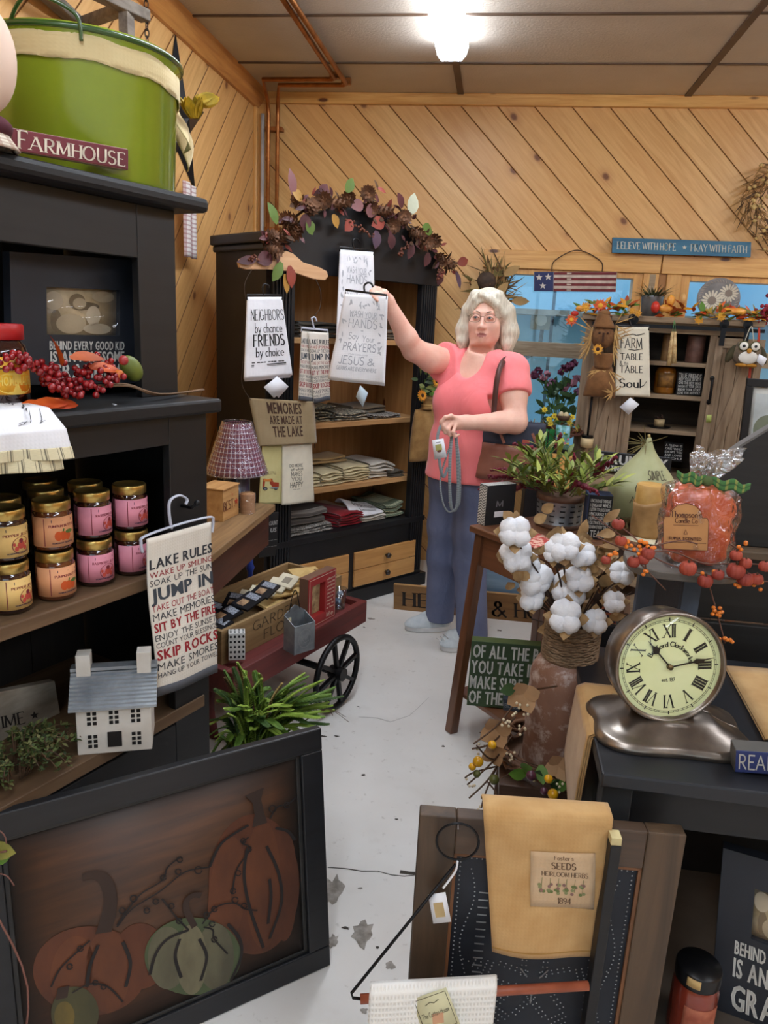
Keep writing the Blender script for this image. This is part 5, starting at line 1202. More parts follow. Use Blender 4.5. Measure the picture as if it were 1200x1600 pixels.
folded('folded_towel','dark red towels on the bottom shelf',CF,-.66,-.50,.05,SH[4],.075,.32,REDC,5,skew=-.3)
folded('folded_towel','pale tan towel behind the red ones on the bottom shelf',CF,-.58,-.44,.2,SH[4],.06,.2,LINEN,3)
folded('folded_towel','cream towels under the prayers towel on the bottom shelf',CF,-.47,-.28,.05,SH[4],.03,.3,OATW,3)
folded('folded_towel','green zigzag towels at the right of the bottom shelf',CF,-.28,-.145,.05,SH[4],.075,.3,GPAT,3,drop=.04)
fn=lambda u,v:Vector((-.52+.24*u+.02*v,.07+.16*v-.02*(1-v)*math.sin(u*3),SH[4]+.04+.075*(1-u)**1.5*(1-abs(2*v-1)**3)*.6+.05*v*(1-u*.7)))
pt_=thing('folded_towel','white towel printed PRAYERS on the bottom shelf','towel',CF,(-.40,.15,SH[4]+.031));MB().sheet(fn,16,14,.008).build('cloth_panel',TOWELW,pt_)
m=MB();letters(m,[('PRAYERS',.22,.95,.32,.55,'hand',0,.1,.11),('because',.3,.8,.14,.24,'hand',0,.1,.1),('SAY YOUR',.3,.8,.66,.8,'hand',0,.1,.1)],fn,.0055);m.build('lettering',INK,pt_)
m=MB();
bd=thing('dark_towels','dark folded towels on the top shelf behind the hanging towels','towel',CF,(-.68,.2,SH[1]));
folded('folded_towel','navy and grey folded cloths on the top cabinet shelf',CF,-.86,-.62,.1,SH[1],.075,.24,CHM,4);folded('folded_towel','grey cloth at the right end of the top cabinet shelf',CF,-.36,-.16,.1,SH[1],.05,.24,BRN,3)
COL.objects.unlink(bd);bpy.data.objects.remove(bd)
# black sign leaning at the left post, wooden plaque inside
sign_block('lettered_board','narrow black board with white words beside the cabinet post','sign',CF,[(415,803),(436,800),(431,868),(404,872)],-.06,.012,BLACK,[('COUNT',.35,.95,.72,.82,'bold'),('US',.5,.9,.56,.66,'bold'),('----',.1,.98,.36,.4,'bold'),('-----',.05,.98,.22,.26,'bold')],[mat('soft_white',(190,190,188),.7)])
# --- burlap sunflower bag at the right post
bgx=CF.hy(660,700,-.12);sb=thing('sunflower_bag','burlap bag with sunflowers hanging at the right cabinet post','bag',CF,tuple(CF.hy(656,722,-.09)))
a=[CF.hy(*p_,-.06) for p_ in ((649,640),(690,640),(690,722),(637,722))];xc=(a[0].x+a[1].x)/2
def bag(u,v):
 w=(a[1].x-a[0].x)*.5*(1.0+.22*(1-v)) ;zz=a[3].z+(a[0].z-a[3].z)*v;n=math.sin(math.pi*min(1,max(.03,v*1.02)))**.35
 return Vector((xc+w*math.cos(u*6.283),-.06+.05*n*math.sin(u*6.283),zz))
MB().sheet(bag,28,14,.003).build('bag_body',BURLAP,sb)
m=MB();n0=CF.hy(668,636,-.06);m.sheet(lambda u,v:Vector((n0.x+(.05-.02*math.sin(v*3.1))*math.cos(u*6.283),-.06+(.035-.015*math.sin(v*3.1))*math.sin(u*6.283),n0.z-.01+.065*v)),24,6,.003);m.build('bag_neck',BURLAP,sb)
m=MB().tube([n0+v_ for v_ in ring((0,0,.012),.038,20,'z',ry=.026)],.003,6,closed=True);m.tube([n0+Vector((-.01,-.04,.012)),n0+Vector((-.015,-.055,-.04))],.002,5);m.build('twine',STRAW,sb)
def flower(m,c,r,petals,n=(0,-1,.2),core=1,pet=0,k=14):
 n=Vector(n).normalized();x=n.orthogonal().normalized();y=n.cross(x);c=Vector(c)
 for i in range(k):
  for lay in (0,1):
   t=2*math.pi*(i+.5*lay)/k;m.leaf(c+n*.003*lay,x*math.cos(t)+y*math.sin(t)+n*(.15+.2*lay),n,r*(1-.15*lay),r*.36,pet,.12,.1,3)
 m.ell(c+n*.004,(r*.36,r*.36,r*.18),12,8,core,n.to_track_quat('Z','Y').to_matrix())
SUN=[mat('sunflower_petal',(222,156,44),.6,(200,120,24),20),mat('sunflower_core',(64,36,20),.9)]
for (px,py,r) in ((659,618,.034),(681,596,.028),(672,580,.02)):
 m=MB();flower(m,CF.hy(px,py,-.11),r,None);m.build('sunflower',SUN,sb)
m=MB()
for k in range(46):
 o_=CF.hy(rnd.uniform(652,686),rnd.uniform(580,632),-.07+rnd.uniform(-.02,.02));d=Vector((rnd.uniform(-1,1),rnd.uniform(-.8,.1),rnd.uniform(-.2,1)));m.leaf(o_,d,(0,-1,.3),rnd.uniform(.03,.06),.022,rnd.randrange(3))
m.build('foliage',[LEAFG,LEAFO,mat('leaf_dark',(52,72,34),.6)],sb)
# --- HEARTH & HOME board standing on the floor
WB=Frame(0,3.75,0,0)
sign_block('hearth_sign','long brown board lettered HEARTH & HOME standing on the floor','sign',WB,[(615,913),(900,938),(902,985),(615,957)],0,.025,wood('kraft_brown_board',(140,104,62),(116,82,46),'x',.7,6),
           [('HE',.048,.20,.28,.76,'serif'),('ARTH',.235,.51,.26,.74,'serif'),('&',.545,.625,.22,.72,'serif'),('HOME',.665,.97,.24,.72,'serif')],[mat('sign_dark',(38,30,26),.8)],edge=EDGE)
# ================================================================== BACK WALL GOODS AND THE BARN-DOOR CABINET
BW=Frame(0,YB,0,0)
TEAL=wood('teal_sign_paint',(62,118,146),(46,94,122),'x',.6,6)
sign_block('faith_sign','long blue wooden sign reading BELIEVE WITH HOPE PRAY WITH FAITH','sign',BW,[(957,371),(1174,378),(1173,402),(956,395)],-.06,.02,TEAL,
           [('BELIEVE WITH HOPE',.035,.465,.27,.74,'serif',0,.15,.07),('*',.51,.545,.3,.72,'sans'),('PRAY WITH FAITH',.57,.97,.25,.74,'serif',0,.15,.07)],[mat('pale_cream',(226,224,206),.7)],edge=mat('brown_worn_edge',(110,76,50),.7))
# flag board in the window
fl_fn=quad(BW,[(834,425),(964,425),(962,456),(834,455)],-.035,lambda u,v:.004*math.sin(u*4))
fg=thing('flag_board','wooden flag board with three stars and stripes hung in the window','sign',BW,tuple(fl_fn(.5,0)))
MB().sheet(fl_fn,14,4,.014).build('board',mat('aged_white_paint',(206,190,176),.7,(180,160,146),20),fg)
m=MB()
for i in range(4):shape2d(m,[(.245+.75*k/8,v) for k in range(9) for v in (.99-.285*i,)]+[(.245+.75*k/8,.99-.285*i-.14) for k in range(8,-1,-1)],fl_fn,.008,0)
shape2d(m,[(0.005,.0),(.24,.0),(.24,1),(.005,1)],fl_fn,.008,1)
for cx,cy in ((.065,.72),(.175,.74),(.11,.28)):shape2d(m,[(.0+cx+(a-0)*.045,cy+b*.19) for a,b in star5(0,0,1)],fl_fn,.009,2)
m.build('flag_paint',[mat('flag_red',(122,44,46),.7,(96,34,38),20),mat('flag_navy',(44,52,96),.7),mat('flag_star',(214,206,196),.7)],fg)
a,b=BW.hy(862,424,-.035),BW.hy(941,424,-.035);c=BW.hy(902,391,-.035)
MB().tube(spline([a,a*.75+c*.25+Vector((-.02,0,.03)),c,b*.75+c*.25+Vector((.02,0,.03)),b],8),.003,6).build('wire_hanger',TWIG,fg)
# twig and pod wreath on the wall behind the woman
w0=BW.hy(768,445,-.05);wt=thing('twig_swag','dried twig and pod swag on the wall behind the woman','swag',BW,tuple(w0+Vector((0,0,-.12))))
m=MB()
for k in range(110):
 a=rnd.uniform(0,6.28);L=rnd.uniform(.08,.2);o_=w0+Vector((rnd.uniform(-.08,.08),rnd.uniform(-.03,.02),rnd.uniform(-.12,.06)));d=Vector((math.cos(a)*.8+.2,-rnd.uniform(.0,.4),math.sin(a)*.7+.5));
 if o_.y+d.y*L>-.005:d.y=-.1
 m.leaf(o_,d,(0,-1,0),L,rnd.choice((.006,.01,.018)),rnd.randrange(3),rnd.uniform(-.2,.2),.1,3)
m.build('twigs',[mat('dry_olive',(112,98,52),.8),mat('dry_brown',(96,70,42),.8),mat('dry_tan',(168,132,82),.8)],wt)
m=MB().ell(BW.hy(760,440,-.09),(.055,.05,.055),18,12);m.build('pod',mat('dark_pod',(84,66,54),.85,(60,48,40),30),wt)
m=MB();
for (x,y,d) in ((745,462,(-.3,0,.9)),(788,430,(.8,0,.5)),(800,470,(1,0,.0)),(775,462,(.6,0,.7)),(752,480,(-.5,0,-.6))):m.leaf(BW.hy(x,y,-.1),d,(0,-1,0),.10,.05,0,-.1)
m.build('burlap_bow',mat('tan_bow',(186,150,98),.85),wt)
# dried wreath at the far right
c=BW.hy(1226,316,-.05);wr_=thing('dried_wreath','dried grass wreath with cream buds high on the back wall at right','wreath',BW,(c.x,-.05,c.z-.25))
m=MB();b2=MB()
for k in range(420):
 a=rnd.uniform(0,6.283);r0=rnd.gauss(.17,.03);o_=c+Vector((r0*math.cos(a),rnd.uniform(-.06,.02),r0*math.sin(a)));t_=a+rnd.uniform(.6,2.4)
 m.leaf(o_,(math.cos(t_),-.2,math.sin(t_)),(0,-1,0),rnd.uniform(.04,.09),.007,rnd.randrange(2),.2,.1,2)
for k in range(90):
 a=rnd.uniform(0,6.283);r0=rnd.gauss(.18,.035);b2.ell(c+Vector((r0*math.cos(a),-.07+rnd.uniform(-.03,.01),r0*math.sin(a))),rnd.uniform(.006,.011),7,5)
m.build('dry_grass',[mat('dry_brown',(0,0,0)),mat('wreath_tan',(150,110,60),.85)],wr_);b2.build('buds',mat('cream_bud',(214,182,116),.7),wr_)
# flower pail on the window sill, bird nest wreath on a dark stand
f0=BW.hy(872,672,-.03);sill=.80
PT_=[mat('hydrangea_plum',(120,62,92),.8),mat('hydrangea_rose',(188,132,150),.8),mat('bloom_mauve',(160,110,140),.8),mat('green_stem_leaf',(56,86,44),.7),mat('pale_sage',(150,180,150),.7)]
def bouquet(label,cx,y,zb,zt,rx,blooms,pail):
 t_=thing('flower_bouquet',label,'flowers',BW,(cx,y,zb));
 MB().lathe([(0,0),(.05,0),(.065,.15),(.067,.155),(.06,.15),(0,.13)],24,0,(cx,y,zb)).build('pail',pail,t_)
 m=MB();ms=MB()
 for (px,py,r,k) in blooms:
  c_=BW.hy(px,py,y);ms.tube(spline([Vector((cx,y,zb+.13)),(Vector((cx,y,zb+.13))+c_)/2+Vector((0,0,.03)),c_],4),.003,5)
  bm=MB()
  for j in range(26):
   d=Vector((rnd.gauss(0,1),rnd.gauss(0,1),rnd.gauss(0,1))).normalized();bm.leaf(c_+d*r*.5,d.orthogonal(),d,r*.9,r*.8,0,.1,.1,2)
  bm.build('bloom',PT_[k],t_)
 for j in range(60):
  o_=Vector((cx+rnd.uniform(-rx,rx),y+rnd.uniform(-.04,.04),rnd.uniform(zb+.13,zt-.06)));m.leaf(o_,(rnd.uniform(-1,1),rnd.uniform(-1,1),rnd.uniform(.0,1)),(0,-1,.5),.07,.03,0)
 m.build('foliage',PT_[3],t_);ms.build('stem',LEAFG,t_)
bouquet('plum and rose artificial hydrangeas in a pail on the left window sill',.40,-.045,sill,1.25,.09,[(838,583,.045,0),(852,588,.04,1),(860,600,.04,2),(880,578,.04,0),(893,570,.045,0),(898,595,.045,1),(905,610,.04,2),(868,612,.03,4),(885,605,.035,1)],mat('sage_pail',(116,132,118),.5))
MB().box((.22,-.60,0),(.425,-.3,.93)).build('dark_stand',mat('dark_stand_paint',(38,36,38),.6),F=BW,info=('dark pedestal stand below the window behind the handbag','stand'),bevel=.004)
n0=BW.hy(868,672,-.45);n0.z=.935
nw=thing('nest_wreath','grapevine wreath with yellow flowers and a bird nest on the dark stand','wreath',BW,(n0.x-.02,-.45,.93))
m=MB()
for k in range(9):m.tube([n0+Vector((.015*rnd.uniform(-1,1),0,.02+.012*rnd.uniform(-1,1)))+v_ for v_ in ring((0,0,0),.13+rnd.uniform(-.02,.02),30,'z')],.006,5,closed=True)
m.build('vine_ring',mat('grapevine',(98,60,44),.85,(74,44,34),30),nw)
m=MB()
for k in range(120):
 a=rnd.uniform(0,6.283);o_=n0+Vector((.13*math.cos(a),.13*math.sin(a),.03));m.leaf(o_,(rnd.uniform(-1,1),rnd.uniform(-1,1),rnd.uniform(0,1)),(0,0,1),rnd.uniform(.03,.06),.012,rnd.choice((0,0,1,2)),.2,.1,2)
m.build('foliage',[mat('moss_yellow',(176,150,60),.7),LEAFO,mat('rust_leaf',(160,84,56),.7)],nw)
m=MB()
for (px,py) in ((851,640),(858,655),(866,650),(873,653),(894,652),(890,660),(860,662)):
 flower(m,BW.hy(px,py,-.58),.018,None,k=6)
m.build('yellow_flower',[mat('yellow_petal',(228,206,50),.6),mat('yellow_core',(190,150,30),.7)],nw)
q=BW.hy(880,652,-.57);m=MB().lathe([(0,0),(.03,.005),(.042,.03),(.036,.03),(.02,.012),(0,.01)],20,0,q-Vector((0,0,.02)));m.build('nest',TWIG,nw)
m=MB().ell(q+Vector((-.013,-.005,.014)),(.014,.013,.017),14,10).ell(q+Vector((.014,-.002,.012)),(.014,.013,.017),14,10);m.build('egg',mat('cream_egg',(222,204,160),.5),nw)
m=MB();a=BW.hy(858,664,-.63)
for k in (-1,1):m.sheet(lambda u,v,k=k:Vector((a.x+k*.018+.03*(u-.5),a.y-.01-.004*math.sin(v*7),a.z-.02-.28*(1-v)*1.0)),3,10,.003)
m.build('green_ribbon',cloth('green_felt',(40,116,58),(30,96,46)),info=('wide green ribbon hanging down the front of the dark stand','ribbon'),F=BW)
sf=quad(BW,[(869,664),(891,666),(889,703),(868,701)],-.66);gp2=thing('garden_picture','small blue picture of garden flowers beside the green ribbon','picture',BW,tuple(sf(.5,0)))
MB().sheet(sf,2,2,.012).build('panel',mat('sky_blue_print',(136,190,214),.3,(60,120,80),40),gp2)
m=MB();
for k in range(14):shape2d(m,el2(rnd.uniform(.1,.9),rnd.uniform(.1,.7),.07,.05,8),sf,.008,k % 3)
m.build('flower_print',[mat('print_yellow',(226,214,70),.5),mat('print_green',(66,130,70),.5),mat('print_pink',(214,110,140),.5)],gp2)
MB().box((gp2.location.x-.05,-.72,0),(gp2.location.x+.05,-.645,.86)).build('crate_stand',PT,F=BW,info=('narrow pine stand behind the small garden picture','stand'))
# pale blue crate on the floor by the sign
MB().box((-.1,-.85,0),(.36,-.66,.27)).build('blue_crate',wood('pale_blue_wood',(150,184,214),(120,156,192),'x',.6,6),F=BW,info=('pale blue wooden crate on the floor behind the hearth sign','crate'),bevel=.003)
# --- barn-door cabinet
BC=Frame(.462,4.2,0,-6.5);BWD,BD,BH=.80,.34,1.555
BARN=wood('barn_wood',(156,134,108),(120,98,76),'z',.75,7,.25);BARNX=wood('barn_wood_cross',(160,138,110),(124,102,78),'x',.75,7,.25);BIN=wood('barn_inside',(74,64,54),(54,46,38),'x',.8,6)
bc=thing('barn_door_cabinet','weathered wood cabinet with sliding barn doors below the back windows','cabinet',BC,(BWD/2,BD/2,0))
oL,oR=BC.hy(985,660,0).x,BC.hy(1092,660,0).x
MB().box((0,0,0),(.055,BD,BH)).build('side_panel',BARN,bc,bevel=.003);MB().box((BWD-.02,0,0),(BWD,BD,BH)).build('side_panel',BARN,bc)
MB().box((.055,BD-.015,.02),(BWD-.02,BD-.001,BH)).build('back_panel',BIN,bc)
MB().box((-.025,-.045,BH),(BWD+.06,BD,BH+.03)).build('top',BARNX,bc,bevel=.004)
MB().box((0.055,-.0,BH-.05),(BWD-.02,.02,BH)).build('top_rail',BARNX,bc)
zs=[BC.hy(1060,y,.02).z for y in (566,618,673,745)]
for z in zs:MB().box((.056,.01,z-.022),(BWD-.021,BD-.016,z)).build('shelf',BARNX,bc,bevel=.002)
MB().box((.056,.0,0),(BWD-.021,BD-.016,.08)).build('base',BARNX,bc)
for x in (oR-.005,):MB().box((x,0,.08),(x+.035,.02,BH-.05)).build('stile',BARN,bc,bevel=.002)
def barn_door(x0,x1,z0,z1,nm):
 d_=MB();n=4;w=(x1-x0)/n
 for k in range(n):d_.box((x0+k*w+.001,-.028,z0),(x0+(k+1)*w-.001,-.014,z1))
 d=d_.build('door',BARN,bc,bevel=.0015)
 for a,b in ((x0,x0+.035),(x1-.035,x1)):MB().box((a,-.036,z0),(b,-.028,z1)).build('door_stile',BARN,d,bevel=.001)
 zm=(z0+z1)/2+.03;zq=[z0,zm-.02,z1-.05]
 for z in zq:MB().box((x0+.035,-.036,z),(x1-.035,-.028,z+.05)).build('door_rail',BARNX,d,bevel=.001)
 for (p_,q_) in (((x0+.05,zq[1]+.05),(x1-.05,zq[2])),((x0+.05,zq[1]),(x1-.05,zq[0]+.05))) if nm=='r' else (((x0+.05,zq[0]+.05),(x1-.05,zq[1])),((x0+.05,zq[1]+.05),(x1-.05,zq[2]))):
  MB().beam((p_[0],-.032,p_[1]),(q_[0],-.032,q_[1]),.008,.04,upv=(0,0,1)).build('door_brace',BARN,d)
 return d
dl_=barn_door(.05,oL,.10,BH-.06,'l');dr_=barn_door(oR+.02,BWD+.075,.10,BH-.06,'r')
hx=BC.hy(1110,610,-.04);MB().tube(spline([(hx.x,-.036,hx.z+.055),(hx.x,-.06,hx.z+.045),(hx.x,-.062,hx.z-.045),(hx.x,-.036,hx.z-.055)],6),.007,8).ell((hx.x,-.038,hx.z+.06),(.011,.005,.014),10,8).ell((hx.x,-.038,hx.z-.06),(.011,.005,.014),10,8).build('door_handle',BLKMETAL,dr_)
MB().box((.03,-.052,BH-.028),(BWD+.06,-.046,BH-.010)).build('door_track',BLKMETAL,bc)
for px in (987,1128,1165):
 x=BC.hy(px,530,-.05).x;m=MB().box((x-.012,-.058,BH-.10),(x+.012,-.053,BH+.005));m.cyl((0,0,0),.022,.008,18,T=Matrix.Translation((x,-.05,BH+.008)) @ Matrix.Rotation(R(90),4,'X'));m.build('track_roller',BLKMETAL,bc)
# goods in it
tp=BC.hy(1108,638,-.05);fnt=quad(BC,[(1104,648),(1112,648),(1111,660),(1103,660)],-.055);MB().sheet(fnt,1,1,.001).build('price_tag',mat('lime_tag',(190,204,110),.6),dr_)
def pillar(name,label,F,at,r,h,mt,tops=None):
 t_=thing(name,label,'candle',F,at);MB().lathe([(0,0),(r*.96,0),(r,.004),(r,h-.006),(r*.94,h),(r*.6,h-.004),(0,h-.006)],28,0,at).build('wax',mt,t_)
 MB().cyl((at[0],at[1],at[2]+h-.007),.0015,.016,6).build('wick',INK,t_);return t_
q=BC.hz(1078,565,zs[0]);pillar('pillar_candle','brown pillar candle on the top shelf of the barn cabinet',BC,(q.x,.10,zs[0]),.045,.14,mat('brown_wax',(120,86,74),.5,(96,66,56),30))
pillar('pillar_candle','tan pillar candle behind the hanging tapers on the top shelf',BC,(BC.hy(1040,560,.1).x,.12,zs[0]),.025,.14,mat('tan_wax_dark',(140,104,62),.5,(110,78,46),30))
q=BC.hy(1037,615,.1);jc=thing('jar_candle','amber jar candle with label on the middle shelf of the barn cabinet','candle',BC,(q.x,.12,zs[1]));at=ORG[jc.name]
MB().lathe([(0,0),(.052,0),(.056,.01),(.056,.11),(.05,.13),(.042,.14),(0,.14)],32,0,at).build('jar',mat('amber_jar',(166,106,32),.15,(140,84,24),20,coat=.6),jc)
fn=lambda u,v:Vector((at[0]+.057*math.sin((u-.5)*1.6),at[1]-.057*math.cos((u-.5)*1.6),at[2]+.035+.075*v));MB().sheet(fn,12,2,.0008).build('label',mat('aged_label',(160,112,50),.6,(110,74,36),40),jc)
TF=['TRUE FRIENDS','KEEP YOUR SECRETS','GIVE THE BEST HUGS','LAUGH AT YOUR JOKES','KNOW YOUR STORY','LOVE YOU ANYWAY']
sign_block('true_friends_sign','small black box sign headed TRUE FRIENDS in the barn cabinet','sign',BC,[(1059,580),(1099,583),(1096,618),(1056,617)],.06,.03,INK,
           [(TF[0],.06,.94,.74,.95,'bold')]+[(TF[i],.06,.94,.62-.145*(i-1),.735-.145*(i-1),'bold') for i in range(1,6)],[WHITE])
q=BC.hz(1029,668,zs[2]);cp=thing('cup_candle','cream cup candle on a dark tray in the barn cabinet','candle',BC,(q.x,.1,zs[2]));at=ORG[cp.name]
MB().lathe([(0,.002),(.055,.002),(.062,.008),(.055,.008),(0,.006)],28,0,at).build('tray',BLKMETAL,cp);MB().lathe([(0,.008),(.026,.008),(.028,.045),(0,.045)],24,0,at).build('cup',mat('cream_wax',(214,188,140),.5),cp)
m=MB();berries(m,[at+Vector((0,0,.048))],.006,9,.012,0);m.build('berry_top',mat('dark_berry',(70,46,36),.5),cp)
sign_block('verse_card','small black and green verse card on the lowest visible shelf','sign',BC,[(1001,682),(1021,684),(1018,710),(998,709)],.08,.012,INK,[(x,.1,.9,.74-.2*i,.9-.2*i,'bold') for i,x in enumerate(('FRIENDS','ARE LIKE','STARS','SHINE'))],[mat('mint_letter',(176,206,180),.7)])
sign_block('friend_sign','small black sign A FRIEND IS on the lowest visible shelf','sign',BC,[(1039,690),(1068,693),(1066,722),(1036,720)],.08,.012,INK,[(x,.05,.95,.78-.17*i,.9-.17*i,'bold') for i,x in enumerate(('A FRIEND IS','ONE WHO','KNOWS YOU','AND LOVES','YOU'))],[WHITE])
sign_block('laundry_sign','long black sign reading LAUNDRY SORTING leaning on the barn cabinet','sign',BC,[(937,705),(1050,716),(1046,746),(934,735)],-.09,.02,BLACK,[('LAUNDRY',.03,.95,.42,.92,'bold'),('SORTING OUT LIFE ALONE',.03,.95,.06,.34,'bold')],[WHITE],edge=mat('sign_grey_edge',(90,94,100),.7))
lz=BC.hy(990,742,-.07).z;MB().box((.05,-.11,0),(.60,-.05,lz-.005)).build('brown_bench',BARNX,F=BC,info=('narrow weathered bench in front of the barn cabinet carrying the laundry sign','bench'))
# candle holder stick and black iron holder hanging at the left door
q=BC.hy(917,690,-.08);ch_=thing('hanging_candle','cream candle cup on a thin black iron hanger by the left barn door','candle',BC,(q.x,-.08,q.z-.05))
MB().tube([(q.x,-.08,BC.hy(918,600,-.08).z),(q.x,-.08,q.z+.02)],.006,8).cyl((q.x,-.08,q.z+.02),.03,.014,20).build('iron_hanger',BLKMETAL,ch_)
MB().lathe([(0,-.03),(.033,-.03),(.034,.02),(0,.02)],24,0,(q.x,-.08,q.z)).build('cup',mat('cream_wax',(0,0,0)),ch_);MB().cyl((q.x,-.08,q.z-.2),.012,.17,12).build('wood_stem',BARNX,ch_)
# taper candles hanging from the rail
td=thing('taper_candles','pair of cream taper candles hanging from the barn cabinet rail','candles',BC,tuple(BC.hy(1046,570,-.08)))
for (a,b) in (((1051,518),(1045,571)),((1055,518),(1053,568))):
 p_,q_=BC.hy(*a,-.08),BC.hy(*b,-.08);MB().tube([p_,p_*.5+q_*.5,q_],[.006,.011,.012],12).build('taper',mat('ivory_wax',(206,180,130),.5,(160,124,76),60),td)
MB().tube(spline([BC.hy(1051,519,-.08),BC.hy(1054,500,-.08),BC.hy(1055,519,-.08)],5),.0015,5).build('wick_loop',mat('green_thread',(80,150,90),.8),td)
# FARM TABLE towel on hanger
ft_,fn=towel('dish_towel','cream towel reading FARM TO TABLE hanging on the barn cabinet',BC,[(966,511),(1014,511),(1016,620),(960,618)],-.10,CREAM,
   [('FARM',.10,.78,.70,.84,'brush',0,.12,.06),('TABLE',.12,.80,.53,.62,'brush',0,.14,.08),('& to',.10,.36,.45,.51,'hand',0,.1,.1),('TABLE',.12,.80,.345,.44,'brush',0,.14,.08),('Soul',.12,.74,.13,.25,'brush',0,.16,.08)],[INK],
   extra=lambda fn,t_:(black_hanger(t_,BC,(962,509),(1014,510),[(986,509),(983,498),(986,492),(992,493),(991,500)],-.10),MB().sheet(quad(BC,[(985,621),(999,632),(982,648),(968,636)],-.10),2,2,.001).build('tag',PAPER,t_),
     (lambda m:(line2d(m,[(.2,.88),(.5,.9),(.6,.88),(.85,.91)],fn,.012,.004),line2d(m,[(.35,.68),(.55,.67),(.8,.69)],fn,.01,.004),line2d(m,[(.72,.14),(.82,.16),(.9,.22)],fn,.012,.004),m.build('flourish',INK,t_)))(MB())))
# burlap scarecrow hanging at the left
sc0=BC.hy(937,620,-.10);sw=thing('burlap_scarecrow','brown burlap scarecrow with hat and raffia hanging on the barn cabinet','doll',BC,tuple(sc0))
zt_,zm_,zb_=BC.hy(937,555,-.1).z,BC.hy(937,572,-.1).z,sc0.z;hw=(BC.hy(962,610,-.1).x-BC.hy(912,610,-.1).x)/2;xc=BC.hy(937,610,-.1).x
MB().sheet(lambda u,v:Vector((xc+hw*(1.0-.42*v**2)*math.cos(u*6.283),-.10+.045*math.sin(math.pi*min(1,.12+v*.8))*math.sin(u*6.283)*1.1,zb_+(zm_-zb_)*v)),28,12,.003).build('body',BURL2,sw)
MB().sheet(lambda u,v:Vector((xc+hw*(.52+.14*v)*math.cos(u*6.283),-.10+.03*math.sin(u*6.283),zm_-.012+(zt_-zm_+.025)*v)),28,6,.003).build('collar',BURL2,sw)
h0=BC.hy(942,526,-.11);MB().ell(h0,(.058,.045,.062),22,14).build('head',mat('burlap_face',(124,86,52),.9,(100,66,40),60,bump=.3,bs=400),sw)
m=MB().sheet(lambda u,v:h0+Vector(((.056-.03*v)*math.cos(u*6.283)-.01*v,(.045-.025*v)*math.sin(u*6.283),.045+.07*v)),24,6,.003);m.ell(h0+Vector((-.005,0,.115)),(.03,.024,.018),16,8);m.build('hat',BURL2,sw)
m=MB();fr0=h0+Vector((0,-.046,0));m.box(fr0+Vector((-.004,-.004,-.03)),fr0+Vector((.006,.002,.02)))
for dx in (-.02,.022):m.ell(fr0+Vector((dx,.002,.018)),(.006,.004,.006),8,6)
m.build('face',mat('face_brown',(70,42,26),.9),sw)
m=MB()
for k in range(60):
 sx=rnd.choice((-1,1));o_=h0+Vector((sx*.055,rnd.uniform(-.03,.03),rnd.uniform(-.05,.07)));m.leaf(o_,(sx*rnd.uniform(0,.5),-.1,rnd.uniform(-1.2,.3)),(0,-1,0),rnd.uniform(.05,.11),.006,0,.1,.1,3)
for k in range(16):m.leaf(Vector((xc+rnd.uniform(-.04,.05),-.13,zm_-.02)),(rnd.uniform(-1,1),-.1,rnd.uniform(-.7,.0)),(0,-1,0),rnd.uniform(.04,.09),.006,0,.1,.1,3)
for k in range(14):m.leaf(Vector((xc+hw*.8,-.15,zb_+.03)),(rnd.uniform(-1,.6),-.1,rnd.uniform(-1,.6)),(0,-1,0),rnd.uniform(.03,.06),.006,0,.1,.1,3)
m.build('raffia',STRAW,sw)
m=MB();flower(m,BC.hy(934,546,-.16),.03,None,k=9);m.build('flower',[LEAFY,SUN[1]],sw)
# owl ornament
ow0=BC.hy(1167,552,-.09);ow=thing('owl_ornament','stuffed owl ornament with white belly hanging on the right barn door','ornament',BC,tuple(ow0+Vector((0,0,-.07))));s_=.063
MB().ell(ow0,(s_*1.12,.04,s_*1.05),24,16,fn=lambda p:Vector((p.x*(1.0-.08*max(0,p.z)),p.y,p.z if p.z<.6 else .6+(p.z-.6)*.3+.25*abs(p.x)*(p.z>.6)))).build('body',mat('owl_plaid',(122,104,84),.9,(86,78,66),60),ow)
fo=lambda x,z,d=.0:ow0+Vector((x*s_,-.041-d,z*s_))
for sx in (-.42,.42):
 MB().ell(fo(sx,.55),(s_*.40,.006,s_*.40),22,8).build('eye_patch',mat('olive_felt',(84,82,46),.9),ow);e_=MB().ell(fo(sx,.55,.004),(s_*.32,.006,s_*.32),22,8).build('eye',mat('white_felt',(232,228,218),.9),ow);MB().ell(fo(sx,.55,.009),(s_*.12,.004,s_*.12),14,6).build('pupil',INK,e_)
MB().ell(fo(.02,-.32,-.0),(s_*.72,.008,s_*.5),24,8).build('belly',MC['white_felt'],ow);MB().ell(fo(0,.2,.008),(s_*.18,.008,s_*.2),10,6).build('beak',mat('ochre_felt',(196,134,44),.9),ow)
m=MB().ell(fo(-.35,-.92,-.012),(s_*.45,.02,s_*.16),14,8).ell(fo(.35,-.92,-.012),(s_*.45,.02,s_*.16),14,8);m.build('foot',MC['ochre_felt'],ow)
for sx in (-1,1):MB().ell(ow0+Vector((sx*s_*1.15,.0,-.1*s_)),(s_*.3,.02,s_*.75),14,10,T=Matrix.Rotation(R(-sx*22),3,'Y')).build('wing',mat('dark_olive_felt',(72,66,44),.9),ow)
MB().tube(spline([ow0+Vector((-.02,-.01,.06)),BC.hy(1174,510,-.09),ow0+Vector((.02,-.01,.06))],6),.002,5).build('ribbon_loop',mat('cream_ribbon',(224,214,190),.8),ow)
MB().sheet(quad(BC,[(1186,553),(1199,560),(1192,573),(1182,565)],-.14),2,2,.001).build('tag',PAPER,ow)
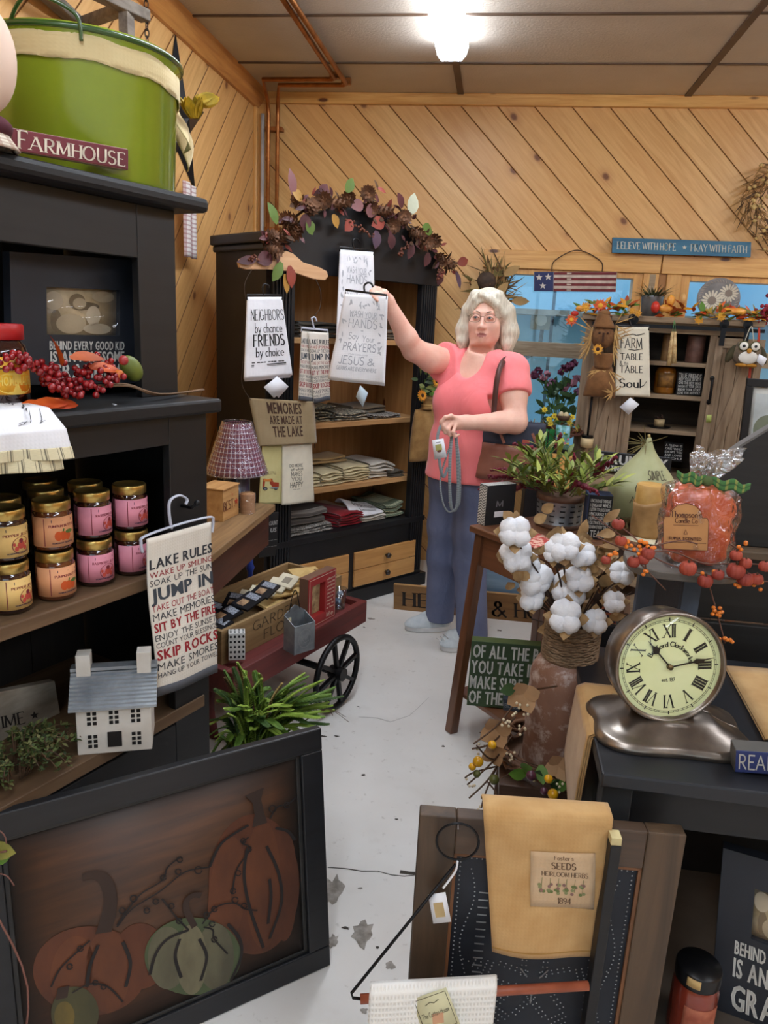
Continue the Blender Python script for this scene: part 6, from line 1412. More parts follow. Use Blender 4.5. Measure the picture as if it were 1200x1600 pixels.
m=MB();a=BC.hy(1186,512,-.1);m.tube(spline([a,a+Vector((.005,-.01,-.07)),a+Vector((-.012,-.01,-.16)),a+Vector((-.004,0,-.27))],5),[.008]*16,8,flat=.5);m.build('red_tassel',mat('rust_red_cord',(160,52,36),.8),info=('rust red tassel hanging behind the owl ornament','tassel'),F=BC)
# goods along the cabinet top
zt_=BH+.03
def garland_run(name,label,F,x0,x1,y,z,items,lm,n=60,h=.05,blooms=()):
 t_=thing(name,label,'garland',F,((x0+x1)/2,y,z));m=MB()
 for k in range(n):
  o_=Vector((rnd.uniform(x0,x1),y+rnd.uniform(-.03,.03),z+rnd.uniform(.004,h)));m.leaf(o_,(rnd.uniform(-1,1),rnd.uniform(-1,.3),rnd.uniform(-.2,.8)),(0,-.6,.8),rnd.uniform(.04,.08),rnd.uniform(.01,.03),rnd.randrange(len(lm)),.15)
 m.build('leaves',lm,t_)
 for (px,py,r,k) in blooms:
  m=MB();flower(m,F.hy(px,py,y-.04),r,None,k=7);m.build('blossom',[(LEAFO2,LEAFY,BERRY)[k],LEAFY],t_)
 for (px,py,rx,rz,k) in items:
  m=MB();m.ell(F.hy(px,py,y-.03),(rx,rz,rz),16,10);m.build('gourd',(mat('orange_gourd',(210,124,50),.4,(226,170,70),20),mat('red_gourd',(196,50,36),.4),mat('tan_gourd',(206,158,96),.5))[k],t_)
 return t_
GMIX=[LEAFO2,LEAFY,LEAFR,LEAFG,LEAFO]
garland_run('autumn_garland','autumn leaf garland over the left end of the barn cabinet top',BC,-.03,.22,-.02,zt_-.01,[(898,490,.02,.014,1),(908,482,.028,.016,0)],GMIX,60,.07,[(893,500,.035,0),(915,480,.03,1),(938,478,.04,0)])
garland_run('autumn_garland','autumn gourds and red-orange leaves in front of the galvanized pot',BC,.38,.58,-.03,zt_,[(1024,480,.022,.03,1),(1040,482,.035,.02,0),(1048,470,.02,.03,0),(1067,468,.016,.03,2)],GMIX,40,.05,[(988,486,.02,1),(997,490,.02,1)])
garland_run('autumn_garland','yellow and orange leaf garland in front of the daisy plate',BC,.58,.86,-.03,zt_,[(1152,487,.045,.018,0)],[LEAFY,LEAFO,LEAFO2,mat('fern_gold',(166,140,50),.7)],70,.035,[(1092,500,.025,1),(1127,495,.025,1)])
q=BC.hz(1027,492,zt_);gpot=thing('galvanized_pot','small galvanized pot of grey-green grass on the barn cabinet','potted plant',BC,(q.x,.08,zt_));at=ORG[gpot.name]
MB().lathe([(0,0),(.05,0),(.056,.10),(.058,.105),(.052,.10),(0,.09)],28,0,at).build('pot',GALV,gpot);m=MB()
for k in range(160):
 a=rnd.uniform(0,6.28);rr=rnd.uniform(0,.05);m.leaf(at+Vector((rr*math.cos(a),rr*math.sin(a),.095)),(math.cos(a)*rnd.uniform(.3,1.4),math.sin(a)*rnd.uniform(.3,1.2),rnd.uniform(.3,1)),(0,0,1),rnd.uniform(.05,.11),.006,rnd.randrange(2),.35,.1,3)
m.build('grass',[mat('sage_grass',(110,120,84),.8),mat('sage_dark',(78,88,60),.8)],gpot);MB().cbox(at+Vector((-.01,.03,.15)),(.03,.012,.13)).build('wood_stake',BARNX,gpot)
pc=BC.hy(1122,468,.12);pl=thing('daisy_plate','round grey plate painted with two daisies on the barn cabinet','plate',BC,(pc.x,.12,zt_));rp=.105;T_=Matrix.Translation((pc.x,.13,zt_+rp*.99)) @ Matrix.Rotation(R(82),4,'X')
MB().lathe([(0,0),(rp*.7,0),(rp,.012),(rp*1.0,.016),(rp*.68,.006),(0,.005)],48,0,T=T_).build('dish',mat('pewter_glaze',(132,126,122),.4,(104,100,98),14),pl)
pf=lambda a,b:T_ @ Vector((a*rp,b*rp,.0075 if math.hypot(a,b)<.68 else .0075+.0125*(math.hypot(a,b)-.68)/.32));m=MB()
for cx,cy,rr in ((-.28,-.1,.52),(.45,.28,.45)):
 for k in range(16):
  a=2*math.pi*k/16;shape2d(m,el2(cx+rr*.68*math.cos(a),cy+rr*.68*math.sin(a),rr*.33,rr*.11,8,rot=math.degrees(a)),pf,.0012,0)
 shape2d(m,el2(cx,cy,rr*.38,rr*.38,16),pf,.002,1)
for k in range(40):
 a=2*math.pi*k/40;shape2d(m,el2(.86*math.cos(a),.86*math.sin(a),.09,.025,6,rot=math.degrees(a)+40),pf,.001,2)
m.build('daisy_paint',[mat('daisy_cream',(222,210,186),.6),mat('daisy_core',(138,122,108),.7),mat('pattern_taupe',(164,152,140),.6)],pl)
m=MB();q=BC.hy(1196,490,-.03)
for k in range(40):m.ell(q+Vector((rnd.gauss(0,.022),rnd.gauss(0,.014),rnd.gauss(0,.028))),.01,8,6)
m.build('red_mum',mat('crimson_bloom',(150,28,46),.7,(110,16,34),40),info=('crimson flower head at the right end of the barn cabinet','flower'),F=BC)
# dark framed print at the far right, on a stand
PFm=Frame(*W.hy(1168,700,3.75).xy,0,-4)
pfn=quad(PFm,[(1168,591),(1262,597),(1250,770),(1148,760)],0);zb2=pfn(.5,0).z
def framed(name,label,cat,F,fn,th,bw,fm,pm,extra=None):
 c=fn(.5,0);t_=thing(name,label,cat,F,(c.x,c.y+th/2,c.z));m=MB();d=Vector((0,th,0))
 def bar(a,b,c_,e):
  ps=[fn(a,c_),fn(b,c_),fn(b,e),fn(a,e)];m.add(ps+[p+d for p in ps],[(0,1,2,3),(7,6,5,4),(0,4,5,1),(1,5,6,2),(2,6,7,3),(3,7,4,0)])
 bu,bv=bw;bar(0,1,0,bv);bar(0,1,1-bv,1);bar(0,bu,bv,1-bv);bar(1-bu,1,bv,1-bv);m.build('frame',fm,t_,bevel=.003)
 f2=lambda u,v:fn(bu+(1-2*bu)*u,bv+(1-2*bv)*v)+d*.6;MB().sheet(f2,2,2,.003).build('picture',pm,t_)
 if extra:extra(f2,t_)
 return t_
framed('framed_print','black framed landscape print at the far right below the owl','picture',PFm,pfn,.025,(.12,.07),BLACK,mat('cream_mat',(224,224,216),.5),
       lambda f2,t_:(lambda m:(shape2d(m,[(.08,.2),(.92,.2),(.92,.93),(.08,.93)],f2,.002,0),shape2d(m,[(.1,.22),(.9,.22),(.9,.45),(.5,.52),(.1,.44)],f2,.003,1),shape2d(m,el2(.4,.55,.3,.16),f2,.0026,2),m.build('landscape',[mat('pale_sky_print',(196,206,208),.5),mat('meadow_print',(150,104,84),.5,(100,110,70),30),mat('tree_print',(120,130,110),.5)],t_)))(MB()))
MB().box((pfn(0,0).x-.02,-.03,0),(pfn(1,0).x+.05,.3,zb2)).build('plain_stand',mat('brown_stand',(96,74,56),.6),F=PFm,info=('plain brown stand under the framed print at the far right','stand'),bevel=.004)
# ================================================================== SPLAY-LEGGED STAND AND ITS GOODS
q0,q1=W.hz(733,820,.80),W.hz(870,872,.80);e1=(q1-q0)
SF=Frame(q0.x,q0.y,0,math.degrees(math.atan2(e1.y,e1.x)))     # x runs along the near-left edge, y back to the right
SW=e1.length;SD=.40
STD=wood('walnut_stand',(122,80,54),(92,58,38),'x',.38,6,.1,.3);STDZ=wood('walnut_leg',(112,72,46),(84,52,34),'z',.38,6,.1,.3)
sn=thing('plant_stand','tall walnut stand with splayed legs and a lower shelf by the aisle','table',SF,(SW/2,SD/2,0))
MB().box((-.0,0,.775),(SW,SD,.80)).build('tabletop',STD,sn,bevel=.005)
ft_=SF.mi @(W.hz(705,1143,0)-SF.o)
fo_=[(ft_.x,ft_.y),(SW+.02,-.0),(SW+.03,SD+.02),(-.02,SD+.03)];to_=[(.035,.035),(SW-.035,.035),(SW-.035,SD-.035),(.035,SD-.035)]
for (a,b),(c,d) in zip(fo_,to_):MB().beam((a,b,0),(c,d,.775),.036,.036,upv=(0,1,0)).build('leg',STDZ,sn,bevel=.003)
m=MB();g=.035
for (a,b) in ((0,1),(1,2),(2,3),(3,0)):
 p_,q_=Vector((*to_[a],.715)),Vector((*to_[b],.715));m.beam(p_,q_,.018,.12)
m.build('apron',STD,sn)
MB().box((-.0,-.0,.135),(SW+.005,SD,.152)).build('lower_shelf',STD,sn,bevel=.002)
zs_=.8
# green sign on the lower shelf
GS=Frame(*W.hz(729,1102,.152).xy,.152,-1)
sign_block('green_sign','green box sign reading OF ALL THE PATHS on the stand lower shelf','sign',GS,[(737,1001),(852,1010),(842,1112),(729,1102)],0,.045,mat('forest_paint',(52,74,42),.6,(42,60,34),10),
           [('OF ALL THE PATHS',.03,1.28,.76,.96,'bold'),('YOU TAKE IN LIFE',.02,1.2,.52,.72,'bold'),('MAKE SURE A FEW',.02,1.22,.285,.485,'bold'),('OF THEM ARE DIRT',.02,1.25,.05,.25,'bold')],[WHITE],edge=mat('moss_edge',(88,104,58),.6))
# chevron box
CV=Frame(*SF.w(SF.hz(757,822,zs_)).xy,zs_,38);a_,b_=CV.hy(765,822,0),None
wv=.11;hv=CV.hy(757,760,0).z
cv=thing('chevron_box','black box sign with white chevron sides at the back of the stand','sign',CV,(.02,.05,0))
Lx=CV.hx(796,812,0)
MB().box((0,-.0,0),(.13,.045,hv)).build('box_body',INK,cv,bevel=.001)
fl=plane((0,.045,0),(0,-.045,0),(0,0,hv));m=MB();shape2d(m,[(0.02,0.01),(.98,.01),(.98,.99),(.02,.99)],fl,.0008,0)
for k in range(15):
 v=.0+.068*k;line2d(m,[(.04,v),(.35,min(v+.06,.99)),(.68,v),(.97,min(v+.06,.99))],fl,.022,.0016,1)
ftp=plane((0,.045,hv),(.13,0,0),(0,-.045,0))
ftp=plane((0,0,hv),(.13,0,0),(0,.045,0));shape2d(m,[(.01,.02),(.99,.02),(.99,.98),(.01,.98)],ftp,.0008,0)
for k in range(18):line2d(m,[(.02+.055*k,.03),(.045+.055*k,.5),(.02+.055*k,.97)],ftp,.012,.0016,1)
m.build('chevrons',[WHITE,INK],cv)
fn=plane((0,0,0),(.13,0,0),(0,0,hv));m=MB();shape2d(m,[(.3,.2),(.62,.2),(.62,.34),(.3,.34)],fn,.001,0);letters(m,[('M',.34,.58,.46,.6,'brush',1)],fn,.001);m.build('price_sticker',[PAPER,mat('grey_mark',(120,120,124),.6)],cv)
# slotted galvanized pot with leaves and burgundy spikes
q=SF.hz(862,822,zs_);pr_=.068;pl_=thing('potted_plant','green plant with burgundy spikes in a slotted galvanized pot','potted plant',SF,(q.x,q.y+.03,zs_));at=ORG[pl_.name]
rr_=.084
MB().lathe([(0,0),(rr_*.94,0),(rr_*.95,.016),(rr_*.93,.018),(rr_*.99,.10),(rr_*1.0,.102),(rr_*1.02,.118),(rr_*.98,.12),(rr_*.92,.10),(0,.09)],44,0,at).build('pot',GALV,pl_)
m=MB();sl_=MB()
for z in (.028,.05,.07,.088):
 for k in range(14):
  a=2*math.pi*(k+.5*(round(z*100) % 2))/14;rr=rr_*(.935+.055*(z-.018)/.082)+.0006
  sl_.sheet(lambda u,v,a=a,rr=rr,z=z:at+Vector((rr*math.cos(a-.11+.22*u),rr*math.sin(a-.11+.22*u),z-.0022+.0044*v)),4,1,.0008)
sl_.build('slots',mat('slot_dark',(30,32,34),.8),pl_)
m=MB().lathe([(rr_*.985,.100),(rr_*1.03,.101),(rr_*1.035,.12),(rr_*.985,.121)],44,0,at).lathe([(rr_*.93,.0),(rr_*.965,.0),(rr_*.965,.016),(rr_*.93,.017)],44,0,at);m.build('rust_band',mat('rust_band',(112,84,66),.7,(84,60,48),24),pl_)
LV=[mat('lance_green',(138,152,62),.5,(112,128,46),14),mat('lance_light',(168,176,84),.5),mat('lance_dark',(96,112,44),.55)]
m=MB();st=MB()
for k in range(34):
 a=rnd.uniform(0,6.283);L=rnd.uniform(.06,.19);base_=at+Vector((.03*math.cos(a),.03*math.sin(a),.1));tip=base_+Vector((L*math.cos(a)*1.15,L*math.sin(a)*.8,rnd.uniform(.04,.17)*(1.25-L*3.2)+.03))
 st.tube(spline([base_,(base_+tip)/2+Vector((0,0,.02)),tip],4),.002,5)
 for j in range(9):
  p_=base_+(tip-base_)*(.35+.65*j/8);b_=rnd.uniform(0,6.283);d=Vector((math.cos(b_)*.8,math.sin(b_)*.8,rnd.uniform(.1,.9)))+(tip-base_).normalized()*.5
  m.leaf(p_,d,(0,0,1),rnd.uniform(.05,.085),rnd.uniform(.014,.022),rnd.randrange(3),.25,.2,4)
m.build('foliage',LV,pl_);st.build('stem',LEAFO,pl_)
BURG=mat('burgundy_spike',(122,26,48),.6,(88,18,36),40)
for (x0,y0,x1,y1,d) in ((790,755,746,765,-.03),(830,700,800,694,.02),(800,735,765,733,-.02),(800,745,760,745,.0),(822,757,793,768,-.06),(840,748,866,756,-.07),(893,740,897,708,.04),(900,755,938,772,-.07),(925,735,945,722,.03),(930,740,968,710,.05),(870,700,876,676,.12)):
 yy=at.y+d;a,b=SF.hy(x0,y0,yy),SF.hy(x1,y1,yy);m=MB();n=11
 for k in range(n):
  p_=a+(b-a)*(k/n);r=.0085*(1-.55*k/n);
  for j in range(3):m.ell(p_+Vector((rnd.uniform(-1,1),rnd.uniform(-1,1),rnd.uniform(-1,1)))*.005,(r,r,r*1.2),7,5)
 m.tube([at+Vector((0,0,.11)),a],.0018,4);m.build('flower_spike',BURG,pl_)
# I TEACH block, red runner
TF_=Frame(*SF.w(SF.hz(913,842,zs_)).xy,zs_,2)
wT=TF_.hy(951,838,0).x;hT=TF_.hy(915,772,0).z
tb_=thing('teacher_block','navy box sign ending in I TEACH standing on the walnut stand','sign',TF_,(wT/2,.025,0))
MB().box((-.002,0,0),(wT,.075,hT)).build('box_body',mat('navy_paint',(48,62,92),.6,(38,50,76),10),tb_,bevel=.0015)
fn=plane((0,-.0006,0),(wT,0,0),(0,0,hT));m=MB();shape2d(m,[(.02,.01),(.99,.01),(.99,.99),(.02,.99)],fn,.0006,1)
ls=['I ENCOURAGE THINKING','I ENGAGE MINDS','I LISTEN TO QUESTIONS','I ENCOURAGE RISK','I SUPPORT STRUGGLE','I CULTIVATE DREAMS','I LEARN EVERY DAY']
letters(m,[(t_,.08,.92,.835-.097*i,.91-.097*i,'bold') for i,t_ in enumerate(ls)]+[('I TEACH',.08,.92,.06,.22,'bold')],fn,.0012);m.build('lettering',[WHITE,INK],tb_)
RUN=mat('red_damask',(176,66,60),.85,(216,170,150),55,lo=.5,hi=.56)
a=SF.hz(845,842,zs_);MB().sheet(lambda u,v:Vector((a.x-.07+.16*u,.004+.14*v,zs_+.003)),6,4,.004).build('red_runner',RUN,F=SF,info=('red and white patterned napkin on the front of the walnut stand','napkin'))
# gourd, candle and printed paper on a second low table behind
q=W.hz(1000,832,.8)
G2=Frame(.46,2.60,0,0)
dk=thing('side_table','plain brown table behind the walnut stand carrying the gourd','table',G2,(.32,.26,0));MB().box((.0,0,.765),(.62,.52,.79)).build('tabletop',STD,dk,bevel=.004)
for x in (.04,.58):
 for y in (.04,.48):MB().box((x-.02,y-.02,0),(x+.02,y+.02,.765)).build('leg',STDZ,dk)
zg=.79
gq=G2.hz(1000,815,zg);gq.y=.30;gq.x=G2.hy(1002,780,.30).x;wg=(G2.hy(1050,765,.3).x-G2.hy(942,765,.3).x)/2;hg_=G2.hy(1000,683,.3).z-zg
go=thing('painted_gourd','pale green painted gourd lettered SIMPLE GATHERINGS on the side table','gourd',G2,(gq.x,.30,zg));at=ORG[go.name]
gpf=[(0,0),(.5,.01),(.8,.07),(.95,.2),(1.0,.36),(.97,.45),(.85,.54),(.68,.63),(.48,.72),(.31,.80),(.19,.87),(.11,.94),(.05,1.0),(0,1.0)]
pr=[]
for i in range(len(gpf)-1):
 for k in range(4):
  t_=k/4;p0,p1,p2,p3=gpf[max(i-1,0)],gpf[i],gpf[i+1],gpf[min(i+2,len(gpf)-1)]
  pr.append(tuple(max(0,.5*((2*p1[j])+(p2[j]-p0[j])*t_+(2*p0[j]-5*p1[j]+4*p2[j]-p3[j])*t_*t_+(3*p1[j]-p0[j]-3*p2[j]+p3[j])*t_**3)) for j in (0,1)))
pr=[(r*wg,z*hg_) for r,z in pr]+[(0,hg_)]
pr[0]=(0,0)
MB().lathe(pr,48,0,at).build('gourd_body',mat('sage_gourd',(176,178,136),.6,(156,158,112),8),go)
def grf(u,v):
 z=v*hg_;r=np.interp(z,[p[1] for p in pr],[p[0] for p in pr])+.0008;a=(u-.5)*2.4
 return Vector((at[0]+r*math.sin(a),at[1]-r*math.cos(a),at[2]+z))
m=MB();letters(m,[('SIMPLE',.47,.78,.57,.66,'serif',0,.16,.07),('GATHERINGS',.33,.86,.43,.52,'serif',0,.16,.07),('AMERICANA',.29,.80,.30,.375,'serif',0,.16,.07)],grf,.0012);m.build('lettering',mat('gourd_ink',(70,64,50),.8),go)
MB().tube([at+Vector((0,0,hg_-.004)),at+Vector((-.004,0,hg_+.012))],.005,8).build('stem',mat('straw_stem',(190,172,110),.8),go)
m=MB()
for k in range(26):m.leaf(at+Vector((-.012,-.005,hg_-.02)),(rnd.uniform(-1.2,.3),rnd.uniform(-.6,.4),rnd.uniform(-1,.3)),(0,-1,0),rnd.uniform(.04,.09),.004,0,.2,.1,3)
m.build('raffia',mat('olive_raffia',(128,116,74),.8),go)
q=G2.hz(1008,838,zg);pc_=thing('wrapped_candle','kraft-wrapped yellow pillar candle standing in front of the gourd','candle',G2,(G2.hy(1012,800,.1).x,.10,zg));at=ORG[pc_.name];rc=(G2.hy(1034,800,.1).x-G2.hy(990,800,.1).x)/2;hc=G2.hy(1012,757,.1).z-zg
MB().lathe([(0,0),(rc,0),(rc,hc),(rc*.9,hc+.003),(0,hc-.002)],28,0,at).build('wax',mat('honey_wax',(206,164,96),.5,(186,140,72),20),pc_)
MB().sheet(lambda u,v:at+Vector(((rc+.003+.002*math.sin(u*37+v*9))*math.cos(u*6.283),(rc+.003+.002*math.sin(u*31))*math.sin(u*6.283),.002+hc*(.72+.08*math.sin(u*6.283+1))*v)),60,10,.001).build('wrapper',mat('kraft_wrapper',(190,150,100),.5,(168,128,80),20),pc_)
m=MB()
for k in range(90):
 o_=Vector((rnd.uniform(.0,.34),rnd.uniform(.08,.24),zg+rnd.uniform(.0,.04)));m.leaf(o_,(rnd.uniform(-1,1),rnd.uniform(-1,1),rnd.uniform(0,.8)),(0,0,1),rnd.uniform(.03,.06),.008,rnd.randrange(3),.2,.1,2)
m.build('dried_moss',[mat('moss_brown',(110,88,54),.85),mat('moss_green',(86,92,50),.85),mat('moss_tan',(156,128,84),.85)],F=G2,info=('clump of dried moss and stems around the base of the gourd','moss'))
a=G2.hz(1000,842,zg);MB().sheet(lambda u,v:Vector((.0+.30*u,-.012+.07*v,zg+.004+.003*math.sin(u*9))),10,4,.002).build('printed_paper',mat('sheet_paper',(214,204,172),.7,(110,100,82),60,lo=.62,hi=.66),F=G2,info=('printed paper sheet under the kraft-wrapped candle','paper'))
# ================================================================== STOOL WITH THE COTTON JUG
STL=wood('stool_brown',(92,66,48),(66,46,34),'x',.5,6);zk=.405;KX0,KX1,KY0,KY1=.095,.42,1.65,1.97
sk=thing('low_stool','low dark brown stool with slatted sides under the cotton jug','stool',W,((KX0+KX1)/2,(KY0+KY1)/2,0))
MB().box((KX0,KY0,zk-.035),(KX1,KY1,zk)).build('seat',STL,sk,bevel=.003)
for x in (KX0+.02,KX1-.02):
 for y in (KY0+.02,KY1-.02):MB().box((x-.015,y-.015,0),(x+.015,y+.015,zk-.035)).build('leg',STL,sk)
for k in range(4):x=KX0+.06+k*.065;MB().beam((x,KY1-.02,.02),(x-.03,KY1-.02,zk-.035),.006,.006).build('metal_rod',BLKMETAL,sk)
MB().box((KX0+.02,KY0+.015,.06),(KX1-.02,KY0+.025,.09)).build('rail',STL,sk)
jp=W.hy(884,1180,1.79);jx_,jy_=W.hy(882,1090,1.79).x,1.79;jr=.092;zn=W.hy(880,985,1.79).z
jg=thing('cotton_jug','frosted brown jug with rope-wound neck holding cotton stems','vase',W,(jx_,jy_,zk));at=Vector((jx_,jy_,zk));H_=zn-zk
FROST=mat('frosted_brown',(142,104,84),.55,(112,76,60),6,(1,1,.5),bump=.1,bs=60)
t=NT('frosted_brown_jug');v=t.co('Object');c=t.mix(t.ramp(t.noise(t.co('Object',(1,1,.4)),8,5),.3,.7),lin((150,112,92)),lin((112,76,60)))
c=t.mix(t.math('MULTIPLY',t.ramp(t.noise(v,22,6,.7),.52,.68),.8),c,lin((206,192,184)));t.col(c);t.set(Roughness=.5);FROST=t.m
MB().lathe([(0,0),(jr*.97,.0),(jr,.012),(jr,H_*.64),(jr*.97,H_*.71),(jr*.86,H_*.77),(jr*.66,H_*.81),(jr*.60,H_*.84),(jr*.60,H_),(jr*.52,H_),(jr*.5,H_*.84),(0,H_*.8)],56,0,at).build('jug_body',FROST,jg)
ROPE=mat('jute_rope',(152,128,102),.9,(118,96,74),90,(1,1,1),bump=.5,bs=300)
m=MB()
for k in range(8):m.tube([at+Vector((0,0,H_*.815+.0125*k))+v_ for v_ in ring((0,0,0),jr*.64+.002*math.sin(k*2.1),36,'z')],.0075,8,closed=True)
nr=8*44;
for s_ in range(2):
 pts=[at+Vector(((jr*.64+.0085+.0*s_)*math.cos(i*.143),(jr*.64+.0085)*math.sin(i*.143),H_*.81+.0125*i/44+.004*math.sin(i*1.1+s_*3))) for i in range(nr)]
 m.tube(pts,.0032,5)
m.build('rope',ROPE,jg)
COT=mat('cotton_fibre',(240,240,242),.95,(226,228,234),30,bump=.5,bs=160);BURR=mat('cotton_burr',(186,154,108),.7,(130,100,66),20);BURRD=mat('cotton_stem',(64,44,32),.8)
def boll(c,r,parent,d=(0,-1,.4)):
 c=Vector(c);m=MB();d=Vector(d).normalized();x=d.orthogonal().normalized();y=d.cross(x)
 for k in range(4):
  a=1.57*k+rnd.uniform(-.3,.3);o_=c+(x*math.cos(a)+y*math.sin(a))*r*.42+d*r*.1
  sd=rnd.uniform(0,9);m.ell(o_,r*rnd.uniform(.55,.7),16,12,0,None,lambda p,sd=sd:p*(1+.07*math.sin(p.x*6+sd)*math.sin(p.y*5+p.z*6+sd)))
 b=m.build('cotton_boll',COT,parent);m=MB()
 for k in range(4):
  a=1.57*k+.785;dd=(x*math.cos(a)+y*math.sin(a));m.leaf(c-d*r*.5,dd*.9+d*.45,-d,r*1.5,r*.8,0,.05,.3,4)
 m.build('burr',BURR,b)
JY=jy_
bolls=[(805,832,.042),(806,870,.046),(836,905,.045),(880,855,.04),(910,865,.036),(890,920,.05),(885,965,.045),(930,970,.034),(830,935,.034),(972,895,.032),(960,940,.03),(825,880,.034),(866,862,.03),(905,905,.036)]
ms=MB()
for i,(a,b,r) in enumerate(bolls):
 c=W.hy(a,b,JY-.06+.05*((i*7) % 3-1)*.8);boll(c,r*.92,jg,(rnd.uniform(-.5,.5),-1,rnd.uniform(.1,.8)))
 ms.tube(spline([at+Vector((rnd.uniform(-.02,.02),rnd.uniform(-.02,.02),H_*.9)),(at+Vector((0,0,H_+.03)))*.45+c*.55+Vector((0,.02,-.02)),c+Vector((0,.012,-.02))],5),.0025,5)
for k in range(40):
 a=W.hy(rnd.uniform(815,990),rnd.uniform(850,985),JY+rnd.uniform(-.03,.08));ms.tube(spline([at+Vector((0,0,H_*.95)),(at+Vector((0,0,H_)))*.5+a*.5,a],4),.0018,5)
ms.build('stem',BURRD,jg)
lf=MB()
for k in range(90):
 px_,py_=rnd.uniform(805,985),rnd.uniform(815,985);
 if rnd.random()<.7:px_=rnd.uniform(880,975);py_=rnd.uniform(850,965)
 a=W.hy(px_,py_,JY+rnd.uniform(-.05,.09));lf.leaf(a,(rnd.uniform(-1,1),rnd.uniform(-1,.2),rnd.uniform(-.5,1)),(rnd.uniform(-.5,.5),-1,rnd.uniform(-.2,.8)),rnd.uniform(.035,.06),rnd.uniform(.02,.035),rnd.choice((0,0,0,1)),rnd.uniform(-.3,.3),.3,4)
for (a,b) in ((848,800),(800,812),(826,905),(803,905),(800,920),(835,815),(868,838)):lf.leaf(W.hy(a,b,JY-.09),(rnd.uniform(-1,1),-.3,rnd.uniform(.2,1)),(0,-1,.2),.036,.026,0,-.2,.3,4)
lf.build('burr_leaf',[BURR,BURRD],jg)
# wreath lying round the jug
wq=thing('berry_wreath','twig wreath with burlap flowers and yellow berries round the jug base','wreath',W,(jx_,jy_,zk+.001));c=Vector((jx_,jy_-.01,zk+.03))
m=MB()
for k in range(7):m.tube([c+Vector((0,0,rnd.uniform(-.012,.02)))+v_*(1+.04*math.sin(i*.7+k)) for i,v_ in enumerate(ring((0,0,0),.135+.006*k,40,'z',ry=.125+.004*k))],.0055,6,closed=True)
m.build('grapevine_ring',mat('vine_brown',(116,80,54),.8,(84,56,38),30),wq)
m=MB()
for (pts) in ([(800,1105),(775,1135),(740,1162)],[(805,1120),(770,1160),(738,1170)],[(800,1150),(770,1190),(730,1226)],[(790,1170),(765,1215),(733,1247)],[(780,1190),(760,1235),(752,1262)],[(785,1195),(740,1207),(727,1215)],[(820,1080),(850,1075),(870,1072)],[(790,1185),(765,1185),(745,1165)],[(760,1220),(775,1240),(765,1258)]):
 m.tube(spline([W.hy(a,b,KY0-.0-.05*i) for i,(a,b) in enumerate(pts)],5),.0022,5)
for k in range(60):
 a=rnd.uniform(2.6,5.6);r0=.15;o_=c+Vector((r0*math.cos(a),r0*.9*math.sin(a),rnd.uniform(-.01,.03)));m.tube([o_,o_+Vector((rnd.uniform(-.06,.02),rnd.uniform(-.06,.02),rnd.uniform(-.0,.05)))],.0013,4)
m.build('twig',TWIG,wq)
YB_=mat('yellow_berry',(232,172,28),.3,coat=.3);GBR=mat('olive_berry',(96,100,50),.35);PBR=mat('purple_berry',(84,44,60),.35);CRB=mat('cream_berry',(226,210,176),.5)
for (a,b,r,mt,nm) in ((769,1164,.010,YB_,'yellow_berry'),(747,1190,.0125,YB_,'yellow_berry'),(738,1198,.009,YB_,'yellow_berry'),(864,1241,.0125,YB_,'yellow_berry'),(857,1217,.010,YB_,'yellow_berry'),(772,1218,.012,GBR,'olive_berry'),(745,1209,.009,GBR,'olive_berry'),(830,1212,.012,PBR,'purple_berry'),(850,1236,.009,PBR,'purple_berry')):
 MB().ell(W.hy(a,b,KY0-.09),r,14,10).build(nm,mt,wq)
m=MB()
for k in range(44):
 a,b=rnd.choice(((742,1160),(750,1170),(790,1128),(800,1120),(815,1108),(797,1180),(733,1226),(755,1260),(843,1226),(873,1230),(815,1140)));m.ell(W.hy(a+rnd.uniform(-10,10),b+rnd.uniform(-10,10),KY0-.06),.0035,6,5)
m.build('seed_berries',CRB,wq)
BF=cloth('burlap_petal',(190,154,116),(166,130,94),400)
for (a,b,r) in ((775,1140,.045),(818,1085,.045),(872,1195,.04),(772,1175,.035)):
 m=MB();c0=W.hy(a,b,KY0-.03)
 for k in range(4):t_=1.57*k+.5;m.leaf(c0,(math.cos(t_),-.35,math.sin(t_)),(0,-1,.2),r,r*.9,0,-.1,.1,4)
 m.build('burlap_flower',BF,wq)
m=MB()
for (a,b) in ((815,1200),(822,1210),(845,1195),(860,1225),(875,1225),(805,1075),(835,1215)):m.leaf(W.hy(a,b,KY0-.04),(rnd.uniform(-1,1),-.4,rnd.uniform(-.4,.7)),(0,-1,.3),.045,.03,rnd.randrange(2),.1)
m.build('leaf',[LEAFG,mat('ivy_green',(56,86,50),.5)],wq)
# small dark block on the stand's lower shelf, striped flag behind the jug
q=SF.hz(795,1110,.152)
sign_block('small_block','small navy word block beside the green sign','sign',GS,[(786,1092),(812,1096),(812,1113),(786,1110)],-.10,.03,mat('ink_navy',(46,52,62),.6),[('BLESS',.1,.9,.3,.7,'bold')],[mat('grey_letter',(130,136,140),.6)])
c=W.hy(960,960,1.95)
m=MB();fnf=quad(W,[(940,925),(965,928),(962,975),(941,972)],2.02);fl2=thing('striped_flag','small orange and navy striped card behind the jug','card',W,tuple(fnf(.5,0)-Vector((0,0,.0))));MB().sheet(fnf,1,1,.004).build('card',mat('flag_rust',(190,104,70),.7),fl2)
for k in range(6):shape2d(m,[(.1,.04+.16*k),(.95,.04+.16*k),(.95,.11+.16*k),(.1,.11+.16*k)],fnf,.003)
m.build('stripes',mat('navy_print',(40,40,62),.7),fl2)
zf=fnf(.5,0).z;MB().box((fnf(0,0).x-.02,2.0,0),(fnf(1,0).x+.06,2.10,zf-.003)).build('dark_plinth',BLACK,info=('dark narrow plinth behind the cotton jug','plinth'))
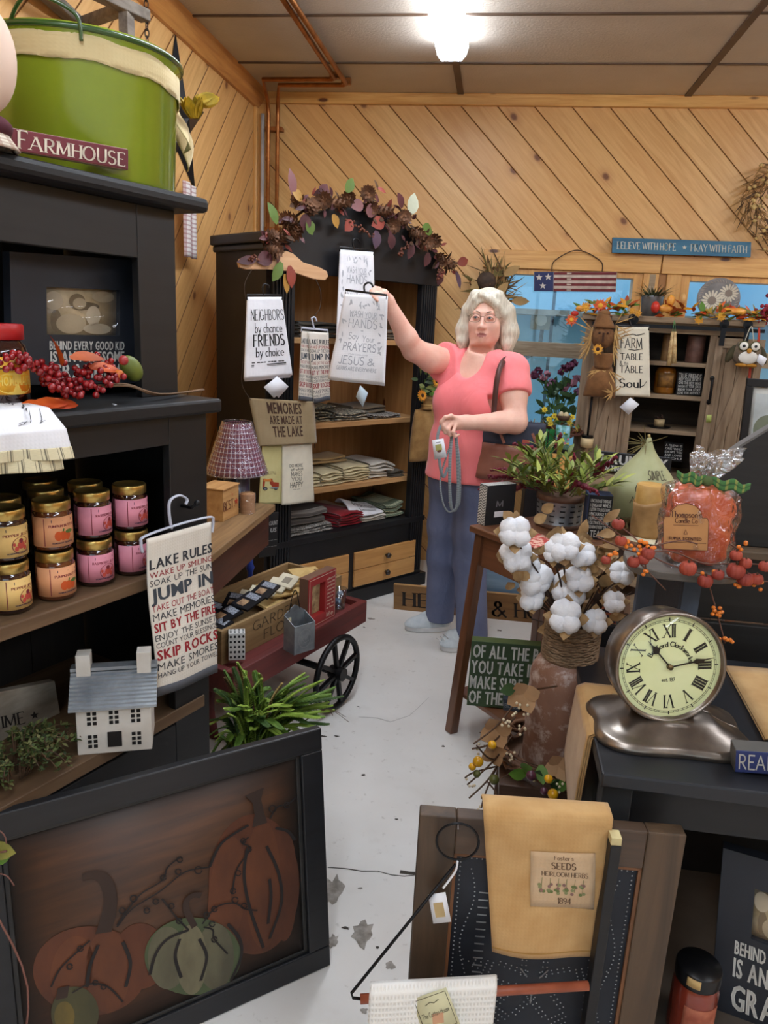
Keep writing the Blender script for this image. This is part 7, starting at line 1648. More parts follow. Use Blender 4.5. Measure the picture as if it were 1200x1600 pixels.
# ================================================================== BLACK BENCH TABLE WITH CLOCK, RISER, CANDLE BAG
zb=.705;BX0,BX1,BY0,BY1=.257,1.25,1.27,1.86
bn=thing('black_table','long black painted table with worn edges in the right foreground','table',W,(.75,1.55,0))
t=NT('worn_black_top');v=t.co('Object');c=t.mix(t.ramp(t.noise(v,4,5),.3,.7),lin((30,32,38)),lin((22,24,29)))
c=t.mix(t.math('MULTIPLY',t.ramp(t.noise(v,60,3),.72,.78),.6),c,lin((120,112,96)));t.col(c);t.set(Roughness=.42);BTOP=t.m
MB().box((BX0,BY0,zb-.03),(BX1,BY1,zb)).build('tabletop',BTOP,bn,bevel=.004)
for x in (BX0+.012,BX1-.07):
 for y in (BY0+.03,BY1-.08):MB().box((x,y,0),(x+.055,y+.055,zb-.03)).build('leg',mat('grey_black_leg',(44,46,48),.6,(32,34,36),6,(1,1,4)),bn,bevel=.003)
MB().box((BX0+.07,BY0+.05,zb-.13),(BX1-.05,BY0+.07,zb-.03)).build('apron',BLACK,bn);MB().box((BX0+.05,BY1-.03,.1),(BX1,BY1-.01,zb-.03)).build('back_panel',BLACK,bn);MB().box((BX0+.025,BY0+.085,.1),(BX0+.04,BY1-.08,zb-.03)).build('side_panel',BLACK,bn);MB().box((BX0+.03,BY0+.02,.075),(BX1,BY1,.10)).build('lower_shelf',mat('grey_brown_shelf',(92,82,72),.7),bn)
# clock shaped like a kitchen scale
STEEL=mat('pewter',(150,140,130),.3,(108,98,90),10,metal=.9)
ck=Frame(*W.hz(1045,1150,zb).xy,zb,3);fc=ck.hy(1044,1040,0.0)
cl=thing('scale_clock','kitchen-scale style clock with roman numerals on the black table','clock',ck,(0,.02,0))
def base_fn(u,v):
 a=u*2*math.pi;cx_,sy_=math.cos(a),math.sin(a)
 prof=[(1.0,0),(1.02,.008),(.97,.018),(.83,.024),(.68,.034),(.52,.046),(.36,.052),(.0,.053)]
 i=min(int(v*7),6);f=v*7-i;r=prof[i][0]*(1-f)+prof[i+1][0]*f;z=prof[i][1]*(1-f)+prof[i+1][1]*f
 pw=.62;sq=(abs(cx_)**(2/pw)+abs(sy_)**(2/pw))**(-pw/2) if r>.45 else 1
 wav=1+(.09*math.cos(4*a+math.pi)*1.0 if r>.55 else 0)
 return Vector((.152*r*cx_*(.62+.42*sq)*wav,.022+.108*r*sy_*(.62+.42*sq)*wav,z))
MB().sheet(base_fn,72,28,.003).build('base',STEEL,cl)
rC=.112;CT_=Matrix.Translation((fc.x,fc.y,fc.z)) @ Matrix.Rotation(R(8),4,'Z') @ Matrix.Rotation(R(-4),4,'Y') @ Matrix.Rotation(R(90-8),4,'X')     # local z points to the viewer
MB().lathe([(0,-.075),(rC*.85,-.075),(rC*.96,-.06),(rC,-.02),(rC*1.0,.012),(rC*.97,.017),(rC*.93,.014),(rC*.925,.003),(0,.003)],64,0,T=CT_).build('case',STEEL,cl)
MB().box((fc.x-.05,fc.y-.005,.05),(fc.x+.05,fc.y+.07,fc.z-.09)).build('neck',STEEL,cl,bevel=.006)
t=NT('dial_cream');v=t.co('Object');t.col(t.mix(t.ramp(t.noise(v,9,4),.3,.7),lin((234,238,190)),lin((222,228,172))));t.set(Roughness=.6)
df=MB().lathe([(0,.004),(rC*.925,.004)],64,0,T=CT_,smooth=False,caps=False).build('dial',t.m,cl)
pf=lambda a,b:CT_ @ Vector((a*rC,b*rC,.0045));DI=mat('dial_ink',(44,42,36),.7);m=MB()
def radial(tx,ang,r0,r1,w):
 V,Fc,wd_=text2d(tx,'serif',gap=.05,thick=.17,thin=.05);a=R(ang);out=[]
 for x,y in V:
  xx=(x/wd_-.5)*w;rr=r0+(r1-r0)*y;out.append(CT_ @ Vector(((rr*math.sin(a)+xx*math.cos(a))*rC,(rr*math.cos(a)-xx*math.sin(a))*rC,.0048)))
 m.add(out,Fc)
for k,tx in enumerate(['I','II','III','IIII','V','VI','VII','VIII','IX','X','XI','XII']):radial(tx,30*(k+1),.52,.76,(.05,.09,.14,.19,.13,.17,.2,.24,.17,.12,.17,.21)[k])
for rr in (.845,.815):line2d(m,[(rr*math.cos(R(k*5)),rr*math.sin(R(k*5))) for k in range(73)],pf,.006,.0004)
for k in range(60):
 a=R(6*k);c_,s_=math.cos(a),math.sin(a);line2d(m,[(.815*c_,.815*s_),((.845 if k % 5 else .88)*c_,(.845 if k % 5 else .88)*s_)],pf,.008 if k % 5 else .018,.0004)
def arctext(tx,r,a0,a1,h,style):
 V,Fc,wd_=text2d(tx,style,thick=.2,thin=.13);out=[]
 for x,y in V:
  a=R(a0+(a1-a0)*x/wd_);rr=r+h*y;out.append(CT_ @ Vector((rr*math.cos(a)*rC,rr*math.sin(a)*rC,.0049)))
 m.add(out,Fc)
arctext('Bedford Clockworks',.36,152,8,.085,'serif');letters(m,[('est. 1870',-.13,.13,-.27,-.21,'hand',0,.1,.14)],pf,.0004);m.build('numerals',DI,df)
def hand(ang,L,w,mm,z):
 a=R(ang);d=Vector((math.sin(a),math.cos(a)));n=Vector((d.y,-d.x));pts=[(-.06,.012),(.0,.012),(L*.52,.014),(L*.6,w),(L*.7,w*.6),(L*.8,.012),(L*1.0,.002)]
 P_=[d*t_+n*ww for t_,ww in pts]+[d*t_-n*ww for t_,ww in pts[::-1]]
 mm.prism([tuple(p) for p in P_],lambda x,y,s:CT_ @ Vector((x*rC,y*rC,s)),z,z+.0012)
for ang,L,w in ((321,.62,.075),(80,.80,.05)):
 m=MB();hand(ang,L,w,m,.0075 if L<.7 else .0095);m.build('hand',mat('hand_iron',(60,56,54),.35,metal=.7),cl)
MB().lathe([(0,.004),(.0055,.004),(.0055,.0135),(0,.0145)],18,0,T=CT_).build('spindle',mat('aged_brass',(130,110,80),.35,metal=.8),cl)
MB().lathe([(rC*.925,.006),(rC*.8,.0125),(rC*.6,.018),(rC*.35,.022),(rC*.1,.0235),(0,.0236)],64,0,T=CT_,caps=False).build('glass',glassy('clock_glass',(252,253,250),.015,.01),cl)
# mustard towels under the clock and over the table edge
t=thing('mustard_towel','folded mustard towel hanging over the left edge of the black table','towel',W,(.25,1.5,zb-.25))
EY0,EY1=1.30,1.62
def mtw(k):
 def f(u,v):
  y=EY0+.005+(.21-.012*k)*u+.11*(1-v)*(u-.4)*0;s=(1-v)*(.14+.185+.05*(1-u))
  y=1.40+.22*u
  if s<.14:return Vector((BX0+.14-s,y,zb+.008-.0035*k+.004*(s<.01)))
  d=s-.14;return Vector((BX0-.010+.004*k-.010*math.sin(min(d*8,1.5)),y-.05*d*(1-u),zb+.003-.0035*k-d))
 return f
for k in range(3):MB().sheet(mtw(k),16,34,.0032).build('fold_layer',MUST,t)
fl_=mtw(0);pl2=lambda u,v:fl_(.3+.5*u,.76+.16*v)+Vector((0,0,.0035));MB().sheet(pl2,6,6,.0008).build('patch',mat('linen_patch',(206,178,132),.9),t)
m=MB();letters(m,[('FOSTERS',.2,.8,.7,.85,'serif'),('SEEDS',.2,.8,.45,.6,'serif')],pl2,.0012)
for k in range(4):shape2d(m,el2(.2+.2*k,.22,.07,.12,10),pl2,.001,1)
m.build('print',[mat('faded_brown',(130,104,76),.9),mat('herb_faint',(130,140,90),.9)],t)
t2=thing('mustard_towel','mustard towel lying folded behind the scale clock at right','towel',W,(.72,1.6,zb))
q=W.hz(1120,1135,zb)
for k in range(2):MB().sheet(lambda u,v,k=k:Vector((.60+.42*u+.02*v,1.46+.34*v-.008*k,zb+.004+.0055*k+.004*math.sin(u*6))),14,8,.005).build('fold_layer',MUST,t2)
# READER block
RFm=Frame(*W.hz(1150,1208,zb).xy,zb,-2);hh=RFm.hy(1150,1168,0).z
sign_block('reader_block','navy word block reading READERS with silver edge on the black table','sign',RFm,[(1150,1172),(1262,1180),(1262,1214),(1148,1207)],0,.04,mat('ultramarine_block',(44,56,110),.55),[('READERS',.04,.93,.2,.82,'hand',0,.1,.11)],[mat('silver_letter',(196,196,190),.6)],edge=mat('pewter_edge',(96,94,90),.5))
# riser tray with candle bag
ry=1.62;rz_=W.hy(1030,893,ry-.09).z
GRY=wood('grey_riser_wood',(112,106,98),(84,78,72),'x',.6,6)
rs=thing('riser_tray','grey wooden riser shelf standing behind the clock on the black table','shelf',W,(.44,ry,zb))
rx0,rx1=W.hy(975,890,ry).x,W.hy(1143,905,ry).x
m=MB();po=[((rx0+rx1)/2+(rx1-rx0)/2*math.copysign(abs(math.cos(R(a)))**.6,math.cos(R(a))),ry+.09*math.copysign(abs(math.sin(R(a)))**.6,math.sin(R(a)))) for a in range(0,360,6)]
m.prism(po,lambda a,b,s:(a,b,s),rz_-.018,rz_);m.build('top',GRY,rs,bevel=.003)
for x in (rx0+.05,rx1-.08):MB().box((x-.018,ry-.012,zb+.013),(x+.018,ry+.012,rz_-.018)).build('upright',mat('blue_grey_paint',(84,96,112),.6,(60,68,80),8),rs)
MB().box((rx0+.02,ry-.05,zb),(rx1-.05,ry+.05,zb+.013)).build('foot_board',GRY,rs)
bgx,bgy=W.hy(1089,820,ry).x,ry;wB=(W.hy(1147,820,ry).x-W.hy(1031,820,ry).x)/2;hB=W.hy(1089,752,ry).z-rz_
cg=thing('candle_bag','orange rough candle in a tied clear bag with kraft label','candle',W,(bgx,bgy,rz_));at=Vector((bgx,bgy,rz_+.001))
ORW=mat('orange_wax',(226,112,62),.5,(196,78,42),16,bump=.35,bs=40,sub=.1)
def wax(p):
 s=(abs(p.x)**4+abs(p.y)**4+abs(p.z)**6)**(-1/5.0) if p.length>0 else 1
 n=.05*math.sin(p.x*7+p.z*5)*math.cos(p.y*6+p.z*7)+.03*math.sin(p.z*17+p.x*9)
 return Vector((p.x*s*(1+n),p.y*s*(1+n),p.z*s*(1+.3*n)))
MB().ell(at+Vector((0,0,hB*.49)),(wB*.86,wB*.72,hB*.46),56,40,fn=wax).build('wax',ORW,cg)
def bagf(u,v):
 a=u*6.2832;hb=hB*1.02;z=hb*v
 e=1.0 if v<.86 else max(.18,1-((v-.86)/.14)**1.3*.82)
 sup=(abs(math.cos(a))**4+abs(math.sin(a))**4)**(-.25);w=.0035*math.sin(u*63)*(.3+v)+.003*math.sin(u*31+v*17)
 return at+Vector(((wB*.95*e*sup+w)*math.cos(a),(wB*.82*e*sup+w)*math.sin(a),z+.004*math.sin(a*3)*v))
MB().sheet(bagf,110,34,.0006).build('bag',CELLO,cg)
CELLO2=glassy('cellophane_bright',(244,246,248),.22,.10,.9,40)
def tuft(u,v):
 a=u*6.2832;r=wB*(.16+.40*v**.8)+.006*math.sin(u*57+v*3)*(.3+v)+.01*math.sin(u*24);return at+Vector((r*math.cos(a)*1.15+.02*v,r*math.sin(a)*.6,hB*1.02+v*hB*.34+.01*math.sin(u*19)*v))
MB().sheet(tuft,110,16,.0006).build('bag_top',CELLO2,cg)
RIB=uvmat('plaid_ribbon',(70,120,66),[(.2,.3,0,(150,150,76),0,.7),(.5,.3,0,(40,74,46),1,.7)]);kz=at+Vector((0,-wB*.15,hB*1.03))
for (dx,dz,L) in ((-1,.12,.062),(1,-.10,.085)):
 m=MB();m.sheet(lambda u,v,dx=dx,dz=dz,L=L:kz+Vector((dx*L*u,-.012-.012*math.sin(u*3.1),dz*L*u+(v-.5)*.022*(.6+.5*math.sin(u*3.1))+.004*math.sin(u*14))),14,4,.002,uvs=(1,1));m.build('ribbon',RIB,cg)
MB().ell(kz+Vector((0,-.014,0)),(.012,.010,.011),14,10).build('knot',RIB,cg)
lf_=quad(W,[(1036,785),(1108,787),(1105,860),(1036,857)],ry-wB*.86)
po=[(0,0),(1,0),(1,.62),(.96,.7),(.86,.70),(.82,.84),(.7,.95),(.5,1.0),(.3,.95),(.18,.84),(.14,.7),(.04,.7),(0,.62)]
m=MB();m.prism(po,lambda a,b,s:lf_(a,b)+Vector((0,s,0)),-.001,.0002);lb=m.build('label',mat('kraft_label',(192,140,88),.7,(182,130,80),10),cg)
m=MB();off_=Vector((0,-.002,0));lf2=lambda a,b:lf_(a,b)+off_
letters(m,[("Thompson's",.16,.84,.70,.83,'serif'),('Candle Co',.26,.76,.58,.68,'serif'),('SUPER SCENTED',.12,.86,.21,.275,'bold')],lf2,.0008);line2d(m,po+[po[0]],lf2,.012,.0006);line2d(m,[(.22,.53),(.78,.53)],lf2,.008,.0006);line2d(m,[(.04,.155),(.96,.155)],lf2,.008,.0006);line2d(m,[(.46,.34),(.54,.34),(.5,.44),(.46,.34)],lf2,.015,.0006);m.build('print',mat('label_brown',(92,52,44),.7),lb)
# berry and mini pumpkin garland along the riser
gd=thing('pumpkin_garland','orange berry garland with small red pumpkins along the riser tray','garland',W,(.45,ry-.1,rz_));yy=ry-.10
OBR=mat('orange_berry',(236,128,34),.35,coat=.3);PMK=mat('red_pumpkin',(170,74,52),.6,(136,52,42),20);WIRE=mat('rust_wire',(110,74,60),.7)
m=MB()
for pts in ([(925,805),(975,840),(1030,875),(1090,895),(1150,905),(1230,910)],[(930,838),(990,862),(1050,862),(1100,880),(1160,880),(1210,885)],[(1000,858),(1060,845),(1090,850)],[(1105,905),(1118,950),(1133,1005)],[(1000,880),(1040,922)],[(965,820),(1000,850),(1010,895)],[(1140,850),(1155,862),(1165,900)]):m.tube(spline([W.hy(a,b,yy) for a,b in pts],6),.0016,5)
m.build('wire',WIRE,gd)
def mini(c,r,nm='pumpkin'):
 m=MB();n=8
 for k in range(n):a=6.283*k/n;m.ell(Vector(c)+Vector((math.cos(a)*r*.42,math.sin(a)*r*.42,0)),(r*.62,r*.62,r*.8),10,8)
 b=m.build(nm,PMK,gd);MB().cyl(Vector(c)+Vector((0,0,r*.7)),r*.14,r*.35,8).build('stem',TWIG,b)
for (a,b,r) in ((966,819,.0125),(970,845,.012),(947,875,.010),(1012,865,.014),(990,878,.013),(1005,874,.012),(1075,888,.017),(1102,908,.015),(1122,898,.012),(1150,892,.018),(1165,880,.012),(1150,868,.012),(1165,905,.016),(1182,905,.013),(1195,885,.012)):mini(W.hy(a,b,yy-.012),r)
obm={}
for k in range(70):
 a,b=rnd.choice(((985,850),(995,857),(1005,850),(1017,862),(980,848),(1005,895),(1000,860),(1098,898),(1120,895),(1155,912),(1185,912),(1175,905),(1160,853),(1190,915),(958,862),(1128,1003),(1138,1002),(1118,955),(1122,958)));obm.setdefault((a,b),MB()).ell(W.hy(a+rnd.uniform(-7,7),b+rnd.uniform(-6,6),yy-.01),(.0045,.004,.004),8,6)
for m in obm.values():m.build('berry_cluster',OBR,gd)
# tall black settle behind
SB=Frame(.0,2.02,0,0);tx=[SB.hy(a,b,0) for a,b in ((1100,790),(1101,752),(1108,738),(1124,722),(1160,696),(1200,672),(1290,625))]
st_=thing('black_settle','tall black plank settle with curved back behind the candle bag','bench',SB,(.9,.2,0))
BPL=wood('black_planks',(34,34,34),(22,22,22),'x',.55,7,.3)
zl=SB.hy(1140,852,0).z
po=[(tx[0].x,zl)]+[(p.x,p.z) for p in tx]+[(1.45,tx[-1].z),(1.45,zl)]
MB().prism(po,lambda a,b,s:(a,s,b),0,.03).build('curved_back',BPL,st_,bevel=.004)
m=MB()
for k in range(1,len(tx)):m.beam(tx[k-1]+Vector((0,.015,.002)),tx[k]+Vector((0,.015,.002)),.034,.006)
m.build('worn_edge',mat('grey_worn_edge',(112,110,108),.6),st_)
MB().box((tx[0].x-.02,-.05,zl-.022),(1.47,.40,zl)).build('ledge',wood('brown_ledge',(110,92,72),(80,66,52),'x',.6,6),st_,bevel=.003)
m=MB();
for k in range(5):z0=zl-.03-.19*k;m.box((tx[0].x,.0,max(z0-.18,0)),(1.45,.02,z0))
m.build('plank_front',BPL,st_,bevel=.003)
MB().box((tx[0].x,.02,0),(tx[0].x+.02,.40,zl-.022)).build('side_panel',BPL,st_)
# things on the lower shelf: jar candle, second grandma frame
LS=.10;q=W.hz(1090,1600,LS)
jy2=1.32;jq=W.hy(1088,1560,jy2);j2=thing('jar_candle','red jar candle with black lid on the lower shelf of the black table','candle',W,(jq.x,1.335,LS));at=ORG[j2.name];rj=.044
MB().lathe([(0,0),(rj,0),(rj*1.02,.008),(rj*1.02,.11),(rj*.9,.125),(rj*.8,.132),(0,.132)],36,0,at).build('jar',mat('red_candle_glass',(128,50,34),.15,(96,34,24),12,coat=.6),j2)
MB().lathe([(0,.128),(rj*.98,.128),(rj*1.0,.132),(rj*1.0,.158),(rj*.96,.162),(0,.162)],36,0,at).build('lid',BLKPLAST,j2)
fn=lambda u,v:at+Vector(((rj*1.03)*math.sin((u-.4)*1.7),-(rj*1.03)*math.cos((u-.4)*1.7),.02+.07*v));MB().sheet(fn,12,2,.0008).build('label',mat('faded_label',(176,104,76),.7,(140,70,50),30),j2)
fn=lambda u,v:at+Vector((rj*1.015*math.sin(-.75+.6*u),-rj*1.015*math.cos(-.75+.6*u),.138+.02*v));MB().sheet(fn,6,1,.0006).build('price_sticker',mat('tan_sticker',(206,172,112),.6),j2)
GF=Frame(*W.hz(1110,1574,.10).xy,0,-16)
grandma_frame('black photo frame on the lower shelf at the lower right corner',GF,[(1130,1325),(1335,1385),(1318,1665),(1110,1574)],0,.025,(.27,.78,.52,.82),
 [('BEHIND EVERY GOOD KID',.15,1.02,.40,.485,'bold'),('IS AN AWESOME',.15,1.0,.26,.38,'bold'),('GRANDMA',.15,.98,.06,.22,'bold')])
# ================================================================== THE WOMAN
class SDF:
 def __init__(s,lo,hi,h):
  s.lo=np.array(lo,np.float32);s.h=h;s.n=np.ceil((np.array(hi)-np.array(lo))/h).astype(int)+1
  s.f=np.full(s.n,1.0,np.float32)
 def _sub(s,lo,hi):
  a=np.clip(np.floor((np.array(lo)-s.lo)/s.h).astype(int),0,s.n-1);b=np.clip(np.ceil((np.array(hi)-s.lo)/s.h).astype(int)+1,0,s.n)
  if (b <= a).any():return None,None
  g=[s.lo[i]+s.h*np.arange(a[i],b[i],dtype=np.float32) for i in range(3)]
  return tuple(slice(a[i],b[i]) for i in range(3)),np.meshgrid(*g,indexing='ij',sparse=True)
 def put(s,lo,hi,fn,k,op='u',m=.06):
  sl,G=s._sub(np.array(lo)-m,np.array(hi)+m)
  if sl is None:return
  d=fn(*G);f=s.f[sl]
  if op=='u':
   hh=np.maximum(k-np.abs(f-d),0)/k if k>0 else 0;s.f[sl]=np.minimum(f,d)-hh*hh*k*.25
  else:
   d=-d;hh=np.maximum(k-np.abs(f-d),0)/k if k>0 else 0;s.f[sl]=np.maximum(f,d)+hh*hh*k*.25
 def cone(s,a,b,ra,rb,k=.02,op='u'):
  a=np.array(a,np.float32);b=np.array(b,np.float32);ab=b-a;L=max(float(ab@ab),1e-9);r=max(ra,rb)
  def fn(X,Y,Z):
   t=np.clip(((X-a[0])*ab[0]+(Y-a[1])*ab[1]+(Z-a[2])*ab[2])/L,0,1)
   return np.sqrt((X-a[0]-ab[0]*t)**2+(Y-a[1]-ab[1]*t)**2+(Z-a[2]-ab[2]*t)**2)-(ra+(rb-ra)*t)
  s.put(np.minimum(a,b)-r,np.maximum(a,b)+r,fn,k,op)
 def chain(s,pts,rs,k=.02):
  for i in range(len(pts)-1):s.cone(pts[i],pts[i+1],rs[i],rs[i+1],k)
 def ell(s,c,r,axes=None,k=.02,op='u'):
  c=np.array(c,np.float32);A=np.eye(3,dtype=np.float32) if axes is None else np.array([tuple(x) for x in axes],np.float32);R_=max(r)
  def fn(X,Y,Z):
   x,y,z=X-c[0],Y-c[1],Z-c[2];q=[(x*A[i][0]+y*A[i][1]+z*A[i][2])/r[i] for i in range(3)]
   l=np.sqrt(q[0]**2+q[1]**2+q[2]**2);g=np.sqrt((q[0]/r[0])**2+(q[1]/r[1])**2+(q[2]/r[2])**2)+1e-9
   return l*(l-1)/g
  s.put(c-R_,c+R_,fn,k,op)
 def cut(s,p,n):      # keep the side the normal points away from
  p=np.array(p,np.float32);n=np.array(n,np.float32);n=n/np.linalg.norm(n)
  s.put(s.lo,s.lo+s.h*s.n,lambda X,Y,Z:-((X-p[0])*n[0]+(Y-p[1])*n[1]+(Z-p[2])*n[2]),.006,'s',0)
 def mesh(s):
  f=s.f;ins=f<0;n=s.n-1
  c=np.zeros(n,np.int8)
  for dx in (0,1):
   for dy in (0,1):
    for dz in (0,1):c+=ins[dx:dx+n[0],dy:dy+n[1],dz:dz+n[2]]
  cells=np.argwhere((c>0) &(c<8));idx=-np.ones(n,np.int64);idx[tuple(cells.T)]=np.arange(len(cells))
  off=np.array([(i & 1,i >> 1 & 1,i >> 2 & 1) for i in range(8)]);val=np.stack([f[tuple((cells+o).T)] for o in off],1)
  S=np.zeros((len(cells),3));N=np.zeros(len(cells))
  for i in range(8):
   for b in (1,2,4):
    j=i | b
    if j==i:continue
    m=(val[:,i]<0) !=(val[:,j]<0);t=val[m,i]/(val[m,i]-val[m,j]);S[m]+=off[i]+(off[j]-off[i])*t[:,None];N[m]+=1
  V=(cells+S/N[:,None])*s.h+s.lo;F_=[]
  for ax in range(3):
   o=[0,0,0];o[ax]=1;a=ins[:ins.shape[0]-o[0],:ins.shape[1]-o[1],:ins.shape[2]-o[2]];b=ins[o[0]:,o[1]:,o[2]:]
   e=np.argwhere(a != b);u,v=[(1,2),(2,0),(0,1)][ax];e=e[(e[:,u]>0) &(e[:,v]>0) &(e[:,u]<n[u]) &(e[:,v]<n[v])]
   du=np.zeros(3,int);du[u]=1;dv=np.zeros(3,int);dv[v]=1
   q=np.stack([idx[tuple((e-du-dv).T)],idx[tuple((e-dv).T)],idx[tuple(e.T)],idx[tuple((e-du).T)]],1)
   fl=a[tuple(e.T)];q[~fl]=q[~fl][:,::-1];F_.append(q)
  F_=np.concatenate(F_);F_=F_[(F_ >= 0).all(1)]
  return V,F_
def sdf_obj(s,name,mats,parent,mid=None,smooth=2):
 V,F_=s.mesh();mb=MB();mb.add(V.tolist(),F_.tolist(),0,True)
 if mid is not None:mb.mi=mid(V[F_].mean(1)).tolist()
 o=mb.build(name,mats,parent)
 if smooth:md=o.modifiers.new('relax','SMOOTH');md.factor=.5;md.iterations=smooth
 return o
PP=lambda x,y,Y:np.array(W.hy(x,y,Y))
t=NT('skin');v=t.co('Object');c=t.mix(t.ramp(t.noise(v,14,5),.3,.7),lin((240,194,174)),lin((230,176,156)));c=t.mix(t.math('MULTIPLY',t.ramp(t.noise(v,120,3),.5,.75),.25),c,lin((212,146,128)))
t.col(c);t.set(Roughness=.5,Subsurface_Weight=.12,Subsurface_Scale=.01);t.b.inputs['Subsurface Radius'].default_value=(1,.35,.2);t.bump(t.noise(v,160,3),.08,.002);SKIN=t.m
LIP=mat('lips',(206,130,122),.45);CORAL=None
t=NT('coral_knit');v=t.co('Object');t.col(t.mix(t.ramp(t.noise(v,3,3),.3,.7),lin((253,140,142)),lin((247,122,127))));t.set(Roughness=.85,Sheen_Weight=.2)
t.bump(t.noise(t.co('Object',(1.4,1.4,.5)),7,3,.5,.8),.38,.03);CORAL=t.m
t=NT('blue_grey_denim');v=t.co('Object');c=t.mix(t.ramp(t.noise(v,5,4),.3,.7),lin((112,120,150)),lin((92,101,132)));t.col(c);t.set(Roughness=.9);t.bump(t.noise(t.co('Object',(2.2,2.2,.9)),6,4,.55,1.0),.4,.03);DENIM=t.m
t=NT('silver_hair');v=t.co('Object',(1,1,.08));n_=t.noise(v,150,4,.6);t.col(t.mix(t.ramp(n_,.3,.7),lin((236,228,210)),lin((184,174,154))));t.set(Roughness=.5);t.bump(n_,.5,.004);HAIR=t.m
wo=thing('person','woman with grey bob in coral t-shirt and blue-grey trousers holding up a towel','person',W,tuple((PP(690,1000,3.42)[0],3.42,0)))
th_=R(36);FD=np.array([-math.sin(th_),-math.cos(th_),0]);LD=np.array([math.cos(th_),-math.sin(th_),0]);UP=np.array([0,0,1.])
AX=[LD,FD,UP];YW_=3.42
cS,cC,cB,cH=PP(752,568,YW_),PP(746,620,YW_),PP(734,695,YW_),PP(724,755,YW_)
shR=cS-LD*.165+UP*(-.012);shL=cS+LD*.165+UP*(-.02)
elR=PP(646,546,3.36);wrR=PP(605,470,3.22);elL=PP(806,660,3.22);wrL=PP(728,660,3.12)
hf=np.array([-.17,-.985,0.0]);hf /= np.linalg.norm(hf);hs=np.array([-hf[1],hf[0],0]);hs=-hs if hs[0]<0 else hs
HO=PP(755,496,3.36);Hd=lambda a,b,c:HO+hs*a+hf*b+UP*c-hf*.0
HC_=HO-hf*.085
Hd=lambda a,b,c:HC_+hs*a+hf*b+UP*c
HA=[hs,hf,UP]
S=SDF((-.60,3.0,.66),(.26,3.68,1.66),.004)
S.ell(cC+UP*.02,(.165,.11,.16),AX);S.ell(cB,(.165,.13,.17),AX,.05);S.ell(cH,(.16,.13,.12),AX,.05)
S.cone(shR,cS+UP*.0,.055,.06,.04);S.cone(shL,cS,.055,.06,.04)
# neck and head
S.chain([cS+UP*.0+FD*.0,cS+UP*.055+FD*.015,Hd(0,-.012,-.085)],[.072,.053,.050],.02)
S.ell(Hd(0,-.015,.035),(.074,.093,.082),HA,.02);S.ell(Hd(0,.022,-.040),(.063,.068,.070),HA,.025)
S.ell(Hd(0,.072,-.094),(.024,.020,.018),HA,.022)
for sx in (-1,1):
 S.ell(Hd(sx*.040,.054,-.034),(.026,.026,.026),HA,.03);S.ell(Hd(sx*.040,.034,-.076),(.022,.028,.024),HA,.03)
 S.ell(Hd(sx*.079,-.005,-.015),(.010,.018,.030),HA,.008)
S.cone(Hd(-.036,.080,.020),Hd(.036,.080,.020),.010,.010,.02)
S.ell(Hd(0,.03,-.098),(.040,.034,.016),HA,.02)
for sx in (-1,1):S.ell(Hd(sx*.031,.100,.001),(.019,.014,.011),HA,.012,'s')
for sx in (-1,1):S.ell(Hd(sx*.031,.0815,-.001),(.0155,.0125,.0115),HA,.006)
S.cone(Hd(0,.083,.006),Hd(0,.103,-.036),.0075,.0115,.012);S.ell(Hd(0,.106,-.040),(.0125,.010,.010),HA,.008)
for sx in (-1,1):S.ell(Hd(sx*.0125,.096,-.043),(.0085,.010,.008),HA,.008)
S.ell(Hd(0,.084,-.070),(.026,.014,.020),HA,.015)
S.cone(Hd(-.020,.0895,-.0685),Hd(.020,.0895,-.0685),.0045,.0045,.005);S.cone(Hd(-.017,.0895,-.0795),Hd(.017,.0895,-.0795),.0055,.0055,.005)
S.ell(Hd(0,.102,-.074),(.022,.010,.0016),HA,.004,'s')
S.ell(Hd(0,.062,-.134),(.055,.045,.018),HA,.024,'s')
# arms
S.chain([shR,shR*.45+elR*.55+UP*-.012,elR,elR*.72+wrR*.28+UP*-.006,wrR],[.062,.060,.049,.046,.027],.02)
S.chain([shL,shL*.5+elL*.5,elL,elL*.7+wrL*.3,wrL],[.060,.056,.047,.044,.028],.02)
# right hand pinching the hanger above the towel
def fing(pts,r,k=.006):S.chain(pts,[r*(1-.09*i) for i in range(len(pts))],k)
pm=PP(598,461,3.185);S.cone(wrR,pm,.026,.022,.02);S.ell(PP(597,459,3.185),(.030,.014,.020),None,.012)
for i,(a,b,c,d) in enumerate((((593,451),(586,450),(580,455),(583,461)),((594,454),(585,454),(580,459),(584,464)),((596,458),(588,459),(583,463),(587,467)),((598,462),(592,464),(588,467),(590,470)))):
 y0=3.165-.006*i;fing([PP(*a,y0),PP(*b,y0-.02),PP(*c,y0-.035),PP(*d,y0-.036)],.0088-.0005*i)
fing([PP(603,464,3.19),PP(596,466,3.20),PP(588,463,3.20),PP(582,458,3.19)],.0098)
# left hand closed round the straps
S.cone(wrL,PP(712,660,3.09),.028,.028,.02);S.ell(PP(708,662,3.09),(.034,.022,.030),None,.015)
for i,(a,b,c,d) in enumerate((((698,653),(690,660),(691,670),(698,674)),((701,656),(694,666),(696,676),(703,678)),((706,660),(700,671),(703,680),(710,679)),((712,664),(708,675),(711,682),(717,679)))):
 y0=3.075-.004*i;fing([PP(*a,y0),PP(*b,y0-.022),PP(*c,y0-.018),PP(*d,y0+.008)],.0095-.0006*i)
fing([PP(716,655,3.08),PP(705,650,3.06),PP(696,652,3.05),PP(690,658,3.05)],.0098)
lipc=Hd(0,.092,-.074)
def mid(C_):
 d=C_-lipc;a=d@hs;b=d@hf;z=d[:,2];return (((a/.021)**2+((z)/.0095)**2<1) &(b>-.012)).astype(int)
body=sdf_obj(S,'body',[SKIN,LIP],wo,mid,1)
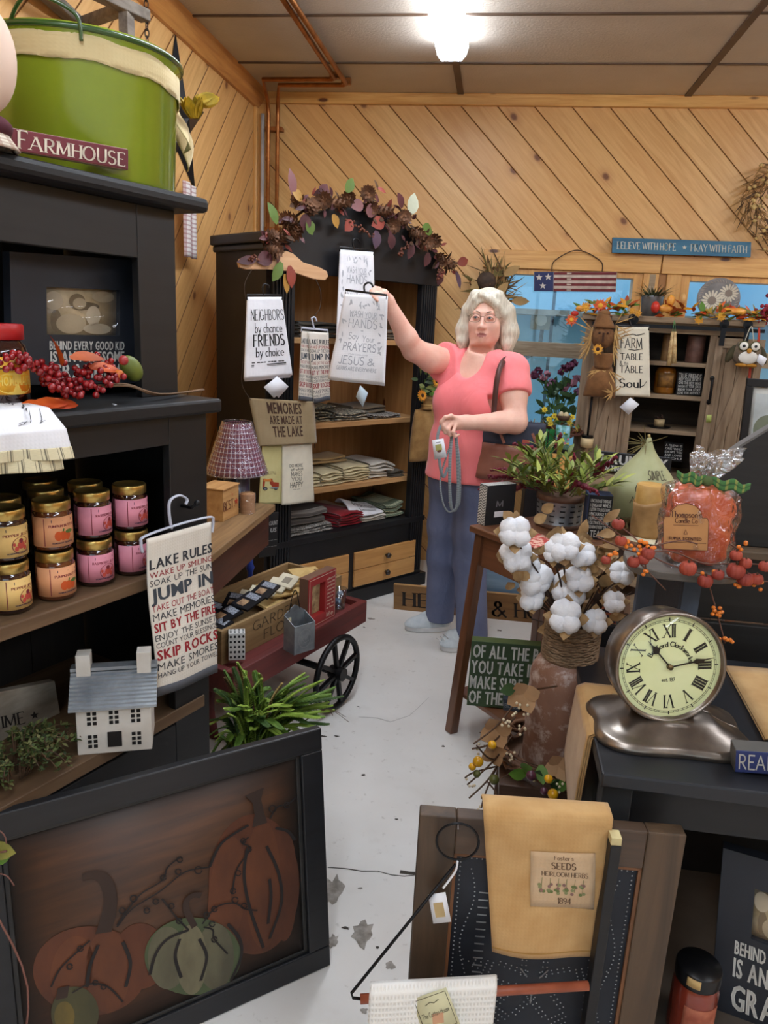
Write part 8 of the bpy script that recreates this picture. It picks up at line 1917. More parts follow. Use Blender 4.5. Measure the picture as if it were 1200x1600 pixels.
IRIS=mat('iris',(104,116,122),.3);EYEW=mat('eye_white',(236,230,224),.25);BROW=mat('brow_hair',(150,128,108),.8)
for sx in (-1,1):
 e=Hd(sx*.031,.0850,-.001);m=MB().ell(e,(.0118,.0098,.0062),18,12);ey=m.build('eye',EYEW,wo)
 q=e+hf*.0088+hs*(-.0008);MB().ell(q,(.0052,.0020,.0054),14,8).build('iris',IRIS,ey);MB().ell(q+hf*.0016,(.0022,.0012,.0022),10,6).build('pupil',INK,ey)
 up_=[tuple(e+hs*a+hf*(.0085-abs(a)*.25)+UP*(.0052-45*a*a)) for a in np.linspace(-.014,.014,9)];MB().tube(up_,[.001,.0018,.0022,.0024,.0024,.0024,.0022,.0018,.001],6).build('eyelid',mat('lid_skin',(176,118,102),.5),wo)
 br=[tuple(Hd(sx*(.014+.034*a),.0905-.012*a*a,.0195+.006*math.sin(a*2.6))) for a in np.linspace(0,1,8)];MB().tube(br,[.0016,.0024,.0026,.0024,.002,.0018,.0014,.0008],6).build('eyebrow',BROW,wo)
# glasses
gm=MB()
for sx in (-1,1):
 c=Hd(sx*.0335,.1035,-.004);rim=[]
 for k in range(24):
  a=6.2832*k/24;rim.append(tuple(c+hs*(.0245*math.copysign(abs(math.cos(a))**.6,math.cos(a)))+UP*(.0165*math.copysign(abs(math.sin(a))**.6,math.sin(a)))))
 gm.tube(rim,.0009,6,closed=True);gm.tube([tuple(c+hs*sx*.0245+UP*.006),tuple(Hd(sx*.070,.085,.004)),tuple(Hd(sx*.082,.0,.004))],.0012,6)
gm.tube([tuple(Hd(-.010,.104,.002)),tuple(Hd(0,.107,.004)),tuple(Hd(.010,.104,.002))],.001,6)
gl_=gm.build('eyeglasses',mat('gold_wire',(120,104,92),.3,metal=.7),wo)
for sx in (-1,1):
 c=Hd(sx*.0335,.1035,-.004);m=MB();m.add([tuple(c+hs*a+UP*b) for a,b in ((-.023,-.014),(.023,-.014),(.023,.014),(-.023,.014))],[(0,1,2,3)]);m.build('lens',glassy('spectacle_lens',(250,250,250),.02),gl_)
# hair: silver bob with a side parting
Hs=SDF(HC_-np.array([.17,.17,.22]),HC_+np.array([.17,.17,.17]),.004)
Hs.ell(Hd(0,-.018,.036),(.088,.106,.095),HA,.02);Hs.ell(Hd(0,-.075,-.05),(.092,.045,.105),HA,.04)
for sx in (-1,1):
 Hs.chain([Hd(sx*.052,.035,.094),Hd(sx*.086,.012,.03),Hd(sx*.096,.008,-.05),Hd(sx*(.099 if sx>0 else .102),.008,-.105),Hd(sx*(.100 if sx>0 else .102),.012,-.150)],[.024,.021,.020,.021,.008],.02)
 Hs.chain([Hd(sx*.080,-.03,.03),Hd(sx*.098,-.03,-.06),Hd(sx*.100,-.03,-.14)],[.04,.04,.022],.03)
Hs.ell(Hd(-.002,.115,-.035),(.072,.092,.108),HA,.008,'s')
Hs.ell(Hd(.0,.03,-.10),(.068,.085,.11),HA,.008,'s')
Hs.chain([Hd(-.018,.072,.096),Hd(.020,.082,.078),Hd(.050,.066,.056),Hd(.078,.036,.015),Hd(.090,.015,-.03)],[.013,.014,.014,.014,.014],.012)
Hs.chain([Hd(-.020,.072,.098),Hd(-.046,.064,.072),Hd(-.070,.040,.035),Hd(-.086,.015,-.02)],[.010,.012,.012,.012],.012)
sdf_obj(Hs,'hair',HAIR,wo,None,1)
# t-shirt
T=SDF((-.42,3.05,.66),(.28,3.75,1.46),.006)
T.ell(cC+UP*.02,(.188,.128,.17),AX,.03);T.ell(cB+FD*.015,(.192,.155,.20),AX,.08);T.ell(cH+FD*.0,(.198,.160,.15),AX,.08)
for sx in (-1,1):T.ell(cC+LD*sx*.078+FD*.085+UP*-.025,(.085,.075,.085),AX,.07)
T.cone(shR+UP*.004,cS+UP*.012,.066,.066,.05);T.cone(shL+UP*.004,cS+UP*.012,.066,.066,.05)
slR=shR*.62+elR*.38;T.chain([shR,shR*.65+elR*.35+UP*-.006,shR*.52+elR*.48+UP*-.010],[.078,.080,.078],.04)
T.chain([shL,shL*.65+elL*.35,shL*.42+elL*.58],[.070,.070,.068],.04)
d=(elR-shR)/np.linalg.norm(elR-shR);hemR=shR*.70+elR*.30
T.put(hemR-.16,hemR+.16,lambda X,Y,Z:np.maximum(-((X-hemR[0])*d[0]+(Y-hemR[1])*d[1]+(Z-hemR[2])*d[2]),(np.sqrt((X-hemR[0])**2+(Y-hemR[1])**2+(Z-hemR[2])**2)-.14)),.004,'s',0)
d2=(elL-shL)/np.linalg.norm(elL-shL);hemL=shL*.52+elL*.48
T.put(hemL-.12,hemL+.12,lambda X,Y,Z:np.maximum(-((X-hemL[0])*d2[0]+(Y-hemL[1])*d2[1]+(Z-hemL[2])*d2[2]),(np.sqrt((X-hemL[0])**2+(Y-hemL[1])**2+(Z-hemL[2])**2)-.115)),.004,'s',0)
hm=PP(725,746,YW_);T.cut(hm,(0,0,-1));
nk=PP(748,562,YW_-.10)
T.ell(cS+UP*.075,(.082,.085,.085),AX,.008,'s');T.ell(cS+FD*.10+UP*.03,(.066,.10,.092),AX,.02,'s')
sdf_obj(T,'t_shirt',CORAL,wo,None,3)
# trousers
TR=SDF((-.44,3.0,.02),(.16,3.75,.92),.007)
kR,aR=PP(692,870,3.47),PP(687,965,3.53);kL,aL=PP(734,880,3.38),PP(738,985,3.335)
aR[2]=max(aR[2],.06);aL[2]=max(aL[2],.05)
hR=cH-LD*.075+UP*-.06;hL=cH+LD*.085+UP*-.06
TR.ell(cH+UP*.01,(.180,.142,.12),AX,.05);TR.ell(cH-FD*.05+UP*-.03,(.17,.12,.12),AX,.05)
TR.chain([hR,hR*.5+kR*.5,kR,aR+UP*-.02],[.098,.088,.074,.070],.03);TR.chain([hL,hL*.5+kL*.5,kL,aL+UP*-.02],[.098,.090,.076,.074],.03)
TR.cut((0,0,.058),(0,0,-1));TR.cut(PP(725,740,YW_),(0,0,1))
sdf_obj(TR,'trousers',DENIM,wo,None,3)
# shoes
SHOE=mat('pale_grey_mesh',(212,220,224),.8,(196,206,212),40,bump=.2,bs=300);SOLE=mat('white_sole',(236,236,236),.5)
for (hx,tx_,Y0,Y1) in (((703,982),(634,984),3.57,3.52),((742,1008),(690,1016),3.33,3.27)):
 h_,t_=np.array(W.hz(*hx,0)),np.array(W.hz(*tx_,0));dv=(t_-h_);L=np.linalg.norm(dv);dv /= L;sd=np.array([-dv[1],dv[0],0]);A=[dv,sd,UP]
 if L>.27:t_=h_+dv*.27
 s_=SDF(np.minimum(h_,t_)-.08,np.maximum(h_,t_)+np.array([.08,.08,.17]),.005)
 s_.chain([h_+dv*.04+UP*.045,h_+dv*.12+UP*.045,t_-dv*.05+UP*.034],[.040,.043,.032],.03);s_.cone(h_+dv*.05+UP*.05,h_+dv*.06+UP*.105,.038,.036,.03);s_.ell(t_-dv*.045+UP*.026,(.055,.042,.028),A,.03)
 s_.cut((0,0,.022),(0,0,-1));sh=sdf_obj(s_,'shoe',SHOE,wo,None,2)
 m=MB();po=[]
 for k in range(36):
  a=6.2832*k/36;ln=(math.cos(a)*.5+.5);w=.036+.008*math.sin(ln*3);po.append((math.copysign(abs(math.cos(a))**.8,math.cos(a)),math.copysign(abs(math.sin(a))**.8,math.sin(a)),w))
 c=(h_+t_)/2;Lh=np.linalg.norm(t_-h_)/2+.004
 m.prism([(p[0],p[1]*p[2]/.042) for p in po],lambda a,b,s:tuple(c+dv*(a*Lh)+sd*(b*.046)+UP*s),.001,.026);m.build('sole',SOLE,sh,bevel=.004)
 m=MB()
 for k in range(5):q=h_+dv*(.13+.018*k)+UP*(.083-.007*k);m.tube([tuple(q-sd*.022),tuple(q+UP*.004),tuple(q+sd*.022)],.0025,5)
 m.build('lace',SOLE,sh)
# held towel, straps with tag, handbag
HT=Frame(0,3.115,0,0)
t_,fn=towel('dish_towel','white WASH YOUR HANDS towel held up in the raised hand of the woman',HT,[(539,459),(606,463),(601,601),(513,591)],0,TOWELW,wash_lines(),[GREYINK,PGREY],wave=lambda u,v:.010*math.sin(u*5.5+.4)*(1-.6*v)+.004*math.sin(v*9),layers=1,extra=sprigs)
black_hanger(t_,HT,(540,453),(604,461),[(570,457),(569,447),(574,442),(580,443),(583,449)],0.0)
MB().sheet(quad(HT,[(563,602),(575,614),(567,636),(556,620)],.004),2,2,.001).build('tag',mat('pale_blue_tag',(206,226,240),.5),t_)
LS_=Frame(0,3.05,0,0);STR=uvmat('ribbed_grey_strap',(150,158,160),[(.012,.4,0,(104,112,122),1,.7)])
ld_=thing('woven_straps','grey woven strap loops with white tag hanging from the lowered hand of the woman','strap',LS_,tuple(LS_.hy(700,800,0)))
def strap(pts,w):
 P_=spline([LS_.hy(a,b,c) for a,b,c in pts],8);n=len(P_)-1
 def f(u,v):
  i=min(int(v*n),n-1);t=v*n-i;p=P_[i]*(1-t)+P_[i+1]*t;d=(P_[i+1]-P_[i]).normalized();s=d.cross(Vector((0,1,0))).normalized();return p+s*((u-.5)*w)
 MB().sheet(f,2,n*2,.0022).build('strap',STR,ld_)
strap([(690,662,.0),(684,680,-.01),(685,700,-.01),(688,730,-.01),(693,745,0),(700,730,.01)],.012)
strap([(706,676,.02),(703,720,-.0),(703,770,-.0),(706,795,.0),(713,793,.005),(716,760,.01),(714,700,.01),(711,676,.02)],.013)
strap([(712,676,.025),(718,720,.0),(719,770,.0),(716,790,.0),(702,800,.0),(692,785,.0),(688,750,.0),(697,715,.01),(706,690,.02)],.007)
tf=quad(LS_,[(675,688),(693,685),(698,714),(679,718)],-.016);MB().sheet(tf,2,2,.001).build('tag',PAPER,ld_)
m=MB();shape2d(m,[(.22,.42),(.75,.42),(.75,.74),(.22,.74)],tf,.0012,0);shape2d(m,el2(.5,.38,.2,.06),tf,.0014,1);shape2d(m,[(.3,.82),(.7,.82),(.7,.86),(.3,.86)],tf,.0012,2);m.build('print',[mat('tag_green',(186,184,110),.6),mat('tag_brown',(112,66,44),.6),mat('tag_grey',(170,170,176),.6)],ld_)
HB=Frame(*PP(800,700,3.185)[:2],0,-14)
hb=thing('handbag','slate and brown handbag with shoulder strap under the arm of the woman','bag',HB,(0,.06,HB.hy(800,745,0).z))
ga,gb_,gc,gd_=HB.hy(746,668,0),HB.hy(852,652,0),HB.hy(852,742,0),HB.hy(752,748,0);zm=(HB.hy(800,697,0).z);zt_=(ga.z+gb_.z)/2;zb_=gd_.z
def pouch(z0,z1,ex,nm,mt):
 def f(u,v):
  a=u*6.2832;w=(gb_.x-ga.x)/2+ex;cx_=(ga.x+gb_.x)/2;d=.055*(1-.55*((z0+(z1-z0)*v-zb_)/(zt_-zb_)))+ex;return Vector((cx_+w*math.copysign(abs(math.cos(a))**.5,math.cos(a))*(1-.05*v),.06+d*math.copysign(abs(math.sin(a))**.6,math.sin(a)),z0+(z1-z0)*v))
 m=MB().sheet(f,48,6,.004);m.sheet(lambda u,v:f(u,0)*(v)+Vector(((ga.x+gb_.x)/2,.06,z0))*(1-v),48,2,.003);return m.build(nm,mt,hb)
pouch(zm-.005,zt_,0,'canvas_top',mat('slate_canvas',(62,66,80),.8,(50,54,68),12));pouch(zb_,zm,.004,'leather_base',mat('brown_leather',(150,98,82),.4,(128,80,66),10))
SL=mat('dark_strap_leather',(84,46,40),.5)
WL=lambda a,b,Y:HB.mi @(W.hy(a,b,Y)-HB.o)
pts=[WL(769,668,3.17),WL(772,640,3.19),WL(775,605,3.195),WL(780,578,3.215),WL(789,561,3.28),WL(800,559,3.36),WL(806,575,3.45),WL(806,630,3.46),WL(815,668,3.24)]
P_=spline(pts,6);n=len(P_)-1
def sf_(u,v):
 i=min(int(v*n),n-1);t=v*n-i;p=P_[i]*(1-t)+P_[i+1]*t;d=(P_[i+1]-P_[i]).normalized();s=d.cross(Vector((0,1,.3))).normalized();return p+s*((u-.5)*.022)
MB().sheet(sf_,2,n*2,.004).build('shoulder_strap',SL,hb)
for x in (785,835):q=HB.hy(x,685,-.004);MB().beam(q+Vector((-.01,.0,.02)),q+Vector((.01,0,-.02)),.008,.018,upv=(0,1,0)).build('leather_tab',MC['brown_leather'],hb)
q=HB.hy(822,690,-.006);MB().cbox(q,(.03,.004,.014)).build('badge',mat('badge_red',(176,84,76),.5),hb)
# ================================================================== FOREGROUND
# --- framed pumpkin painting leaning on the hutch
PA=Frame(-.277,1.449,0,40);LN=R(8);PWD,PHT=.715,.592
pl_=lambda a,b,d=0.0:Vector((-PWD+PWD*a,PHT*b*math.sin(LN)-d*math.cos(LN),PHT*b*math.cos(LN)+d*math.sin(LN)))
def ppx(px,py):
 o,d=PA._r(px,py);n=Vector((0,-math.cos(LN),math.sin(LN)));p=o+d*(-(o.dot(n))/d.dot(n));return (p.x+PWD)/PWD,p.z/math.cos(LN)/PHT
pa=thing('pumpkin_painting','black framed painting of pumpkins leaning against the hutch in front','painting',PA,(-PWD/2,0,0))
FRB=wood('frame_black_wood',(27,28,32),(19,20,23),'x',.45,7,.2);bu,bv=.075,.088
def slab(m,a,b,c,d,d0,d1):
 ps=[pl_(a,c,d1),pl_(b,c,d1),pl_(b,d,d1),pl_(a,d,d1)];qs=[pl_(a,c,d0),pl_(b,c,d0),pl_(b,d,d0),pl_(a,d,d0)]
 m.add(ps+qs,[(0,1,2,3),(7,6,5,4),(0,4,5,1),(1,5,6,2),(2,6,7,3),(3,7,4,0)])
for a,b,c,d in ((0,1,0,bv),(0,1,1-bv,1),(0,bu,bv,1-bv),(1-bu,1,bv,1-bv)):
 m=MB();slab(m,a,b,c,d,-.012,.012);m.build('frame_bar',FRB,pa,bevel=.003)
m=MB();e=.014
for a,b,c,d in ((bu,1-bu,bv,bv+e),(bu,1-bu,1-bv-e,1-bv),(bu,bu+e,bv,1-bv),(1-bu-e,1-bu,bv,1-bv)):slab(m,a,b,c,d,-.008,.004)
m.build('inner_molding',mat('molding_black',(46,44,42),.5,(30,30,30),10),pa,bevel=.002)
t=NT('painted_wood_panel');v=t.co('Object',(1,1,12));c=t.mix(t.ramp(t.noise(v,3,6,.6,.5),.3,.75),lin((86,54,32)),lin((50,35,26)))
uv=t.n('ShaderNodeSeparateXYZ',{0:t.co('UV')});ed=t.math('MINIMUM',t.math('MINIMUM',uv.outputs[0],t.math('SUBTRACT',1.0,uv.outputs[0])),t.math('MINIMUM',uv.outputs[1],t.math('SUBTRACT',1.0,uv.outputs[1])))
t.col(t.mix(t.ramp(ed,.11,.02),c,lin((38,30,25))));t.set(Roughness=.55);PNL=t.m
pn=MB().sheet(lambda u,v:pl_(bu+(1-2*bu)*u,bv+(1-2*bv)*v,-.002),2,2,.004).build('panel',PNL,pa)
sf=lambda u,v:pl_(u,v,.0005)
z4=lambda x,y:ppx(x/2.143,y/2.143+1120)
def zel(cx,cy,rx,ry,n=36,rot=0):
 return [z4(*p) for p in el2(cx,cy,rx,-ry,n,rot=rot)]
def clipu(P_):return [(min(max(a,bu+.012),1-bu-.012),min(max(b,bv+.012),1-bv-.012)) for a,b in P_]
def daub(nm,c,c2):return mat(nm,c,.6,c2,16,(1,1,.4))
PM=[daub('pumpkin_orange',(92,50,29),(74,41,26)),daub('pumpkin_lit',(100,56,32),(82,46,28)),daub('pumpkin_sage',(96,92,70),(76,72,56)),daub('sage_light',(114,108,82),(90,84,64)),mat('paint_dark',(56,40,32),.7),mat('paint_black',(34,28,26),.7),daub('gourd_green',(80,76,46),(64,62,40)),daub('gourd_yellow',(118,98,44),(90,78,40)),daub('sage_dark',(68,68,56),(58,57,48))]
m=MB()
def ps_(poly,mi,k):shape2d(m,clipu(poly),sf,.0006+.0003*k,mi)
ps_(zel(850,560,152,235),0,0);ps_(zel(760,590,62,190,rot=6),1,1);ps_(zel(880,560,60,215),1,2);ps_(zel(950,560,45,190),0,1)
ps_(zel(300,850,190,150),0,1);ps_(zel(240,850,70,120,rot=12),1,2);ps_(zel(360,850,75,140),1,2);ps_(zel(470,800,90,110),0,0)
ps_(zel(645,800,162,130),8,4);ps_(zel(560,805,66,105),2,5);ps_(zel(640,810,52,118),3,6);ps_(zel(720,800,62,112),2,5);ps_(zel(620,800,20,60),3,7)
ps_(zel(250,990,80,90),6,5);ps_(zel(215,1000,34,50),7,6)
def zl(pts,w,mi,k=8):line2d(m,clipu([z4(a,b) for a,b in pts]),sf,w,.0006+.0003*k,mi)
sp2=lambda pts,n=6:[(p.x,p.y) for p in spline([(a,b,0) for a,b in pts],n)]
zl(sp2([(345,720),(362,660),(368,600),(350,545),(315,525),(275,535)]),[.045-.0007*i for i in range(31)],4,9);zl([(868,360),(866,320),(858,280),(850,248)],[.05,.03,.028,.062],4,9);zl(sp2([(650,700),(625,650),(622,615),(645,595),(672,595)]),.019,4,10)
zl([(205,940),(212,900)],.03,4,10)
for pts in ([(825,440),(815,530),(835,640),(880,770)],[(890,430),(930,520),(940,620),(900,740)],[(700,500),(740,420),(830,360)],[(920,370),(960,380),(985,410)],[(328,760),(300,830),(290,900)],[(410,750),(435,820),(420,900)],[(600,740),(585,800),(605,870)],[(665,740),(690,800),(670,880)],[(500,860),(520,790),(560,740),(630,710)],[(760,690),(800,740),(805,800),(770,880)],[(900,540),(905,600),(895,690)]):zl(sp2(pts),.010,5,10)
def vine(pts,loops):
 P_=sp2(pts,8);zl(P_,.0055,5,11)
 for (a,b,r) in loops:zl([(a+r*math.cos(k*.5),b+r*math.sin(k*.5)) for k in range(13)],.0045,5,11)
vine([(390,695),(420,650),(470,590),(540,545),(560,500),(605,465)],[(408,645,10),(446,605,11),(545,535,9),(600,475,9)]);vine([(390,700),(440,640),(520,590),(560,560),(620,515),(700,500)],[(490,645,9),(520,615,9),(595,515,9),(662,510,12)])
vine([(675,690),(720,635),(780,620),(820,640),(860,645)],[(690,660,9),(716,640,9),(785,610,10),(815,630,9)]);vine([(830,400),(810,420),(835,440),(790,510),(775,590)],[(812,412,8),(832,440,8),(795,520,9),(778,580,9)]);vine([(900,340),(925,300),(960,290),(990,265)],[(910,305,11),(958,293,9)])
vine([(300,745),(260,780),(200,840),(170,900)],[(268,772,9),(232,832,9)]);vine([(630,710),(590,670),(560,630),(540,605)],[(598,680,9),(572,630,9)]);vine([(680,700),(710,710),(715,740),(760,790)],[(708,690,9),(716,742,9)]);vine([(240,920),(300,890),(360,900),(410,950)],[(318,886,8),(345,900,8)])
m.build('pumpkins',PM,pn)
# --- fern in a dark pail between the painting and the cart
fc=W.hy(392,1182,1.90);fe=thing('fern','bright green fern in a dark pail between the cart and the painting','potted plant',W,(fc.x,1.90,0));zf=fc.z
MB().lathe([(0,0),(.07,0),(.095,zf-.02),(.1,zf-.015),(.1,zf),(.09,zf),(.085,zf-.03),(0,zf-.03)],30,0,(fc.x,1.90,0)).build('pail',mat('dark_pail',(48,46,46),.5),fe)
FE=[mat('fern_bright',(150,174,74),.55,(122,152,54),20),mat('fern_mid',(98,130,46),.6,(74,104,36),20),mat('fern_dark',(58,88,34),.6),mat('fern_brown',(150,128,70),.7,(112,88,48),20)]
tips=[(345,1080,0),(330,1130,0),(338,1150,.05),(352,1060,.02),(372,1040,0),(385,1060,-.03),(398,1050,.04),(408,1062,0),(420,1075,.05),(440,1070,0),(462,1065,.05),(480,1058,.02),(500,1065,-.05),(515,1085,0),(522,1075,.05),(520,1110,0),(505,1120,-.05),(490,1135,-.08),(470,1120,-.06),(455,1090,-.04),(430,1110,-.08),(410,1120,-.09),(385,1110,-.08),(360,1110,-.08),(345,1175,-.05),(370,1165,-.1),(440,1150,-.12),(460,1160,-.11),(400,1090,.0),(365,1085,-.03),(450,1080,.02),(487,1085,.06),(395,1140,-.1),(420,1135,-.11),(480,1100,-.02),(512,1098,.03)]
tips+=[(a+rnd.uniform(-16,14),b+rnd.uniform(-12,22),d+rnd.uniform(-.04,.04)) for a,b,d in tips for _ in (0,1)][:58]
for i,(a,b,dy) in enumerate(tips):
 tip=W.hy(a,b,1.90+dy);bs_=Vector((fc.x+rnd.uniform(-.04,.04),1.90+rnd.uniform(-.04,.04),zf-.02));md_=(bs_*.5+tip*.5)+Vector((0,0,.05+.03*rnd.random()))
 P_=spline([bs_,md_,tip],9);m=MB();n=len(P_);k_=3 if i in (3,4,9) else rnd.choice((0,0,1,1,2));m.tube(P_,[.004*(1-.8*j/n) for j in range(n)],5,k_)
 for j in range(1,n):
  d=(P_[j]-P_[j-1]).normalized();s=d.cross(Vector((0,0,1))).normalized();L=.019*math.sin(math.pi*(.12+.86*j/n))**.6
  for sd in (-1,1):
   for q in (0,.5):p_=P_[j]*(1-q)+P_[j-1]*q;m.leaf(p_,s*sd*.75+d*.8+Vector((0,0,.15)),Vector((0,0,1)),L,.009,k_,.2,.2,2)
 m.build('frond',FE,fe)
m=MB()
for a,b in ((540,1120),(545,1128),(520,1118)):m.tube(spline([W.hy(470,1130,1.9),W.hy(510,1108,1.9),W.hy(a,b,1.88)],5),.001,4)
m.build('dry_stem',TWIG,fe)
# --- punched tin cupboard door leaning at the black table
TD=Frame(-.068,1.185,0,5);TWD,THT=.478,.628
DW=wood('door_walnut',(86,66,46),(58,44,31),'z',.5,6,.2);DWX=wood('door_walnut_rail',(86,66,50),(62,47,36),'x',.5,6,.2)
td_=thing('punched_tin_door','brown wooden door with black punched tin star panel in the foreground','cupboard door',TD,(TWD/2,.015,0));sw_,rw=.068,.078
for x in (0,TWD-sw_):MB().box((x,0,0),(x+sw_,.032,THT)).build('stile',DW,td_,bevel=.003)
for z in (0,THT-rw):MB().box((sw_,.001,z),(TWD-sw_,.031,z+rw)).build('rail',DWX,td_,bevel=.003)
MB().box((sw_,.010,rw),(TWD-sw_,.014,THT-rw)).build('tin_panel',mat('black_tin_sheet',(44,48,56),.45,(34,37,44),8,metal=.4),td_)
m=MB().box((sw_,.004,rw),(sw_+.006,.012,THT-rw)).box((TWD-sw_-.006,.004,rw),(TWD-sw_,.012,THT-rw)).box((sw_,.004,THT-rw-.006),(TWD-sw_,.012,THT-rw));m.build('bead',mat('rust_bead',(128,84,52),.6),td_)
PU=mat('punch_bright',(166,168,170),.4,metal=.6);m=MB()
def dot(x,z,r=.0017):m.add([(x+r*math.cos(a),.0088,z+r*math.sin(a)) for a in (0,1.05,2.09,3.14,4.19,5.24)]+[(x,.0098,z)],[(i,(i+1) % 6,6) for i in range(6)])
xc_=TWD/2;zc_=rw+(THT-2*rw)*.40
def mir(x,z):
 dot(x,z);dot(TWD-x,z)
for k in range(46):mir(sw_+.014,THT-rw-.012-.0098*k)
for k in range(34):dot(sw_+.014+.0098*k,THT-rw-.012)
for k in range(40):
 z=THT-rw-.035-.0098*k;mir(sw_+.035+.010*math.sin(k*.28),z)
for k in range(16):
 z=THT-rw-.085-.0165*k
 for x in (sw_+.062,TWD-sw_-.062):m.box((x-.009,.0086,z-.0011),(x+.009,.0098,z+.0011))
for arm in range(5):
 a=R(90+72*arm)
 for w_ in range(-3,4):
  for k in range(12):
   L=.135*k/12+.02;
   if abs(w_)*.008>(.155-L)*.32 or (abs(w_)<2 and L<.08):continue
   dot(xc_+L*math.cos(a)-w_*.008*math.sin(a),zc_+L*math.sin(a)+w_*.008*math.cos(a))
 for k in range(3):b=a+.63;m.beam((xc_+.02*math.cos(b),.009,zc_+.02*math.sin(b)),(xc_+.045*math.cos(b),.009,zc_+.045*math.sin(b)),.0022,.002,upv=(0,1,0))
m.build('punched_pattern',PU,td_,kind='stuff')
# narrow black board edge-on in front of the tin panel
a0,a1=TD.hy(960,1314,-.02),TD.hy(918,1600,-.02);d_=(a1-a0);a2=a0+d_*(a0.z/(a0.z-a1.z)) if a0.z-a1.z>0 else a1
be=thing('edge_on_board','narrow black board standing edge-on in front of the tin door','board',TD,(a2.x,-.02,0))
MB().beam(a2+Vector((0,-.0,.001)),a0,.019,.03,upv=(0,1,0)).build('board',BLACK,be,bevel=.002);MB().beam(a0+Vector((0,0,.0)),a0+Vector((.0,0,.014)),.018,.024,upv=(0,1,0)).build('cream_top',mat('cream_card',(220,204,150),.7),be)
# mustard towel with the seed patch over the door
fn0=quad(TD,[(755,1272),(958,1286),(928,1500),(769,1482)],-.012,lambda u,v:.010*math.sin(u*4.2+.5)*(1-v)+.004*math.sin(v*8+u*3));tz=THT+.004
def sdf_(u,v):
 if v <= .86:return fn0(u,v/.86)
 q=(v-.86)/.14;p=fn0(u,1);return Vector((p.x,-.012+.06*q,max(p.z,THT)+.004+.004*math.sin(q*3.14)-(.012*(q-.8)*5 if q>.8 else 0)))
st2=thing('mustard_towel','mustard towel with a stitched seed patch draped over the tin door','towel',TD,tuple(fn0(.5,0)))
MB().sheet(sdf_,20,30,.005).build('cloth_panel',MUST,st2)
MB().sheet(lambda u,v:sdf_(u,.035+.004*v)+Vector((0,-.003,0)),20,1,.002).build('hem_seam',mat('mustard_seam',(176,134,72),.9),st2)
pq=[TD.hy(a,b,-.02) for a,b in ((829,1329),(931,1336),(930,1429),(829,1417))];q0=fn0(.5,.5).y
def pf2(u,v):
 p=(pq[3]*(1-u)+pq[2]*u)*(1-v)+(pq[0]*(1-u)+pq[1]*u)*v;uu=(p.x-fn0(0,.5).x)/max(fn0(1,.5).x-fn0(0,.5).x,.01);vv=(p.z-fn0(.5,0).z)/(fn0(.5,1).z-fn0(.5,0).z)
 return Vector((p.x,fn0(uu,vv).y-.0042,p.z))
ptc=MB().sheet(pf2,10,8,.001).build('patch',cloth('patch_cloth',(202,174,140),(190,160,124)),st2)
m=MB();letters(m,[("Foster's",.36,.66,.88,.95,'serif'),('SEEDS',.32,.70,.72,.83,'serif',0,.2,.09),('HEIRLOOM HERBS',.17,.89,.585,.665,'serif',0,.16,.08),('1894',.42,.64,.07,.175,'serif',0,.18,.08)],pf2,.001)
for k in range(6):
 u=.17+.128*k
 for j in range(6):shape2d(m,el2(u+rnd.uniform(-.035,.035),.36+rnd.uniform(-.1,.08),.03,.03,7,rot=rnd.uniform(0,180)),pf2,.001+.0001*j,1+(k+j) % 3)
 line2d(m,[(u,.3),(u+.01,.55)],pf2,.008,.0012,1)
m.build('print',[mat('patch_brown',(104,78,58),.9),mat('herb_green',(116,128,76),.9),mat('herb_sage',(146,150,104),.9),mat('herb_plum',(150,112,104),.9)],ptc)
# wire hanger with copper dowel, waffle towel on it
DH=thing('dowel_hanger','black wire hanger with copper-coloured dowel hung on the tin door','hanger',TD,tuple(TD.hy(740,1550,-.06)))
rc=TD.hy(715,1315,-.012);rr=(TD.hy(748,1315,-.012)-rc).length
MB().tube([rc+v_ for v_ in ring((0,0,0),rr,36,'y')],.0022,7,closed=True).build('ring',BLKMETAL,DH)
k1=TD.hy(712,1350,-.014);e1_=TD.hy(549,1552,-.10);e2_=TD.hy(556,1562,-.10);dl0,dl1=TD.hy(563,1561,-.10),TD.hy(919,1540,-.045)
MB().tube([k1,k1*.5+e1_*.5,e1_,e1_*.4+e2_*.6+Vector((-.002,0,-.002)),dl0+Vector((.01,0,0))],.0028,8).build('wire',BLKMETAL,DH)
MB().tube([dl0,dl0*.5+dl1*.5,dl1],.0085,14).build('dowel',mat('copper_dowel',(166,92,66),.4,(140,74,52),20),DH)
MB().tube(spline([TD.hy(715,1345,-.016),TD.hy(712,1360,-.018),TD.hy(702,1375,-.022),TD.hy(692,1388,-.026)],5),.0022,6,flat=.5).build('ribbon_tie',PAPER,DH)
MB().tube([TD.hy(700,1289,-.004),TD.hy(716,1287,-.010),TD.hy(716,1296,-.014)],.0016,6).build('hook',mat('silver_wire',(180,180,184),.3,metal=.9),td_)
tg_=quad(TD,[(669,1398),(696,1394),(705,1440),(677,1443)],-.03);MB().sheet(tg_,2,2,.001).build('tag',PAPER,DH);m=MB();shape2d(m,[(.2,.2),(.75,.2),(.75,.7),(.2,.7)],tg_,.001);m.build('tag_print',mat('tag_tan',(196,170,120),.6),DH)
t=NT('waffle_weave');s_=t.n('ShaderNodeSeparateXYZ',{0:t.co('UV')});g=[t.math('ABSOLUTE',t.math('SINE',t.math('MULTIPLY',s_.outputs[i],110.0 if i==0 else 90.0))) for i in (0,1)];h=t.math('MAXIMUM',g[0],g[1])
t.col(t.mix(h,lin((226,224,216)),lin((240,239,234))));t.set(Roughness=.95);t.bump(h,.5,.004)
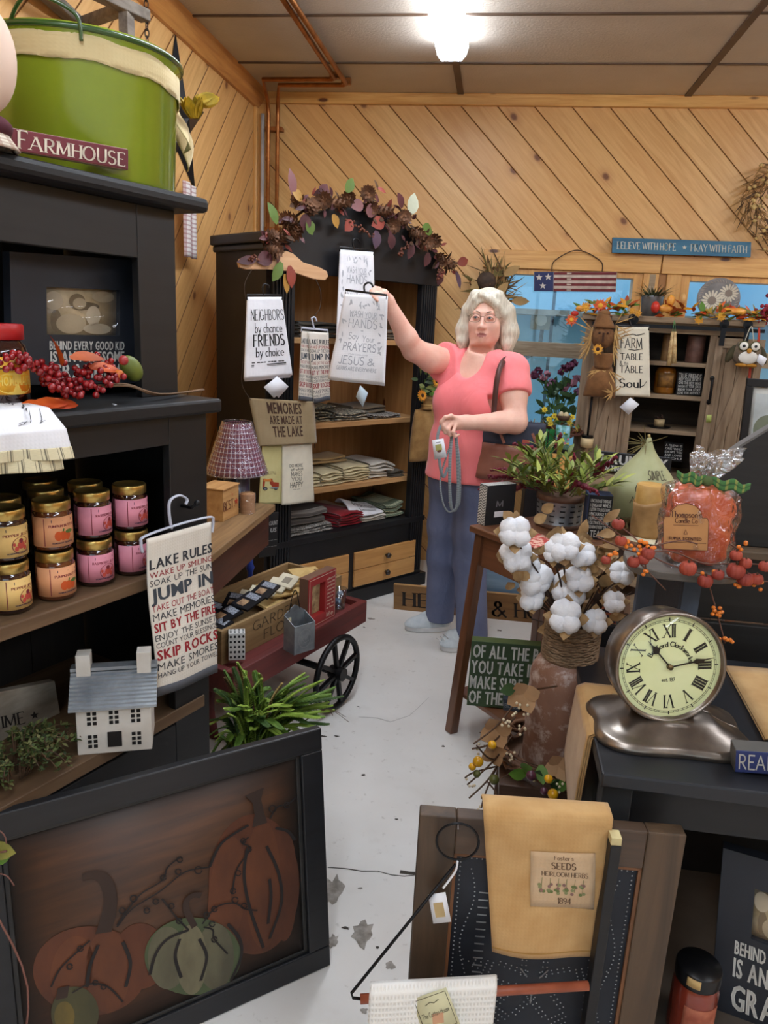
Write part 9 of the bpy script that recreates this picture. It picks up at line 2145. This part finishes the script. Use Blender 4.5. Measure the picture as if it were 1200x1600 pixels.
u0,u1=(TD.hy(578,1540,-.1).x-dl0.x)/(dl1.x-dl0.x),(TD.hy(775,1540,-.07).x-dl0.x)/(dl1.x-dl0.x)
def wf(u,v):
 uu=u0+(u1-u0)*u;c=dl0+(dl1-dl0)*uu;a=v*1.0;s=(1-v)*.5
 if s<.03:an=s/.03*math.pi/2;return c+Vector((0,-.014*math.sin(an),.012+.022*math.cos(an)))
 return c+Vector((-.006*u*s,-.014-.004*math.sin(u*8)*s*3,.012-(s-.03)*.66))
wt=thing('waffle_towel','white waffle towel with cream square tag hung over the dowel','towel',TD,tuple(wf(.5,0)))
MB().sheet(wf,24,40,.004).build('front_layer',t.m,wt);MB().sheet(lambda u,v:Vector((wf(u,v).x,2*(dl0+(dl1-dl0)*(u0+(u1-u0)*u)).y-wf(u,v).y,wf(u,v).z)),16,24,.004).build('back_layer',t.m,wt)
yq=wf(.5,.6).y-.007;wq=quad(TD,[(643,1562),(697,1543),(719,1600),(664,1622)],yq);MB().sheet(wq,2,2,.001).build('tag',mat('cream_tag',(224,220,178),.6),wt)
m=MB();line2d(m,[(.06,.06),(.94,.06),(.94,.94),(.06,.94),(.06,.06)],wq,.02,.001);letters(m,[('The Cotton House',.12,.88,.44,.56,'hand',0,.1,.12)],wq,.001);shape2d(m,[(.32,.25),(.62,.2),(.7,.45),(.4,.5)],wq,.0008,1);line2d(m,[(.3,.75),(.45,.8),(.55,.75),(.7,.8)],wq,.02,.001)
m.build('print',[mat('sepia_ink',(90,84,60),.7),mat('peach_print',(214,164,128),.7)],wt)
# leafy sprig at the left edge
sg=thing('leafy_sprig','green-gold leaf sprig poking in at the lower left edge','plant',W,(-.80,1.0,0));m=MB();q=[W.hy(a,b,1.0) for a,b in ((2,1300),(10,1330),(6,1350),(0,1365))]
m.tube(spline([Vector((-.80,1.0,0)),Vector((-.74,1.0,.3)),q[3]+Vector((-.05,0,0)),q[1]],6),.002,5);m.tube(spline([q[0]+Vector((-.05,0,.02)),q[0],W.hy(10,1318,1.0)],5),.0012,5);m.tube(spline([q[3],W.hy(12,1370,1.0),W.hy(22,1384,1.0)],5),.0012,5);m.build('stem',mat('red_twig',(128,84,72),.7),sg)
m=MB();m.leaf(W.hy(-14,1322,1.0),(1,-.1,-.25),(0,-1,.2),.042,.036,0);m.leaf(W.hy(-10,1345,1.0),(.8,0,.3),(0,-1,.1),.03,.02,1);m.build('leaf',[mat('olive_gold_leaf',(136,132,58),.5,(110,110,44),30),LEAFG],sg)
